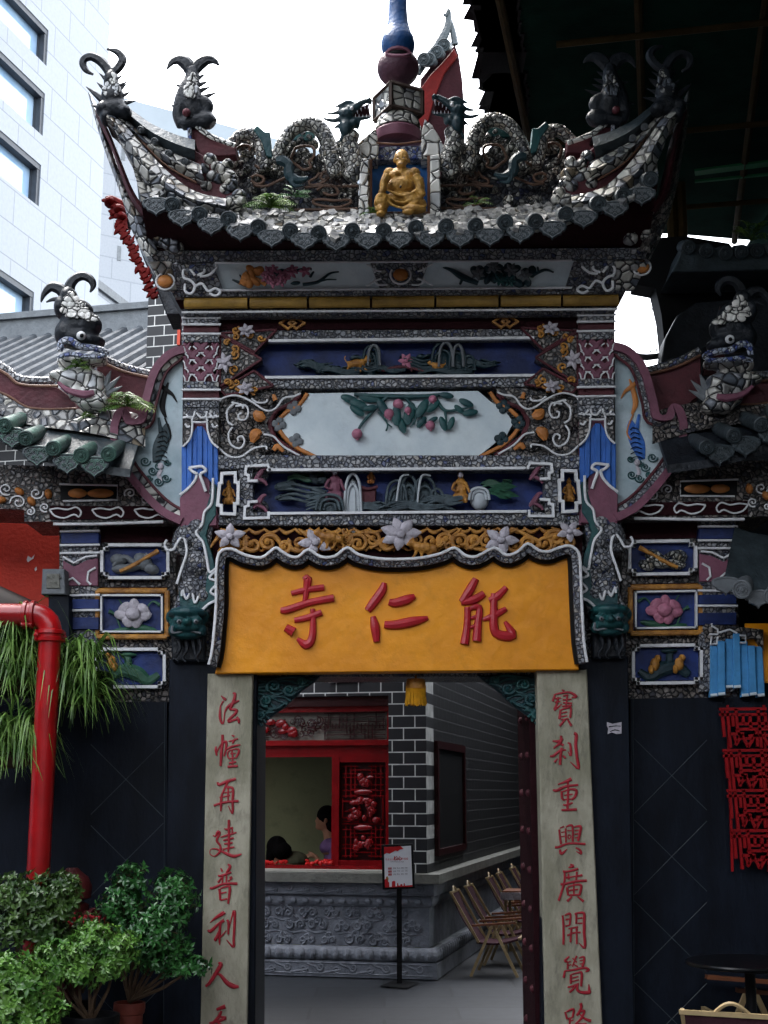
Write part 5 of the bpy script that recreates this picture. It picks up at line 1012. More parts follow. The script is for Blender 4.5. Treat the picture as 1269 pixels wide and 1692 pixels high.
    for x_ in (82, 152, 222): m1.line(ml(f, [(x_, 842), (x_ + 14, 840), (x_ + 30, 842), (x_ + 44, 838), (x_ + 52, 846), (x_ + 48, 854), (x_ + 40, 850), (x_ + 24, 856), (x_ + 8, 852), (x_, 842)]), WY, .175, 3, smooth=3)
    
    for cx, cy, r in ((60, 815, 12), (30, 830, 14), (74, 838, 9), (10, 808, 12), (50, 845, 8), (215, 815, 10), (240, 825, 9), (262, 812, 9), (-20, 825, 12)): c = f((cx, cy)); scroll(m1, c[0], c[1], r, cx * .1, 1.3, 1, .168, 3, WY)
    obj('white_lines', m1, m_white, fzz); m1 = MB()
    for cx, cy in ((32, 812), (52, 828), (2, 826), (80, 816)): c = f((cx, cy)); m1.blob(c[0], c[1], 9, 6, WY, .165, .03, cx)
    obj('ochre_relief', m1, m_orangep, fzz)
    # roof: tile rolls running up the slope
    cp = [(-40, 690), (7, 703), (42, 724), (88, 741), (134, 752), (179, 750)]; dr = [(-18, 706), (20, 724), (61, 754), (111, 767), (156, 772)]
    if not L: cp = [(1318 - x_, y_) for x_, y_ in ((150, 739), (105, 720), (60, 702), (15, 690), (-30, 676))]; dr = [(1318 - x_, y_) for x_, y_ in ((128, 752), (85, 738), (40, 722), (-5, 706))]
    m1 = MB(); ev = [(-330, 670), (-40, 700), (20, 726), (60, 745), (110, 760), (160, 768), (215, 775)]; tp = [(-330, 600), (0, 668), (50, 690), (100, 700), (150, 704), (200, 706), (235, 712)]
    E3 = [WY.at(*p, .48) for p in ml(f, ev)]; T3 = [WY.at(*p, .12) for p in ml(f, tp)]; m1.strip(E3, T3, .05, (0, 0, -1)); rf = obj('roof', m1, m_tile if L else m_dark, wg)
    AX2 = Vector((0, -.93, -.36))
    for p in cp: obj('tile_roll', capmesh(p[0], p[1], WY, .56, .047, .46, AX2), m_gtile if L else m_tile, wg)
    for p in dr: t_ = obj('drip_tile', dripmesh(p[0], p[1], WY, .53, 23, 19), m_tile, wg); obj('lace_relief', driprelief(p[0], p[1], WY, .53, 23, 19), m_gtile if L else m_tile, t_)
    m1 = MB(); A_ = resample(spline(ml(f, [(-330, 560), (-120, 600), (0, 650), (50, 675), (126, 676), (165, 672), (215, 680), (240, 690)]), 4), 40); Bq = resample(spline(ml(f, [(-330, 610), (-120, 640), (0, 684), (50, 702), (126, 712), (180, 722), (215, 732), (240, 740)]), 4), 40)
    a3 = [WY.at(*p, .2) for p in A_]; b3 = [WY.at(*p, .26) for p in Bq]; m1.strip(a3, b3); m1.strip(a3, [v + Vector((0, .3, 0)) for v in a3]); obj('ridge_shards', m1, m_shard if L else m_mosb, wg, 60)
    m1 = MB(); m1.prism(spline(ml(f, [(-330, 480), (-120, 560), (0, 612), (33, 636), (96, 640), (122, 660), (126, 678), (50, 680), (0, 655), (-120, 610), (-330, 570)]), 1), WY, -.05, .17, .004); m1.prism(ml(f, [(160, 594), (199, 612), (238, 622), (262, 626), (262, 690), (190, 680), (160, 660)]), WY, -.05, .1, .004); obj('ridge_wall', m1, m_maroon, wg)
    m1 = MB(); m1.line(ml(f, [(-330, 478), (-120, 556), (0, 612), (33, 635), (96, 638)]), WY, .19, 5); m1.line(ml(f, [(-330, 572), (-120, 612), (0, 648), (50, 674), (126, 675)]), WY, .2, 4); m1.line(ml(f, [(160, 594), (199, 612), (238, 622), (262, 626)]), WY, .12, 5); obj('brown_edge', m1, m_brown, wg)
    m1 = MB(); m1.line(ml(f, [(-330, 470), (-120, 548), (0, 604), (33, 626), (90, 629)]), WY, .15, 14); m1.line(ml(f, [(162, 586), (199, 604), (238, 615), (262, 620)]), WY, .08, 12); obj('mosaic_crest', m1, m_mos, wg)
    return wg
wing(lambda p: p, 0); wing(M, 1)
def wing_fish(f, label, L):
    D = .3; c = f((125, 680)); d = thing('fish_ornament', label, 'fish', WY.at(c[0], c[1], D), 0, 'big-headed fish on the wing roofs')
    T = lambda l: ml(f, tr(l, 0, 400, 3.021)); m1 = MB()
    for (x_, y_, rx, ry) in ((345, 280, 45, 55), (380, 350, 90, 70), (400, 420, 115, 80), (390, 480, 110, 60), (330, 460, 60, 70), (440, 500, 90, 40), (310, 330, 40, 60)): cc = T([(x_, y_)])[0]; m1.blob(cc[0], cc[1], rx / 3.021, ry / 3.021, WY, D, .1)
    obj('head', fused(m1, .012, 2), m_dark, d)
    m1 = MB(); m1.line(T([(330, 270, 60), (300, 235, 60), (255, 225, 50), (220, 260, 30), (205, 300, 8)]), WY, D, k=.8); m1.line(T([(345, 260, 60), (350, 215, 56), (380, 180, 50), (420, 170, 46), (455, 190, 40), (465, 220, 30), (450, 250, 10)]), WY, D, k=.8); m1.line(T([(310, 290, 30), (270, 285, 24), (230, 300, 8)]), WY, D, k=.8); obj('tail', m1, m_dark, d)
    m1 = MB(); qq = random.Random(2)
    for y_, x0, x1, n_ in ((260, 345, 360, 1), (285, 325, 385, 3), (312, 310, 420, 4), (340, 305, 440, 5), (365, 330, 460, 4), (380, 430, 490, 2)):
        for j in range(n_): cc = T([(x0 + (x1 - x0) * (j + .5) / n_, y_)])[0]; m1.blob(cc[0], cc[1], 7.4, 5.6, WY, D + .092 + (.015 if y_ > 330 else 0), .01, qq.uniform(-40, 40), 6, 4)
    obj('scale_patch', m1, m_shardw, d)
    m1 = MB(); cc = T([(405, 467)])[0]; m1.blob(cc[0], cc[1], 8, 7.5, WY, D + .12, None, 0, 12, 8); e_ = obj('eye', m1, m_white, d); m1 = MB(); m1.blob(cc[0] + 1, cc[1], 3.5, 3.5, WY, D + .15, None, 0, 8, 6); obj('pupil', m1, m_black, e_)
    m1 = MB(); m1.line(T([(300, 545, 30), (310, 500, 40), (350, 490, 36), (400, 520, 34), (450, 525, 34), (510, 540, 34), (535, 555, 20), (500, 570, 24), (430, 570, 26), (350, 560, 24), (290, 575, 20)]), WY, D + .1, k=.8); obj('lips', m1, m_mosblue, d)
    m1 = MB()
    for (x_, y_, rx, ry) in ((330, 600, 45, 40), (420, 600, 80, 30), (500, 590, 40, 26), (420, 680, 110, 50), (350, 690, 70, 50), (300, 670, 60, 26), (470, 740, 60, 60), (440, 800, 60, 40), (380, 760, 40, 40), (500, 800, 50, 40)): cc = T([(x_, y_)])[0]; m1.blob(cc[0], cc[1], rx / 3.021, ry / 3.021, WY, D - .02, .09)
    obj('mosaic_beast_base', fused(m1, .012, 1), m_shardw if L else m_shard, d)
    m1 = MB(); m1.line(T([(290, 700, 16), (340, 740, 30), (420, 760, 40), (470, 750, 30)]), WY, D + .075, k=.6); obj('open_mouth', m1, m_purple, d)
    m1 = MB(); spikes(m1, [tuple((T([a])[0], T([b])[0], w_ / 3)) for a, b, w_ in (((520, 720), (555, 640), 50), ((530, 740), (600, 670), 46), ((530, 760), (610, 720), 40))], D - .03, WY); obj('fin', m1, m_ash, d)
    return d
wing_fish(lambda p: p, 'black bug-eyed fish with curled tail on the left wing roof beside ferns', True)
wing_fish(lambda p: (1318 - p[0] + 22, p[1] + 6) + tuple(p[2:]), 'dim bug-eyed fish on the shaded right wing roof', False)
# right wing: blue curtain, ochre board
rwg = bpy.data.objects['wing_wall.001']
m1 = MB(); m1.prism([(1172, 1062), (1180, 1055), (1250, 1055), (1262, 1075), (1262, 1040), (1165, 1030), (1165, 1062)], WY, .0, .07, .006); rb = obj('mosaic_bracket', m1, m_mosb, rwg)
m1 = MB()
for l in ([(1172, 1048), (1186, 1048), (1186, 1040), (1176, 1034), (1176, 1030)], [(1186, 1046), (1206, 1040), (1218, 1046)], [(1218, 1050), (1232, 1050), (1232, 1062), (1220, 1062)], [(1176, 1052), (1174, 1064), (1184, 1064), (1186, 1052)]): m1.line(l, WY, .075, 3.5, smooth=0)
obj('white_lines', m1, m_white, rb)
m1 = MB()
for i in range(7):
    x0 = 1174 + i * 13; yt = 1068 - 24 * math.exp(-((i - 2.5) / 1.5) ** 2); yb = 1152 - (14 if i in (2, 3) else 2 * (i % 2)); m1.prism([(x0 - 1, yb), (x0 + 12.5, yb - 2), (x0 + 12 - i * .6, yt), (x0 - i * .5, yt)], WY, .02, .06 + .02 * (i % 2), .006)
cu_ = obj('blue_curtain', m1, m_skyblue, rwg)
m1 = MB()
for i in range(7): x0 = 1174 + i * 13; yb = 1152 - (14 if i in (2, 3) else 2 * (i % 2)); m1.line([(x0, yb - 3), (x0 + 11, yb - 4)], WY, .07 + .02 * (i % 2), 5, smooth=0)
obj('curtain_hem', m1, m_pale, cu_)
m1 = MB(); m1.prism([(1240, 1128), (1500, 1128), (1500, 1030), (1232, 1030)], WY, -.02, .015, .004); obj('ochre_board', m1, m_orange, rwg)
# ================================================================== TICKET HALL BEHIND THE GATE
AT = rad(12.7); TO = UZ(707, 1618, 0); TM = Matrix.Translation(TO) @ Matrix.Rotation(-AT, 4, 'Z'); TI = TM.inverted()
TP = Plane(TO, (-math.sin(AT), -math.cos(AT), 0))
def tl(px, py, d=0): return TI @ TP.at(px, py, d)
def tz(py): return tl(570, py).z
def tx(px, py=1350, d=0): return tl(px, py, d).x
class LB(MB):                                                # a mesh laid out in the hall's own axes
    def done(s): s.v = [TM @ v for v in s.v]; return s
hall = thing('ticket_hall', 'dark brick hall with red lattice window and carved grey stone base behind the gate', 'building', TO, -AT)
m_brick = bricks('black_brick_white_joints', '1f2024', 'd4d4d0', .212, .109, .0055); m_brickshade = bricks('shaded_black_brick', '0c0d0f', '4c4c4c', .212, .109, .005, .55, 'side')  # side brick is a darker copy, shade put into its colour
m_lac = paint('red_lacquer', '8e0f14', .25, .3, 5, .08, dirt=.25, spec=.6); m_lacd = paint('dark_red_lacquer', '3a0b0d', .35, .3, 6, .1); m_room = paint('room_plaster', '93936c', .8, .12, 2, .1)
zc0, zc1, xw = tz(1457), tz(1441), tx(642); zh, zb0, zb1, zt0 = tz(1150), tz(1250), tz(1222), tz(1175)
TOPZ = 5.7; XL = -9.0; xo = tx(372); xo2 = tx(547)
b = LB(); b.box((xw, 0, zc1), (0, .35, TOPZ)); b.box((XL, 0, zh), (xw, .35, TOPZ)); b.box((XL, 0, zc1), (xo - 2.0, .35, zh)); front = obj('front_wall', b.done(), m_brick, hall)  # hidden gap left of the counter added to let light into the room
b = LB(); b.box((-.3, .35, zc1), (0, 7.5, TOPZ)); obj('side_wall', b.done(), m_brickshade, hall)
b = LB(); b.box((XL, .0, 0), (.03, .3, .04)); b.done()
# stone base, front and side
def basebands(m):
    for y0, y1, out in ((1612, 1586, .10), (1562, 1497, .02), (1478, 1457, .07)):
        z0, z1 = max(0, tz(y0)), tz(y1); m.box((XL, -out, z0), (out, .34, z1)); m.box((-.28, .34, z0), (out, 7.5, z1))
    return m
base_ = obj('stone_base', basebands(LB()).done(), m_stone, hall)
b = LB()
for y0, y1, out in ((1586, 1562, .10), (1497, 1478, .05)):
    z0, z1 = tz(y0), tz(y1); zm = (z0 + z1) / 2; hh_ = (z1 - z0) / 2
    P = [(out * .55 + .5 * out * math.cos(a), zm + hh_ * math.sin(a)) for a in [-1.571 + i * .5236 for i in range(7)]]
    A_ = [[Vector((XL, -o, z_)), Vector((o, -o, z_)), Vector((o, 7.5, z_))] for o, z_ in P]
    for r0, r1 in zip(A_[:-1], A_[1:]): b.strip(r0, r1)
obj('moulding', b.done(), m_stone, base_)
b = LB(); b.box((XL, -.13, zc0), (.13, .34, zc1 - .004)); b.box((-.28, .34, zc0), (.13, 7.5, zc1 - .004)); obj('coping', b.done(), m_cap, hall)
class FP:                                                    # local pixel-free plane for curls on the base
    pass
def curl(b, cx, cz, r, a0, turns, hand, w_, y, k=.8, tail=None):
    pts = []; n = int(turns * 9) + 3
    for i in range(n): t = i / (n - 1); q_ = r * (1 - .85 * t); a = a0 + hand * t * turns * 6.283; pts.append(Vector((cx + q_ * math.cos(a), y, cz + q_ * math.sin(a))))
    if tail: pts = [Vector((tail[0], y, tail[1]))] + pts
    b.tube(pts, [w_ * (1 - .3 * i / len(pts)) for i in range(len(pts))], 5, Vector((0, -1, 0)), k)
b = LB(); x = -2.6; qd = random.Random(6); i = 0
za, zb_ = tz(1552), tz(1508)
def cloud(b, x, z, s, y=-.02):
    for dx, dz, r, hd in ((-.05, 0, .042, 1), (.045, .0, .042, -1), (0, .04, .036, 1)): curl(b, x + dx * s, z + dz * s, r * s, qd.uniform(0, 6), 1.4, hd, .016 * s, y - .004, 1.2); b.ell((x + dx * s, y, z + dz * s), (.046 * s, .009, .044 * s), None, 9, 5)
    b.tube([Vector((x - .1 * s, y, z - .05 * s)), Vector((x - .02, y, z - .07 * s)), Vector((x + .07 * s, y, z - .055 * s)), Vector((x + .14 * s, y, z - .08 * s))], [.004, .014 * s, .012 * s, .003], 5, Vector((0, -1, 0)), .8)
while x < -.1:
    for r_ in range(3): cloud(b, x + .1 * (r_ % 2) + qd.uniform(-.02, .02), za + (zb_ - za) * (r_ / 2.0) + qd.uniform(-.01, .01), qd.uniform(.75, 1.05))
    x += .215
obj('cloud_relief', b.done(), m_stone, base_)
b = LB()
for z0, z1, y in ((tz(1606), tz(1590), -.102), (tz(1475), tz(1460), -.072)):
    x = -2.6; i = 0; zm = (z0 + z1) / 2; r = (z1 - z0) * .45
    while x < .05: curl(b, x, zm + (.01 if i % 2 else -.01), r, 3.14 if i % 2 else 0, 1.3, 1 if i % 2 else -1, .011, y, tail=(x - .12, zm + (r if i % 2 else -r))); x += .15; i += 1
    b.tube([Vector((-2.6, y, z0 - .004)), Vector((.06, y, z0 - .004))], .006, 5); b.tube([Vector((-2.6, y, z1 + .004)), Vector((.06, y, z1 + .004))], .006, 5)
obj('scroll_relief', b.done(), m_stone, base_)
b = LB(); zl0, zl1 = tz(1584), tz(1564); x = -2.6
while x < .08: b.ell((x, -.1, (zl0 + zl1) / 2), (.045, .02, (zl1 - zl0) * .5), None, 8, 6); b.ell((x, -.105, (zl0 + zl1) / 2 - .01), (.022, .025, (zl1 - zl0) * .3), None, 7, 5); x += .105
x = -2.6; zl0, zl1 = tz(1494), tz(1482)
while x < .02: b.ell((x, -.055, (zl0 + zl1) / 2), (.035, .02, (zl1 - zl0) * .4), None, 7, 5); x += .115
y = .1
while y < 5: b.ell((.1, y, (tz(1584) + tz(1564)) / 2), (.02, .045, (tz(1564) - tz(1584)) * .5), None, 7, 5); y += .105
obj('lotus_relief', b.done(), m_stone, base_)
# window: beams, transom lattice, fixed lattice leaf, open counter
wf = LB(); wf.box((xo - .12, .1, zb0), (xw, .22, zb1)); wf.box((xo - .12, .06, zb1 - .05), (xw, .1, zb1 - .02)); wf.box((xo - .12, .1, zt0), (xw, .2, zt0 + .05)); wf.box((xw - .05, .1, zc1), (xw, .22, zb0)); wf.box((xo2 - .02, .09, zc1), (xo2 + .05, .21, zb0)); wf.box((xo2 + .05, .1, zb0 - .05), (xw - .05, .2, zb0)); wf.box((xo2 + .05, .1, zc1), (xw - .05, .2, zc1 + .1)); wf.box((xo - .12, .08, zc1), (xo - .05, .22, zb0)); wf.box((xw - .04, .12, zb1), (xw, .2, zh))
win = obj('window', wf.done(), m_lac, hall)
b = LB(); b.box((xo - .12, .06, zt0 + .05), (xw, .34, zh)); obj('window_head', b.done(), m_lacd, win)
b = LB(); b.box((xo - .12, .03, zc1), (xw - .02, .09, zc1 + .055)); obj('counter_edge', b.done(), m_lac, win)
b = LB(); b.box((xo - .12, -.05, zc1), (xw, .03, zc1 + .022)); obj('counter_lip', b.done(), paint('pale_counter_stone', 'c2beb4', .5, .1, 6), win)
def lattice(b, x0, x1, z0, z1, y, kind):
    W_, H_ = x1 - x0, z1 - z0; t = .009
    def hb(xa, xb, z): b.box((x0 + xa * W_, y, z0 + z * H_ - t / 2), (x0 + xb * W_, y + .015, z0 + z * H_ + t / 2))
    def vb(xa, za, zb): b.box((x0 + xa * W_ - t / 2, y + .002, z0 + za * H_), (x0 + xa * W_ + t / 2, y + .017, z0 + zb * H_))
    if kind == 'leaf':
        for z in (.02, .1, .14, .22, .3, .36, .66, .72, .78, .86, .9, .98): hb(.0, .38, z); hb(.62, 1, z)
        for z in (.06, .26, .3, .36, .62, .67, .73, .94): hb(.22, .78, z)
        for xa in (.08, .2, .3, .7, .8, .92): vb(xa, 0, .34); vb(xa, .64, 1)
        for i in range(16): hb(qd.uniform(0, .3), qd.uniform(.3, .5), qd.uniform(.36, .66)); vb(qd.uniform(0, 1), qd.uniform(.34, .45), qd.uniform(.5, .66))
    else:
        for i in range(44):
            xa = (i + .5) / 44
            if .26 < xa < .62: continue
            vb(xa, qd.choice((0, .2, .4)), qd.choice((.6, .8, 1)))
        for z in (.0, .16, .34, .5, .66, .84, 1): hb(0, .27, z); hb(.62, 1, z)
        for i in range(30): cx = x0 + W_ * qd.uniform(.27, .62); curl(b, cx, z0 + H_ * qd.uniform(.2, .8), H_ * qd.uniform(.15, .26), qd.uniform(0, 6), 1.4, qd.choice((-1, 1)), .006, y)
b = LB(); lattice(b, xo - .05, xw - .06, zb1 + .01, zt0 - .01, .13, 't'); obj('transom_lattice', b.done(), m_lacd, win)
b = LB()
for i in range(14): b.ell((xo + .35 + qd.uniform(-.28, .28), .13, zb1 + .12 + qd.uniform(-.08, .07)), (qd.uniform(.03, .06), .015, qd.uniform(.02, .045)), None, 8, 5)
obj('carved_fruit', b.done(), m_lac, win)
b = LB(); b.box((xo - .12, .17, zb1), (xw - .05, .18, zt0)); obj('transom_glass', b.done(), paint('frosted_glass', '8d8c80', .4, .1, 3), win)
x0, x1, z0, z1 = xo2 + .075, xw - .07, zc1 + .12, zb0 - .07
b = LB(); lattice(b, x0, x1, z0, z1, .125, 'leaf'); obj('leaf_lattice', b.done(), m_lac, win)
b = LB(); b.box((x0 - .03, .16, z0 - .03), (x1 + .03, .17, z1 + .03)); obj('leaf_backing', b.done(), m_lacd, win)
b = LB(); W_, H_ = x1 - x0, z1 - z0
for cx, cz, n_, sp in ((.5, .83, 9, .09), (.5, .16, 9, .09), (.5, .5, 22, .2)):
    for i in range(n_): b.ell((x0 + W_ * (cx + qd.uniform(-1, 1) * sp * 1.9), .12, z0 + H_ * (cz + qd.uniform(-1, 1) * sp * .6)), (qd.uniform(.02, .045), .018, qd.uniform(.02, .04)), None, 8, 5)
for cz in (.7, .32): b.ell((x0 + W_ * .5, .12, z0 + H_ * cz), (.09, .016, .026), None, 12, 6)
obj('carved_fruit', b.done(), m_lac, win)
b = LB(); b.box((XL, 1.7, 0), (-.3, 1.8, 3.4)); b.box((XL, .36, 3.3), (-.3, 1.7, 3.4)); b.box((xo - 2.2, .36, 0), (xo - 2.1, 1.7, 3.3)); obj('room', b.done(), m_room, hall)
# grey tiled roof with rolls, ridge, brick gable
m_gr = paint('grey_tile', '474b50', .75, .3, 5, .3, c2='34383d', spec=.2); XR = tx(300, 600) + .3
A0, A1 = Vector((0, -.5, 5.35)), Vector((0, 2.6, 7.15))
b = LB(); b.strip([Vector((XL, -.5, 5.35)), Vector((XR, -.5, 5.35))], [Vector((XL, 2.6, 7.15)), Vector((XR, 2.6, 7.15))], .08, (0, 0, -1)); b.strip([Vector((XL, 2.6, 7.15)), Vector((XR, 2.6, 7.15))], [Vector((XL, 6, 5.2)), Vector((XR, 6, 5.2))], .08, (0, 0, -1)); rf2 = obj('tiled_roof', b.done(), m_gr, hall)
b = LB(); x = XL
while x < XR: b.tube([Vector((x, -.55, 5.38)), Vector((x, .5, 6.0)), Vector((x, 1.5, 6.57)), Vector((x, 2.6, 7.2))], .055, 7, Vector((0, 0, 1))); x += .2
obj('tile_rows', b.done(), m_gr, rf2)
b = LB(); b.box((XL, 2.45, 7.1), (XR, 2.75, 7.38)); b.box((XL, 2.4, 7.38), (XR, 2.8, 7.46)); obj('ridge', b.done(), m_ash, rf2)
b = LB(); xa = tx(246, 560); b.box((xa, -.05, 5.72), (0, .0, tl(260, 476).z)); b.box((xa, .0, 5.72), (xa + .3, 2.0, tl(260, 476).z)); obj('brick_gable', b.done(), m_brick, hall)
b = LB(); xa2 = tx(298, 560); b.box((xa2, -.09, tl(290, 575).z), (xa2 + .3, -.05, tl(290, 530).z)); obj('red_strip', b.done(), paint('red_orange_paint', 'c2452c', .6), hall)
# side window
b = LB(); b.box((.0, .45, tz(1405)), (.012, 1.9, tz(1235))); sw = obj('side_window', b.done(), m_black, hall)
b = LB()
for y0, y1, z0, z1 in ((.4, 1.95, tz(1235), tz(1235) + .07), (.4, 1.95, tz(1405) - .06, tz(1405)), (.38, .45, tz(1405) - .06, tz(1235) + .07), (1.9, 1.97, tz(1405) - .06, tz(1235) + .07)): b.box((.0, y0, z0), (.035, y1, z1))
obj('frame', b.done(), m_lacd, sw)
# far end of the passage
b = LB(); b.box((-.3, 7.5, 0), (6, 7.8, 5)); o_ = solo('passage_wall', b.done(), m_black, 'dark wall closing the passage beside the ticket hall', 'wall')
b = LB(); b.box((1.75, 1.2, 0), (2.0, 7.4, 4.5)); o_ = solo('passage_wall', b.done(), m_granite, 'dark wall along the passage behind the folding chairs', 'wall')

# rear pavilion roof over the passage with red flying eaves
pv = thing('rear_pavilion', 'dark roofed pavilion behind the gate with red flying eave corners', 'building', (.09, 1.9, 0))
b = MB(); b.box((-1.7, 1.3, 3.05), (1.85, 3.0, 3.2)); obj('ceiling', b, m_black, pv)  # unseen ceiling, its depth set to darken the passage
b = MB(); b.box((-1.5, 1.4, 3.2), (1.65, 2.3, 6.0)); obj('upper_body', b, m_dmar, pv)
for x_ in (-1.62, 1.76):
    for y_ in (1.4, 2.3): b = MB(); b.lathe([(.11, 0), (.1, 3.05)], (x_, y_, 0), 10); obj('post', b, m_lacd, pv)
Y2 = YP(1.9)
m_redw = paint('carved_red_wood', '5a0f0d', .6, .3, 9, .3, spec=.08)
b = MB(); b.prism([(193, 352), (204, 350), (214, 372), (226, 398), (238, 430), (254, 466), (275, 520), (330, 520), (330, 380), (215, 340)], Y2, -.4, -.05, .01); ec = obj('eave_corner', b, m_dark, pv)  # dark body, the shading behind the red carving put into its colour
qr = random.Random(19); b = MB(); pth = [(190, 350), (198, 366), (204, 382), (211, 396), (219, 410), (226, 424), (233, 440), (240, 456), (248, 472), (256, 490)]
pth = [tuple(p) for p in spline(pth, 2)]
for i, (x_, y_) in enumerate(pth):
    for dx, dy, w_ in ((-13, -4, 8), (-9, 9, 9), (6, -10, 8)):
        k_ = qr.uniform(.45, 1.35); dx *= k_; dy = dy * k_ + qr.uniform(-4, 4); w_ *= qr.uniform(.8, 1.4); b.line([(x_ + 4, y_ - 2, 9), (x_ + dx * .5, y_ + dy * .4, w_), (x_ + dx * (.8 + .3 * (i % 2)), y_ + dy, 2)], Y2, .02, k=.9, smooth=2)
b.line([(168, 331, 5), (176, 332, 10), (188, 340, 14), (200, 344, 16), (208, 352, 8)], Y2, 0, k=.9); b.line([(180, 362, 4), (190, 356, 10), (206, 352, 10)], Y2, .01); b.line([(174, 326, 3), (184, 327, 9), (198, 334, 10), (210, 338, 4)], Y2, .02)
for x_, y_, rx, ry, an in ((182, 335, 10, 7, -20), (198, 348, 11, 9, 0), (202, 360, 9, 8, 0)): b.blob(x_, y_, rx, ry, Y2, 0, .09, an)
obj('carved_flame', b, m_redw, ec)
b = MB(); b.prism([(690, 190), (695, 130), (712, 108), (730, 90), (752, 74), (758, 90), (764, 130), (768, 190), (768, 330), (690, 330)], Y2, -.5, -.1, .01); ec = obj('eave_corner', b, m_dmar, pv)
b = MB(); b.prism([(692, 150), (712, 122), (730, 104), (750, 80), (756, 92), (735, 118), (718, 160), (705, 210), (690, 210)], Y2, -.1, -.06, .005); obj('red_soffit', b, m_redw, ec)
b = MB(); b.line([(690, 122, 12), (706, 96, 14), (720, 80, 15), (733, 60, 16), (740, 40, 12), (741, 20, 9), (740, 14, 4)], Y2, -.08, k=.8, n=8); b.line([(752, 74, 12), (748, 50, 10), (742, 30, 8)], Y2, -.1, k=.8); b.line([(741, 18, 8), (736, 26, 6), (734, 22, 3)], Y2, -.06)
for x_, y_ in ((700, 98), (709, 98), (733, 74), (722, 86)): b.merge(capmesh(x_, y_, Y2, .02, .055, .08, Vector((-.3, -.9, -.3))))
obj('tile_edge', b, m_tile, ec)

# ================================================================== SMALL THINGS AROUND THE PASSAGE
def person(label, head, r, pl, d, shirt, face, lean, arm, hood=False):
    hx, hy = head; k = pl.sc(hx, hy, d); u = 1 / k; m = MB(); H = .115 * u                                         # half head height in px
    fx = face
    m.blob(hx, hy, H * .78, H, pl, d, .085, 0, 14, 10); m.blob(hx + fx * H * .7, hy + H * .15, H * .2, H * .14, pl, d, .02); m.blob(hx + fx * H * .45, hy + H * .6, H * .4, H * .35, pl, d, .05)
    m.blob(hx - fx * H * .1, hy + H * .05, H * .16, H * .25, pl, d + .085, .02)
    nx, ny = hx - lean * H * .3, hy + H * 1.25; m.line([(hx - fx * 2, hy + H * .4, H * .95), (nx, ny, H * .95), (nx - lean * 2, ny + H * .6, H * 1.1)], pl, d, k=1, n=10)
    sk = m; t = MB(); cx, cy = nx - lean * H * .8, ny + H * 2.4
    t.blob(cx, cy, H * 1.15, H * 2.0, pl, d, .17, 0, 14, 9); t.blob(cx + lean * H * .4, cy - H * 1.2, H * 1.1, H * .8, pl, d, .2, 0, 14, 9); t.blob(cx, cy + H * 2.2, H * 1.25, H * 1.6, pl, d, .18)
    sx, sy = cx + lean * H * .2, cy - H * 1.1; ex, ey = sx + fx * H * .5, sy + H * 2.4
    t.line([(sx, sy, H * .95), ((sx + ex) / 2, (sy + ey) / 2, H * .8), (ex, ey, H * .72), ((ex + arm[0]) / 2, (ey + arm[1]) / 2, H * .62)], pl, d + .2, k=1, n=10)
    if hood: t.blob(hx + fx * H * 1.0, hy + H * .95, H * 1.5, H * .8, pl, d - .12, .17, 0, 14, 9); t.blob(hx - fx * H * .3, hy + H * 1.0, H * 1.3, H * .7, pl, d - .12, .16, 0, 14, 9)
    hd = MB(); ax, ay = arm; hd.line([((ex + ax) / 2 + fx, (ey + ay) / 2, H * .5), (ax, ay, H * .42)], pl, d + .2, k=1, n=8); hd.blob(ax + fx * H * .3, ay, H * .35, H * .24, pl, d + .2, .03)
    for i in range(4): hd.line([(ax + fx * H * .5, ay - H * .12 + i * H * .1, H * .13), (ax + fx * H * (.8 + .1 * (i in (1, 2))), ay + i * H * .1, H * .12), (ax + fx * H * (1.0 + .1 * (i in (1, 2))), ay + H * .12 + i * H * .08, H * .1)], pl, d + .2 + .01 * i, k=1)
    hd.line([(ax + fx * H * .2, ay - H * .2, H * .15), (ax + fx * H * .6, ay - H * .38, H * .12)], pl, d + .22, k=1)
    allm = MB(); allm.merge(sk); allm.merge(t); allm.merge(hd)
    body = fused(allm, .012, 2); p = solo('person', body, m_skin, label, 'person'); MW[p.name] = Matrix.Translation(p.location)
    ts = MB(); ts.v = [v for v in t.v]; ts.f = t.f; sh = fused(ts, .012, 2)
    c = sum(sh.v, Vector()) / len(sh.v); sh.v = [c + (v - c) * 1.035 for v in sh.v]; obj('shirt', sh, shirt, p)
    h = MB(); h.blob(hx - fx * H * .18, hy - H * .28, H * .92, H * .95, pl, d, .1, 0, 14, 10); h.blob(hx - fx * H * .55, hy + H * .25, H * .55, H * .9, pl, d, .09); h.blob(hx - fx * H * .8, hy + H * .8, H * .3, H * .5, pl, d, .06); hood and h.blob(hx + fx * H * .25, hy + H * .05, H * .85, H * .75, pl, d + .02, .11, 0, 14, 10); obj('hair', fused(h, .012, 1), m_hair, p)
    e = MB(); e.blob(hx + fx * H * .55, hy - H * .02, H * .1, H * .07, pl, d + .045, .012, 0, 7, 5); obj('eye', e, m_hair, p)
    return p
m_skin = paint('skin', 'b98566', .6, .1, 10, .05, dirt=0); m_hair = paint('black_hair', '0c0a0a', .85, .2, 30, .6, spec=.1); m_lilac = paint('lilac_cloth', '7d5c88', .8, .15, 12, .3, dirt=.1); m_olive = paint('olive_cloth', '5c5a44', .8, .15, 12, .3, dirt=.1)
person('woman in a lilac top with black hair looking down at the counter', (537, 1354), 0, TP, -1.1, m_lilac, -1, -1, (520, 1413))
person('person in an olive top bending low behind the counter, only black hair showing', (461, 1405), 0, TP, -.75, m_olive, 1, 1, (480, 1440), True)
m_knot = paint('bright_red_cord', 'd01a18', .5, .2, 20, .2)
qk = random.Random(9)
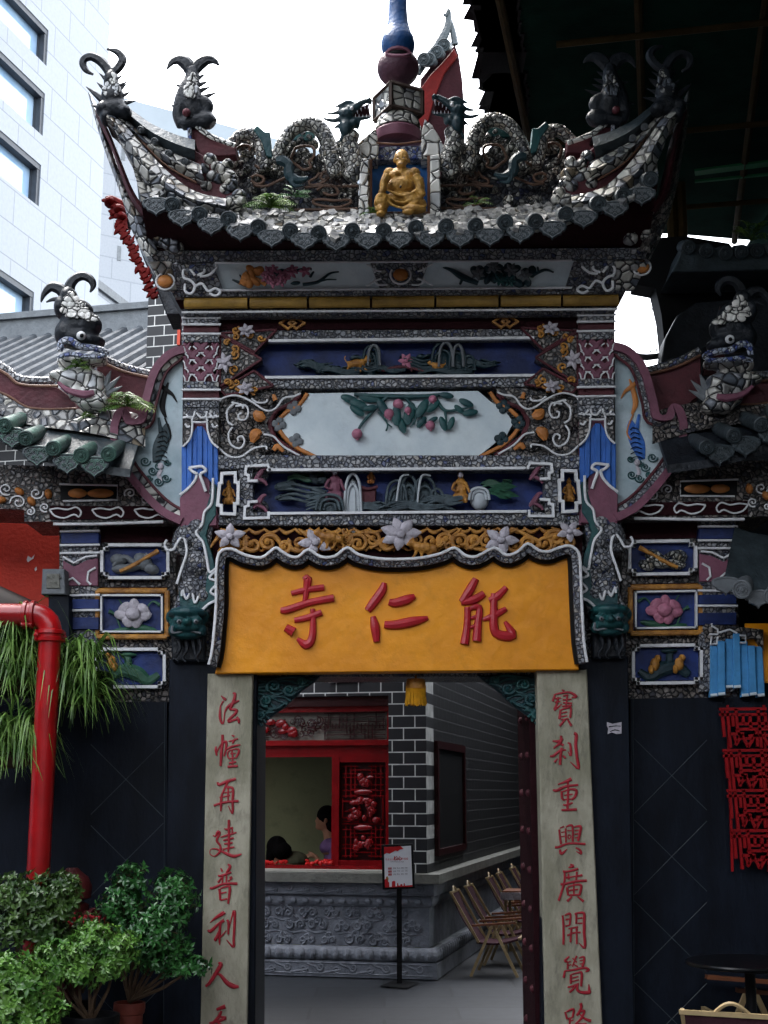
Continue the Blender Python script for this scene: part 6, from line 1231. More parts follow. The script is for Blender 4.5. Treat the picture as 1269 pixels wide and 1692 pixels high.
for i, (xa, xb, lab) in enumerate(((430, 474, 'heap of red charms at the left end of the ticket counter'), (505, 536, 'heap of red charms in the middle of the ticket counter'), (537, 547, 'red and white charms beside the lattice leaf on the ticket counter'))):
    b = MB()
    for j in range(16):
        x_ = qk.uniform(xa, xb); y_ = 1427 + (0 if i != 1 else 1) - abs(qk.gauss(0, 3)); b.blob(x_, y_, qk.uniform(2, 5), qk.uniform(1.5, 3.5), TP, -.06 + qk.uniform(-.02, .02), .02, qk.uniform(0, 90), 7, 5)
        b.line([(x_, y_, 1.5), (x_ + qk.uniform(-5, 5), y_ - 3, 1.2), (x_ + qk.uniform(-6, 6), y_ + 2, 1)], TP, -.05, k=1)
    solo('charm_heap', b, m_knot, lab, 'charms', 'red charms on the ticket counter')
# poster stand
SB = UZ(660, 1627, 0); SP = Plane(SB, (-.16, -1, 0))
sst = thing('sign_stand', 'black pole sign stand with a white and red poster before the stone base', 'sign', SB)
b = MB(); b.add([UZ(x_, y_, z_) for z_ in (.0, .012) for x_, y_ in ((628, 1629), (672, 1633), (694, 1623), (652, 1619))], [(0, 1, 2, 3), (7, 6, 5, 4), (0, 4, 5, 1), (1, 5, 6, 2), (2, 6, 7, 3), (3, 7, 4, 0)]); obj('foot_plate', b, m_black, sst)
zt_ = SP.at(657, 1468).z; b = MB(); b.box((SB.x - .022, SB.y - .012, .012), (SB.x + .022, SB.y + .012, zt_)); obj('pole', b, m_black, sst)
b = MB(); b.prism([(632, 1470), (685, 1468), (682, 1394), (630, 1396)], SP, -.0, .03, .003); bd = obj('board', b, m_black, sst)
PQ = [(636, 1466.5), (681.5, 1465), (679, 1397.5), (634.5, 1399.5)]
b = MB(); b.prism(PQ, SP, .028, .032, 0); ps = obj('poster', b, paint('poster_paper', 'f2f4f8', .6, .05, 3, .02, dirt=0), bd)
def pq(u, v): 
    a = [PQ[3][i] + (PQ[2][i] - PQ[3][i]) * u for i in (0, 1)]; c = [PQ[0][i] + (PQ[1][i] - PQ[0][i]) * u for i in (0, 1)]; return (a[0] + (c[0] - a[0]) * v, a[1] + (c[1] - a[1]) * v)
m_pr = paint('poster_red', 'c81a20', .6, .1, 30, 0, dirt=0); m_ink = paint('poster_ink', '5a4a52', .6, .05, 3, 0, dirt=0)
def pshape(name, uv, mat, lay=.0335): b = MB(); b.prism([pq(*p) for p in uv], SP, .0325, lay, 0); return obj(name, b, mat, ps)
pshape('red_flag', [(0, 0), (.62, 0), (.72, .07), (.58, .085), (.5, .12), (.42, .1), (.33, .13), (.2, .175), (.1, .15), (0, .18)], m_pr)
pshape('skyline', [(0, 1), (0, .8), (.07, .78), (.1, .84), (.16, .88), (.16, .99), (.25, .99), (.26, .86), (.34, .84), (.38, .86), (.38, .98), (.44, .98), (.45, .9), (.48, .9), (.49, .96), (.55, .97), (.57, .93), (.63, .93), (.64, .97), (.68, .97), (.69, .91), (.72, .91), (.73, .97), (1, .96), (1, 1)], m_pr)
def ptext(body, u, v, size, mat, name='lettering', bold=0):
    cu = bpy.data.curves.new('t', 'FONT'); cu.body = body; cu.size = size; cu.align_x = 'CENTER'; cu.align_y = 'CENTER'; cu.resolution_u = 2; cu.offset = bold
    o = bpy.data.objects.new('t', cu); COL.objects.link(o); bpy.context.view_layer.update(); e = o.evaluated_get(bpy.context.evaluated_depsgraph_get()); me = e.to_mesh()
    c = SP.at(*pq(u, v), .0338); b = MB(); b.v = [c + SP.u * p.co.x + Vector((0, 0, 1)) * p.co.y for p in me.vertices]; b.f = [tuple(p.vertices) for p in me.polygons]
    e.to_mesh_clear(); bpy.data.objects.remove(o)
    if b.v: obj(name, b, mat, ps)
ptext('社会主义', .2, .315, .019, m_pr); ptext('核心', .5, .3, .036, m_pr, bold=.0012); ptext('价值观', .76, .315, .019, m_pr)
ptext('培育和践行社会主义核心价值观', .47, .38, .0085, m_ink)
for r_, (a_, t_) in enumerate((('国家', ('富强', '民主', '文明', '和谐')), ('社会', ('自由', '平等', '公正', '法治')), ('公民', ('爱国', '敬业', '诚信', '友善')))):
    v = .535 + r_ * .075; pshape('red_tab', [(.13, v - .025), (.26, v - .025), (.26, v + .025), (.13, v + .025)], m_pr, .0333); ptext(a_, .195, v, .013, m_white)
    for c_, s_ in enumerate(t_): ptext(s_, .37 + c_ * .14, v, .0125, m_ink)
b = MB(); b.prism([pq(*p) for p in ((.03, .8), (.05, .74), (.1, .72), (.14, .78), (.12, .86), (.05, .86))], SP, .0325, .0334, 0); obj('yellow_mark', b, m_gold, ps)
# folding chairs
m_fab = paint('plum_canvas', '43272f', .85, .2, 14, .3, dirt=.2, spec=.15); m_leg = paint('pale_wood_leg', 'a8926a', .5, .2, 14, .1, dirt=.2); m_arm = paint('orange_wood', '7e4a2e', .45, .25, 12, .1, dirt=.2)
def folding_chair(label, loc, rz, group):
    t = thing('folding_chair', label, 'chair', loc, rz, group); W = MW[t.name]
    def L(b): b.v = [W @ v for v in b.v]; return b
    b = MB(); N_ = 7; b.strip([Vector((-.16 - .29 * i / N_ - .03 * math.sin(i / N_ * 3.14), -.235, .36 + .5 * i / N_)) for i in range(N_ + 1)], [Vector((-.16 - .29 * i / N_ - .03 * math.sin(i / N_ * 3.14), .235, .36 + .5 * i / N_)) for i in range(N_ + 1)], .016, (-.8, 0, .3)); obj('backrest', L(b), m_fab, t)
    b = MB(); b.strip([Vector((-.18 + .46 * i / N_, -.235, .36 + .04 * i / N_ - .03 * math.sin(i / N_ * 3.14))) for i in range(N_ + 1)], [Vector((-.18 + .46 * i / N_, .235, .36 + .04 * i / N_ - .03 * math.sin(i / N_ * 3.14))) for i in range(N_ + 1)], .02, (0, 0, -1)); obj('seat', L(b), m_fab, t)
    for s in (-1, 1):
        b = MB(); b.bar((-.22, s * .27, .53), (.26, s * .27, .57), .045, .022); obj('armrest', L(b), m_arm, t)
        b = MB(); b.bar((.27, s * .262, .0), (-.0, s * .262, .55), .03, .022, (0, 1, 0)); obj('leg', L(b), m_leg, t)
        b = MB(); b.bar((-.24, s * .278, .0), (.0, s * .278, .53), .03, .022, (0, 1, 0)); obj('leg', L(b), m_leg, t)
        b = MB(); b.bar((-.15, s * .246, .35), (-.46, s * .246, .88), .026, .02, (0, 1, 0)); lg = obj('back_post', L(b), m_leg, t)
    b = MB(); b.tube([Vector((-.45 - .02 * math.sin(a), -.09 + .18 * a / 3.14, .87 + .055 * math.sin(a))) for a in [i * .349 for i in range(10)]], .011, 6); obj('carry_handle', L(b), m_leg, t)
    b = MB(); b.bar((-.46, -.26, .87), (-.46, .26, .87), .022, .022); obj('cross_bar', L(b), m_leg, t); b = MB(); b.bar((.29, -.26, .4), (.29, .26, .4), .024, .024); obj('cross_bar', L(b), m_leg, t)
    return t
V_ = Vector((math.sin(AT), math.cos(AT), 0)); C0 = UZ(817, 1612, 0)
ch0 = folding_chair('nearest plum folding chair of the row beside the stone base', C0 + V_ * .12, -AT, 'folding chairs beside the stone base'); ch0.scale = (.82, .82, .82)
for s_, lab in ((.8, 'second plum folding chair from the front of the row, behind the nearest one'), (2.2, 'third plum folding chair of the row, just behind the small tray table'), (2.95, 'fourth plum folding chair of the row, one behind the tray table pair'), (4.1, 'farthest plum folding chair of the row, half hidden by the right pillar')):
    c = copy_tree(ch0); c.location = C0 + V_ * (s_ + .12); c['label'] = lab
TT = UZ(860, 1600, 0) + V_ * 1.2; tt = thing('tray_table', 'small low table with wooden top and white rim among the folding chairs', 'table', TT, -AT); W = MW[tt.name]
def L2(b): b.v = [W @ v for v in b.v]; return b
b = MB(); b.box((-.3, -.2, .6), (.22, .2, .625)); obj('top', L2(b), m_arm, tt)
b = MB(); b.box((-.31, -.22, .54), (.23, -.2, .61)); b.box((-.31, .2, .54), (.23, .22, .61)); b.box((-.31, -.2, .54), (-.29, .2, .61)); b.box((.21, -.2, .54), (.23, .2, .61)); obj('rim', L2(b), m_petal, tt)
for x_ in (-.27, .19):
    for y_ in (-.17, .17): b = MB(); b.bar((x_, y_, 0), (x_, y_, .55), .025, .025, (0, 1, 0)); obj('leg', L2(b), m_leg, tt)
# tassel and banner
YT = YP(.1)
ts_ = thing('lantern_tassel', 'yellow fringe tassel hanging in the gateway before the brick pier', 'tassel', YT.at(687, 1166))
b = MB(); b.line([(687, 1122, 30), (687, 1130, 33), (687, 1138, 33)], YT, 0, k=1, n=12, smooth=2); tk = obj('cap', b, m_gold, ts_)
b = MB()
for i in range(44): a = i * .1428; x_ = 687 + 15.5 * math.cos(a); b.tube([YT.at(x_, 1134, .05 * math.sin(a)), YT.at(x_ + qk.uniform(-.5, .5), 1150, .055 * math.sin(a)), YT.at(x_ + 1.5 * math.cos(a) + qk.uniform(-1, 1), 1165 + qk.uniform(-2, 2), .06 * math.sin(a))], .0045, 4)
obj('fringe', b, paint('yellow_fringe', 'd79a1c', .6, .25, 30, .1, dirt=.1), ts_)
b = MB(); b.tube([YT.at(687, 1124), YT.at(687, 1124) + Vector((0, 0, G.at(687, 1116, -.12).z - YT.at(687, 1124).z))], .006, 5); obj('cord', b, m_gold, ts_)
b = MB(); b.prism([(543, 1128), (596, 1125), (596, 1090), (543, 1092)], TP, .02, .03, 0); sb_ = solo('hanging_banner', b, m_pr, 'red banner edge with white lower hem on the brick wall under the name board', 'banner'); MW[sb_.name] = Matrix.Translation(sb_.location)
b = MB(); b.line([(543, 1127, 3), (596, 1124, 3)], TP, .032, smooth=0); obj('hem', b, m_white, sb_)
# notice on the right pier
b = MB(); b.prism([(1003, 1199), (1003, 1193), (1012, 1196), (1027, 1193), (1027, 1212), (1019, 1213), (1011, 1210), (1004, 1213), (1005, 1204)], G, .002, .006, 0); sn = solo('paper_notice', b, m_petal, 'small torn white paper stuck on the dark pier right of the couplet', 'notice'); MW[sn.name] = Matrix.Translation(sn.location)
b = MB(); b.line([(1006, 1201, 2), (1018, 1199.5, 1.5), (1026, 1200, 1)], G, .006, smooth=2, k=.2); b.line([(1008, 1209, 1.5), (1016, 1206, 2), (1024, 1208, 1.5)], G, .006, smooth=2, k=.2); obj('grey_smudge', b, m_black, sn)
# ================================================================== FAR BUILDINGS, LEFT
A1_ = rad(15.5); hz = 1310
def at_dist(px, dist): r = ray(px, hz); return CAM + r * (dist / r.y)
P0 = at_dist(125, 38); P0.z = 0; BP = Plane(P0, (math.cos(A1_), -math.sin(A1_), 0)); BM = Matrix.Translation(P0) @ Matrix.Rotation(-A1_, 4, 'Z'); BI = BM.inverted()
m_facade = bricks('pale_stone_cladding', '838a93', '656c75', 1.6, .95, .022, .4, 'side', .5, .12, .93); m_glass = paint('blue_glass', 'a9c3da', .05, .3, .35, .0, c2='7f9fc0', dirt=.0, spec=1.0); m_reveal = paint('dark_window_reveal', '3a3f46', .5)
m_far = bricks('white_far_cladding', 'd6d9dc', 'bcc0c4', 2.2, 1.2, .03, .5, 'x'); m_bluetop = paint('pale_blue_glass_top', '8d979e', .3, .1, .3, 0, dirt=0)
def bz(px, py): return (BI @ BP.at(px, py)).z
def by(px, py): return (BI @ BP.at(px, py)).y
class BB(MB):
    def done(s): s.v = [BM @ v for v in s.v]; return s
ob = thing('office_block', 'tall pale stone office block with blue strip windows at upper left', 'building', P0, -A1_)
rows_ = [(bz(40, 72), bz(40, 8)), (bz(40, 197), bz(40, 122)), (bz(40, 322), bz(40, 249))]
dz = rows_[0][0] - rows_[1][0]; rows_ = [(a + dz, b + dz) for a, b in rows_[:1]] + rows_; low = (bz(40, 580), bz(40, 472)); ye = by(72, 200); zr = rows_[0][1] + 6
b = BB(); z = 0
edges = [low] + rows_[::-1]
for a_, b_ in edges: b.box((-.5, -48, z), (0, ye, a_)); z = b_
b.box((-.5, -48, z), (0, ye, zr)); b.box((-14, ye, 0), (0, 0, zr)); obj('wall', b.done(), m_facade, ob)
b = BB(); b.box((-14, -48, 0), (-.9, ye, zr - .5)); obj('core', b.done(), m_reveal, ob)
for a_, b_ in edges:
    b = BB(); b.box((-.32, -47.9, a_), (-.25, ye - .02, b_)); w_ = obj('strip_window', b.done(), m_glass, ob)
    b = BB(); y = ye - .1
    while y > -30: b.box((-.26, y - .06, a_), (-.2, y, b_)); y -= 2.1
    b.box((-.24, -47.9, b_ - .16), (-.02, ye - .02, b_ - .002)); b.box((-.24, ye - .14, a_ + .002), (-.03, ye - .004, b_ - .17)); obj('mullions', b.done(), m_reveal, w_)
# lower wing of the block
zp = bz(125, 442); b = BB(); b.box((-14, .05, 0), (-.2, 34, zp)); pw = solo('office_annexe', b.done(), m_facade, 'lower pale stone annexe with plain parapet behind the tiled hall', 'building'); MW[pw.name] = Matrix.Translation(pw.location)
b = BB(); b.box((-14, .1, zp), (-.1, 34, zp + .25)); obj('parapet', b.done(), m_ash, pw)
# far tower
A2_ = rad(59); P1 = at_dist(112, 75); P1.z = 0; QP = Plane(P1, (math.cos(A2_), -math.sin(A2_), 0)); QM = Matrix.Translation(P1) @ Matrix.Rotation(-A2_, 4, 'Z'); QI = QM.inverted()
class QB(MB):
    def done(s): s.v = [QM @ v for v in s.v]; return s
zt2 = (QI @ QP.at(120, 140)).z
ft = thing('far_tower', 'distant white tower with pale blue glazed top behind the office block', 'building', P1, -A2_)
b = QB(); b.box((-15, 0, 0), (0, 26, zt2 - 1.6)); obj('wall', b.done(), bricks('white_far_panels', '8d9298', '7c8188', 2.4, 1.3, .04, .6, 'side', .5, .1, .95), ft)
b = QB(); b.box((-14.8, -.3, zt2 - 1.6), (.1, 26, zt2)); obj('glazed_top', b.done(), m_bluetop, ft)
qf = random.Random(3)
for i in range(9):
    for j in range(8):
        if qf.random() < .45:
            y_, z_ = 1.5 + i * 2.1, zt2 - 4 - j * 3.2; b = QB(); b.box((-.05, y_, z_), (.03, y_ + .22, z_ + .9)); obj('slit_window', b.done(), m_ash, ft)

# ================================================================== LEFT FOREGROUND
YR = YP(.7)
b = MB(); b.prism([(-200, 1010), (103, 1010), (103, 855), (-200, 865)], YR, -.2, 0, 0); rw2 = solo('red_wall', b, paint('red_plaster', 'c03420', .7, .15, 3, .25, dirt=.35), 'orange red plaster wall with peeled white patches left of the wing wall', 'wall'); MW[rw2.name] = Matrix.Translation(rw2.location)
b = MB(); b.prism([(44, 925), (46, 918), (52, 922), (57, 916), (55, 923), (50, 926), (46, 929)], YR, .0, .003, 0); b.prism([(57, 940), (60, 936), (61, 941), (58, 944)], YR, 0, .003, 0); obj('peeled_patch', b, m_white, rw2)
b = MB(); b.prism([(-200, 1250), (103, 1250), (103, 1010), (-200, 1010)], YR, -.2, .0, 0); obj('dark_dado', b, m_black, rw2)
b = MB(); A_ = [YP(.6).at(*p) for p in ((-60, 955), (0, 968), (66, 998))]; Bq = [YP(-.1).at(*p) for p in ((-60, 985), (0, 1000), (60, 1024))]; b.strip(A_, Bq, .02, (0, 0, -1)); solo('awning', b, m_black, 'dark sloping awning under the red wall above the hanging grass', 'awning')
YS = YP(-.02); sbk = thing('stone_lamp_post', 'grey square stone post head with carved panel beside the red wall', 'post', YS.at(92, 1100))
b = MB(); b.prism([(68, 982), (108, 982), (106, 940), (70, 940)], YS, -.14, .0, .005); hd_ = obj('head', b, m_ash, sbk)
b = MB(); b.prism([(76, 972), (99, 972), (98, 948), (77, 948)], YS, 0, .008, .003); 
for i in range(5): scroll(b, 80 + i * 4.2, 953 + (i % 2) * 11, 4, i, 1.2, 1, .009, 1.6, YS)
obj('carved_square', b, m_cap, hd_)
b = MB(); b.prism([(80, 1110), (116, 1110), (114, 983), (80, 983)], YS, -.16, -.03, .004); obj('shaft', b, m_granite, sbk)
# red pipe
YQ = YP(-.5); mp = paint('red_pipe_paint', 'b01016', .3, .25, 3, .06, dirt=.2, c2='8c0c10', spec=.6)
pp = thing('standpipe', 'thick red pipe with elbow and clamp running down the wing wall', 'pipe', Vector((YQ.at(70, 1400).x, -.5, 0)))
c_ = YQ.at(83, 1045); kx = c_.x; rp = 18.5 * YQ.sc(83, 1100); zt3 = YQ.at(83, 1045).z
b = MB(); b.tube([Vector((kx, -.5, .0)), Vector((kx, -.5, zt3))], rp, 20); obj('riser', b, mp, pp)
b = MB(); el = [Vector((kx - .1 * 1.0 + .1 * math.cos(a), -.5, zt3 + .0 + .1 * math.sin(a))) for a in [i * 1.571 / 8 for i in range(9)]]; b.tube([Vector((kx, -.5, zt3 - .01))] + el + [Vector((kx - .16, -.5, zt3 + .1))], rp * 1.04, 18, Vector((0, -1, 0))); obj('elbow', b, mp, pp)
b = MB(); b.tube([Vector((kx - .15, -.5, zt3 + .1)), Vector((kx - 1.5, -.5, zt3 + .115))], rp, 18); obj('branch', b, mp, pp)
for c, ax in ((Vector((kx, -.5, zt3 - .02)), (0, 0, 1)), (Vector((kx - .12, -.5, zt3 + .1)), (-1, 0, 0))):
    b = MB(); b.lathe([(rp * 1.1, -.035), (rp * 1.28, -.03), (rp * 1.3, -.012), (rp * 1.12, -.006), (rp * 1.12, .006), (rp * 1.3, .012), (rp * 1.28, .03), (rp * 1.1, .035)], c, 18, ax); a_ = Vector(ax); s1 = a_.orthogonal().normalized()
    for s in (-1, 1): b.ell(c + s1 * rp * 1.4 * s, .016, None, 8, 5); b.bar(c + s1 * rp * 1.4 * s - a_ * .03, c + s1 * rp * 1.4 * s + a_ * .03, .014, .014, s1)
    obj('coupling_clamp', b, mp, pp)
# hanging grass
def leafmat(name, c, c2, rough=.4, trans=.25):
    m, nt, bs_, co = base(name); n = nn(nt, 'ShaderNodeTexNoise', Scale=9.0, Detail=3.0); nt.links.new(co, n.inputs['Vector']); k = mixc(nt, ramp(nt, n.outputs[0], [(.35, 0.), (.65, 1.)]), lin(c), lin(c2)); nt.links.new(k, bs_.inputs['Base Color']); bs_.inputs['Roughness'].default_value = rough
    tr_ = nt.nodes.new('ShaderNodeBsdfTranslucent'); nt.links.new(k, tr_.inputs['Color']); mx = nt.nodes.new('ShaderNodeMixShader'); mx.inputs[0].default_value = trans; nt.links.new(bs_.outputs[0], mx.inputs[1]); nt.links.new(tr_.outputs[0], mx.inputs[2]); nt.links.new(mx.outputs[0], nt.nodes['Material Output'].inputs['Surface']); return m
m_grass = leafmat('grass_blade', '41662a', '7ca04c'); m_leaf1 = leafmat('glossy_leaf', '3d7236', '234f26', .28, .15); m_leaf2 = leafmat('fresh_leaf', '6a9440', '3f6e2a', .33, .2); m_leaf3 = leafmat('dark_leaf', '4f6c30', '2e4a22', .35, .15); m_fern = leafmat('fern_frond', '3d6320', '64812c', .5, .25); m_bark = paint('brown_stem', '4a3826', .8, .3, 20, .4)
def blades(m, c, n, L0, L1, spread, qg, up=1.5, w_=.017):
    for i in range(n):
        a = qg.uniform(0, 6.283); t = Vector((math.cos(a), math.sin(a) * .8, 0)); L_ = qg.uniform(L0, L1); h = qg.uniform(.25, up); p0 = c + Vector((qg.uniform(-1, 1) * spread[0], qg.uniform(-1, 1) * spread[1], qg.uniform(-1, 1) * spread[2])); P = []
        for j in range(6): u = j / 5; P.append(p0 + t * L_ * u * .8 + Vector((0, 0, L_ * (h * u - (h + .3) * u * u * 1.05))))
        sd_ = t.cross(Vector((0, 0, 1))).normalized(); o = len(m.v)
        for j, p in enumerate(P): ww = w_ * (1 - (j / 5) ** 2) * .5 + .0006; m.v += [p - sd_ * ww, p + sd_ * ww]
        m.f += [(o + 2 * j, o + 2 * j + 1, o + 2 * j + 3, o + 2 * j + 2) for j in range(5)]
qg = random.Random(31)
for (px_, py_, Y_, n, sp, lab) in ((22, 1098, -.36, 520, (.16, .06, .12), 'long-leaved grass spilling over the wall left of the red pipe'), (14, 1046, -.34, 220, (.1, .06, .06), 'top tuft of long-leaved grass at the left edge beside the pipe elbow'), (126, 1122, -.3, 480, (.12, .06, .16), 'long-leaved grass spilling down right of the red pipe'), (14, 1225, -.36, 300, (.14, .06, .1), 'lower tuft of long-leaved grass left of the red pipe near the shrubs')):
    pl_ = YP(Y_); c = pl_.at(px_, py_); t = thing('hanging_grass', lab, 'plant', c, 0, 'hanging grasses by the red pipe')
    b = MB(); blades(b, c, n, .16, .42, sp, qg, 2.0, .014); b.v and obj('blades', b, m_grass, t)
    b = MB(); b.ell(c + Vector((0, .08, -.08)), (sp[0] * 1.1, .07, .07), None, 12, 7); obj('root_ball', b, m_bark, t)
b = MB(); b.prism([(-60, 1150), (175, 1150), (175, 1108), (-60, 1108)], YP(-.2), -.2, .02, .01); solo('wall_planter', b, m_black, 'dark trough on the wing wall holding the hanging grass', 'planter')
# shrubs
def shrub(label, pl, blobs, n, size, mat, base_px, qs, stem=True, rose=5):
    c0 = pl.at(*base_px); t = thing('shrub', label, 'shrub', c0, 0, 'potted shrubs at lower left'); m = MB(); st = MB(); tot = sum(r * r for _, _, r, _ in blobs)
    for bx, by_, r, dd in blobs:
        k = pl.sc(bx, by_, dd); cc = pl.at(bx, by_, dd); R_ = r * k
        if stem: mid = (c0 + cc) / 2 + Vector((qs.uniform(-.04, .04), 0, -.02)); st.tube([c0, mid, cc], [.012, .009, .004], 5)
        for i in range(int(n * r * r / tot)):
            a, z_ = qs.uniform(0, 6.283), qs.uniform(-.75, 1); rr_ = R_ * (qs.uniform(.4, 1.1) if qs.random() < .7 else qs.uniform(1.0, 1.55)); s_ = math.sqrt(max(0, 1 - z_ * z_)); dv = Vector((s_ * math.cos(a), s_ * math.sin(a), z_ * .85)); p = cc + dv * rr_
            tw = p - dv * R_ * .25; st.tube([tw, p], [.0025, .0015], 3)
            a0 = qs.uniform(0, 6); sz_ = qs.choice((.55, .8, 1, 1, 1.25))
            for j in range(rose):
                a = a0 + j * 6.283 / rose; x1 = dv.orthogonal().normalized(); x2 = dv.cross(x1); td = (x1 * math.cos(a) + x2 * math.sin(a)) * .9 + dv * qs.uniform(.1, .6) + Vector((0, 0, .15)); m.leaf(p, td, dv + Vector((0, 0, .6)), size * sz_ * qs.uniform(.75, 1.2), size * sz_ * .48, qs.uniform(.0, .3))
    obj('leaves', m, mat, t, 180); obj('stems', st, m_bark, t); return t
qs = random.Random(77)
s1 = shrub('tallest glossy dark green shrub in the terracotta pot before the dark wing wall', YP(-.55), [(215, 1455, 24, 0), (205, 1490, 28, .03), (195, 1515, 22, 0), (285, 1470, 30, .03), (290, 1500, 26, .05), (262, 1530, 34, .06), (240, 1560, 30, .08), (300, 1565, 16, .06), (325, 1597, 16, .1), (295, 1600, 18, .05), (262, 1590, 24, .05), (230, 1530, 24, .0)], 1150, .036, m_leaf1, (214, 1655), qs)
s2 = shrub('broad dark green shrub at the left edge under the red pipe', YP(-.75), [(20, 1480, 30, 0), (60, 1485, 32, 0), (100, 1470, 26, 0), (20, 1530, 34, .0), (70, 1530, 30, 0), (105, 1500, 20, 0)], 900, .04, m_leaf3, (50, 1660), qs)
s3 = shrub('low bright green shrub spreading across the middle of the pots', YP(-.8), [(85, 1585, 28, .02), (120, 1580, 28, .05), (160, 1565, 30, .06), (195, 1570, 26, .06), (180, 1600, 22, .1), (130, 1610, 22, .1), (90, 1612, 20, .1), (150, 1545, 22, .0)], 1150, .033, m_leaf2, (150, 1690), qs)
s4 = shrub('bright leafy shrub filling the bottom left corner', YP(-1.0), [(15, 1610, 34, 0), (50, 1625, 30, 0), (25, 1660, 36, .04), (75, 1650, 18, 0), (98, 1668, 10, .02), (50, 1690, 30, .06)], 850, .04, m_leaf2, (40, 1760), qs)
s5 = shrub('small shrub with thin leaves and red flowers between the taller shrubs', YP(-.5), [(110, 1545, 24, 0), (140, 1540, 24, 0), (165, 1545, 18, 0)], 420, .036, m_leaf3, (135, 1640), qs, rose=4)
b = MB(); pl_ = YP(-.5)
for i in range(46): x_ = qs.uniform(100, 180); y_ = 1517 + abs(x_ - 130) * .15 + qs.uniform(-8, 10); b.blob(x_, y_, 2.4, 2.6, pl_, .05 + qs.uniform(-.04, .06), None, 0, 6, 4); b.line([(x_, y_, 1), (x_ + qs.uniform(-3, 3), y_ + 16, 1)], pl_, .03, smooth=0, k=1, n=4)
obj('red_flowers', b, paint('red_flower', 'c42a38', .5, .3, 20, .1, dirt=0), s5)
def pot(label, pl, cx, rim_y, rw_px, mat, h=None):
    c = pl.at(cx, rim_y); r = rw_px * pl.sc(cx, rim_y); z = c.z; b = MB(); b.lathe([(r * .68, 0), (r * .74, .02), (r * .92, z - .06), (r * 1.0, z - .055), (r * 1.06, z - .03), (r * 1.04, z), (r * .93, z), (r * .88, z - .03), (0, z - .04)], (c.x, c.y, 0), 20); return solo('flower_pot', b, mat, label, 'pot')
pot('terracotta pot under the tallest glossy shrub', YP(-.55), 214, 1656, 25, m_terra); pot('wide black pot behind the low bright shrub', YP(-.8), 150, 1676, 46, m_black); pot('dark pot under the broad shrub at the left edge', YP(-.75), 50, 1670, 40, m_black); pot('black pot in the bottom left corner', YP(-1.0), 40, 1740, 44, m_black); pot('small dark pot under the red flowers', YP(-.45), 132, 1655, 20, m_black)
# hydrant
YH = YP(-.25); hp = YH.at(120, 1434); hb = thing('fire_hydrant', 'dull red hydrant with domed cap half hidden by the shrubs', 'hydrant', Vector((hp.x, -.25, 0))); z = hp.z; b = MB(); b.lathe([(.07, 0), (.07, z - .34)], (hp.x, -.25, 0), 16); b.lathe([(.085, z - .34), (.1, z - .3), (.1, z - .2), (.06, z - .18)], (hp.x, -.25, 0), 16); mp2 = paint('dull_red_paint', '4e0e12', .6, .3, 4, .1); obj('barrel', b, mp2, hb)
b = MB(); b.lathe([(.06, z - .18), (.11, z - .16), (.115, z - .1), (.09, z - .05), (.05, z - .02), (.03, z), (0, z)], (hp.x, -.25, 0), 16); obj('domed_cap', b, mp2, hb); b = MB(); b.lathe([(.035, 0), (.035, .07), (.05, .07), (.05, .1), (0, .1)], (hp.x + .08, -.28, z - .26), 12, (.8, -.6, 0)); obj('outlet', b, mp2, hb)
# ferns on the roofs
def fern(label, pl, px_, py_, d, n, L_, mat, qs):
    c = pl.at(px_, py_, d); t = MB()
    for i in range(n):
        a = qs.uniform(-.2, 3.34) if n > 4 else qs.uniform(.3, 2.8); dv = Vector((math.cos(a), -qs.uniform(.2, 1), abs(math.sin(a)) * .7 + .2)).normalized(); LL = L_ * qs.uniform(.6, 1.15); P = [c + dv * LL * u + Vector((0, 0, -LL * .55 * u * u)) for u in [j / 9 for j in range(10)]]; t.tube(P, .0025, 3)
        for j in range(1, 10):
            tv = (P[j] - P[j - 1]).normalized(); s_ = tv.cross(Vector((0, -.6, .8))).normalized(); w_ = LL * .28 * math.sin(3.14 * (j / 10) ** .8) + .006
            for s in (-1, 1): t.leaf(P[j], s_ * s + tv * .5, (0, -.5, 1), w_, w_ * .2, .2)
    return solo('fern', t, mat, label, 'fern', 'ferns growing on the roofs')
fern('bushy yellow-green fern on the left half of the gate eave', G, 448, 344, .5, 34, .17, m_fern, qs); fern('dark fern beside the bushy one under the left dragon', G, 488, 326, .42, 10, .14, m_leaf1, qs); fern('small weed at the left foot of the seated statue niche', G, 612, 352, .46, 9, .08, m_fern, qs); fern('thin seedling on the eave right of the niche', G, 785, 338, .5, 5, .12, m_fern, qs)
fern('large fern between the left wing fish and the painted ear panel', WY, 212, 672, .3, 26, .2, m_fern, qs); fern('small fern on the snout of the left wing fish', WY, 130, 606, .36, 12, .1, m_fern, qs); fern('little weed on the left wing ridge below the fish', WY, 148, 690, .3, 8, .07, m_fern, qs)

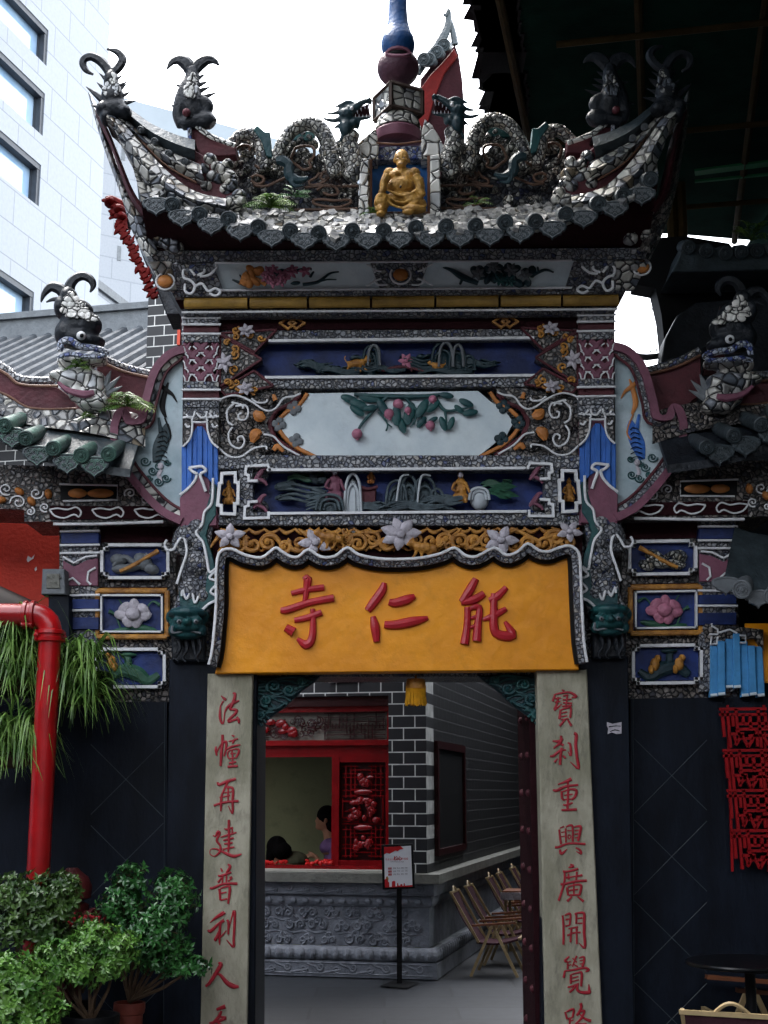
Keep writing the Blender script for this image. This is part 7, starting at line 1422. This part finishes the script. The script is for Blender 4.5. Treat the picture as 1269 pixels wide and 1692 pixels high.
# ================================================================== SCAFFOLD ROOF, RIGHT
ZC = 7.15; c1 = UZ(812, 196, ZC); c0 = UZ(783, -10, ZC); dl_ = (c0 - c1).normalized(); near = c1 + dl_ * ((c1.y + 9.5) / -dl_.y) if dl_.y < 0 else c0; f1 = UZ(1108, 386, ZC); f2 = UZ(1420, 412, ZC); ra = rad(11.5); rd_ = Vector((math.sin(ra), math.cos(ra), 0))
m_net = paint('dark_green_sheeting', '15362c', .9, .3, 1.5, .3, c2='0c231c', spec=.05); m_pole = paint('bamboo_pole', '40331a', .7, .3, 6, .2, spec=.1)
sc_ = thing('scaffold_roof', 'dark green sheeted bamboo scaffold roof over the right side', 'scaffold', Vector((f2.x, f2.y, 0)))
fl = Vector((c1.x + .25, f1.y, ZC)); PT = [Vector((-2.1, -9.5, ZC)), Vector((-2.1, -2.6, ZC)), c0 - Vector((.1, .8, 0)), c1, fl, f1, f2, Vector((9, f2.y, ZC)), Vector((9, -9.5, ZC))]  # near-left part of the sheet lies out of view, added to shade the gate
b = MB(); b.add(PT + [p + Vector((0, 0, .06)) for p in PT], [tuple(range(9))[::-1], tuple(range(9, 18))] + [(i, (i + 1) % 9, 9 + (i + 1) % 9, 9 + i) for i in range(9)]); obj('sheet', b, m_net, sc_)
qc = random.Random(5)
for i in range(16):
    u = i / 15; p = c1 + (c0 - c1) * u * 1.1; b = MB(); w_ = qc.uniform(.1, .3); b.add([p + Vector((x_, y_, z_)) for z_ in (-.03, -.015) for x_, y_ in ((-qc.uniform(-.05, .08), -w_), (.3, -w_), (.3, w_), (-qc.uniform(-.05, .08), w_))], [(0, 1, 2, 3), (7, 6, 5, 4), (0, 4, 5, 1), (1, 5, 6, 2), (2, 6, 7, 3), (3, 7, 4, 0)]); obj('edge_board', b, m_black, sc_)
for (xa, ya), (xb, yb) in (((830, 20), (868, 205)), ((1055, 10), (1062, 228)), ((1258, 60), (1216, 380))):
    p, q_ = UZ(xa, ya, ZC - .06), UZ(xb, yb, ZC - .06); dv = (q_ - p).normalized(); b = MB(); b.tube([p - dv * 3 + Vector((0, 0, .0)), p, q_, q_ + dv * .3], .032, 8); obj('bamboo_pole', b, m_pole, sc_)
for y_ in (-2.2, -.6, 1.0, 2.6, 4.2): b = MB(); x0 = c1.x + .3 + (c1.y - y_) * .05; b.tube([Vector((x0, y_, ZC - .14)), Vector((9, y_ - (9 - x0) * .2, ZC - .14))], .026, 8); obj('bamboo_pole', b, m_pole, sc_)
for (xa, ya), (xb, yb), w_ in (((1148, 285), (1330, 262), .1), ((1148, 300), (1330, 282), .03)):
    p, q_ = UZ(xa, ya, ZC - .08), UZ(xb, yb, ZC - .08); b = MB(); b.bar(p, q_, w_, .02); obj('green_batten', b, paint('green_net', '1f7a4a', .6), sc_)
for px_ in (1112, 1128): p = UZ(px_, 395, 6.6); b = MB(); b.tube([Vector((p.x, p.y, 0)), Vector((p.x, p.y, ZC))], .05, 8); obj('post', b, m_pole, sc_)
for y_ in (-9.3, f2.y): b = MB(); b.tube([Vector((8.8, y_, 0)), Vector((8.8, y_, ZC))], .06, 8); obj('post', b, m_pole, sc_)
b = MB(); b.box((3.72, -9.4, .3), (3.76, f2.y - .1, ZC - .05)); obj('added_shade_sheet', b, m_net, sc_)  # unseen vertical sheet added to darken the right side
lh_ = thing('left_sky_blocker', 'unseen dark hall added at left to block low sky light', 'building', (-6.8, -10, 0)); b = MB(); b.box((-9, -16.5, 0), (-6.6, -2.5, 5.2)); obj('wall', b, m_lacd, lh_); b = MB(); b.strip([Vector((-5.9, -16.8, 5.0)), Vector((-5.9, -2.2, 5.0))], [Vector((-9, -16.8, 6.6)), Vector((-9, -2.2, 6.6))], .12, (0, 0, -1)); obj('roof', b, m_tile, lh_)  # unseen hall added to block low sky light from the left
# unseen hall added behind the viewer to darken the lower gate
fh = thing('facing_sky_blocker', 'unseen dark hall added behind the viewer to cut low sky light', 'building', (0, -17, 0)); b = MB(); b.box((-14, -20, 0), (14, -17, 6)); obj('wall', b, m_lacd, fh)
b = MB(); b.strip([Vector((-15, -15.5, 5.6)), Vector((15, -15.5, 5.6))], [Vector((-15, -19, 8.2)), Vector((15, -19, 8.2))], .15, (0, 0, -1)); obj('roof', b, m_tile, fh)
# side hall, right, in the scaffold's shade
YW = YP(3.0); sh_ = thing('side_hall', 'side hall with shade-black wall and round tile ends under the scaffold roof', 'building', Vector((YW.at(1250, 900).x, 3, 0)))
bz_ = pyz(YW, 1200, 0); b = MB(); b.prism([(1100, bz_), (1500, bz_), (1500, 420), (1212, 412), (1205, 402), (1130, 390), (1050, 395), (1050, 470), (1083, 476), (1093, 520), (1099, 575)], YW, -.25, 0, 0); obj('wall', b, m_black, sh_)  # black wall colour stands in for deep shade
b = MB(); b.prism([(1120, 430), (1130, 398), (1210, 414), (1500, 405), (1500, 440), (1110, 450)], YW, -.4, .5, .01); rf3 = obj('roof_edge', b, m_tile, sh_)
for x_, y_ in ((1138, 408), (1168, 414), (1200, 418), (1226, 416), (1252, 414), (1278, 412)): obj('tile_end', capmesh(x_, y_, YW, .54, .06, .2), m_tile, rf3)
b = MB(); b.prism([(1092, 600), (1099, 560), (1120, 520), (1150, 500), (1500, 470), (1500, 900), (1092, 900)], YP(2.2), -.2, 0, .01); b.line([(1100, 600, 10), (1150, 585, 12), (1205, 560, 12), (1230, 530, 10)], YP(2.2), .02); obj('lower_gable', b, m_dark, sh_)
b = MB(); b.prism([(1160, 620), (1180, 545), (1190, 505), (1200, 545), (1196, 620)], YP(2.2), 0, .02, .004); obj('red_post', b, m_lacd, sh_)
b = MB(); b.line([(1015, 576, 14), (1060, 590, 12), (1100, 586, 10)], YP(2.5), 0); solo('far_coping', b, m_ash, 'pale coping seen through the gap behind the right painted ear panel', 'coping')
for i in range(4): 
    x_ = 1075 + i * 9; b = MB(); b.line([(x_, 582, 3), (x_ + 1, 576, 2), (x_ + 3, 572, 1)], YP(2.5), .02); tag(solo('coping_spike', b, m_dark, 'short dark spikes on the pale coping in the gap by the right ear panel', 'spike', 'spikes on the pale coping'), None, None)
fern('yellow-green leaves on the side hall roof edge under the scaffold', YW, 1240, 398, .5, 14, .3, m_fern, qs)
# small tiled roof poking in at right
YX = YP(-.15); sr = thing('side_roof', 'corner of a grey tile roof poking in at the right edge above the blue curtain', 'roof', YX.at(1262, 990))
for x_, y_, r in ((1226, 974, .055), (1278, 985, .055)): obj('tile_roll', capmesh(x_, y_, YX, .3, r, .4, Vector((-.35, -.9, -.3))), m_ash, sr)
for x_, y_ in ((1254, 990), (1200, 968)): obj('drip_tile', dripmesh(x_, y_, YX, .27, 22, 16), m_ash, sr)
b = MB(); b.strip([YX.at(x_, y_, .26) for x_, y_ in ((1196, 960), (1230, 972), (1290, 985), (1500, 1000))], [YX.at(x_, y_, -.2) for x_, y_ in ((1214, 870), (1240, 880), (1300, 890), (1500, 900))], .04, (0, 0, -1)); obj('slope', b, m_tile, sr)
# red lattice of stacked characters
YL = YP(.08); la = thing('lattice_screen', 'red lattice screen of four stacked seal characters on the dark right wall', 'screen', YL.at(1240, 1440)); m_latt = paint('red_lattice_paint', '980c14', .55, .25, 8, .1, dirt=.35, spec=.2)
for ox, oy in ((100, 200), (130, 550), (165, 890), (200, 1230)):
    b = MB(); T = lambda l: tr([(ox + p[0] + p[1] * .1 - 10, oy + p[1]) for p in l], 1170, 1130, 5.13)
    for l in ([(0, 15), (400, 12)], [(0, 62), (130, 58)], [(140, 62), (400, 58)], [(150, 140), (400, 136)], [(150, 185), (400, 182)], [(70, 225), (190, 222)], [(230, 240), (400, 236)], [(25, 20), (22, 250)], [(68, 20), (66, 340)], [(108, 62), (106, 160)], [(142, 10), (140, 190)], [(196, 60), (194, 138)], [(255, 60), (253, 182)], [(330, 12), (326, 340)], [(385, 60), (383, 180)], [(130, 182), (170, 270)], [(170, 230), (110, 320)], [(170, 225), (215, 335)], [(215, 335), (285, 230)], [(205, 262), (262, 262)], [(300, 190), (296, 330)], [(350, 240), (390, 320)], [(106, 240), (120, 300)]):
        a_, c_ = T(l); A_, C_ = YL.at(*a_), YL.at(*c_); b.bar(A_, C_, .017, .02, (0, 1, 0))
    obj('seal_character', b, m_latt, la)
for x_ in (1202, 1262): b = MB(); A_, C_ = YL.at(x_, 1165, -.02), YL.at(x_ + 8, 1440, -.02); b.bar(A_, C_, .014, .012, (0, 1, 0)); obj('hanger_bar', b, m_latt, la)
# round table and chair, lower right
TB_ = Vector((UZ(1238, 1588, .74).x, UZ(1238, 1588, .74).y, 0)); rt = thing('round_table', 'round black pedestal table at the right edge', 'table', TB_)
b = MB(); b.lathe([(.0, .715), (.3, .715), (.325, .722), (.33, .732), (.325, .74), (0, .74)], TB_, 36); obj('tabletop', b, paint('black_table_top', '0b0c0f', .3, .2, 5, .03), rt)
b = MB(); b.lathe([(.028, .02), (.028, .715)], TB_, 12); obj('pedestal', b, m_black, rt); b = MB(); b.lathe([(.2, 0), (.2, .012), (.05, .025), (.03, .04)], TB_, 20); obj('foot', b, m_black, rt)
for loc_, rz_, sc2, lab in (((2.12, -.24, 0), rad(184), 1, 'folding chair with orange wooden arms behind the round black table'), ((1.56, -1.95, 0), rad(68), .82, 'folding chair with plum canvas back in the bottom right corner before the round table')):
    c = copy_tree(ch0); c.location = loc_; c.rotation_euler = (0, 0, rz_); c.scale = (sc2,) * 3; c['label'] = lab; c['group'] = 'folding chairs at the round table'
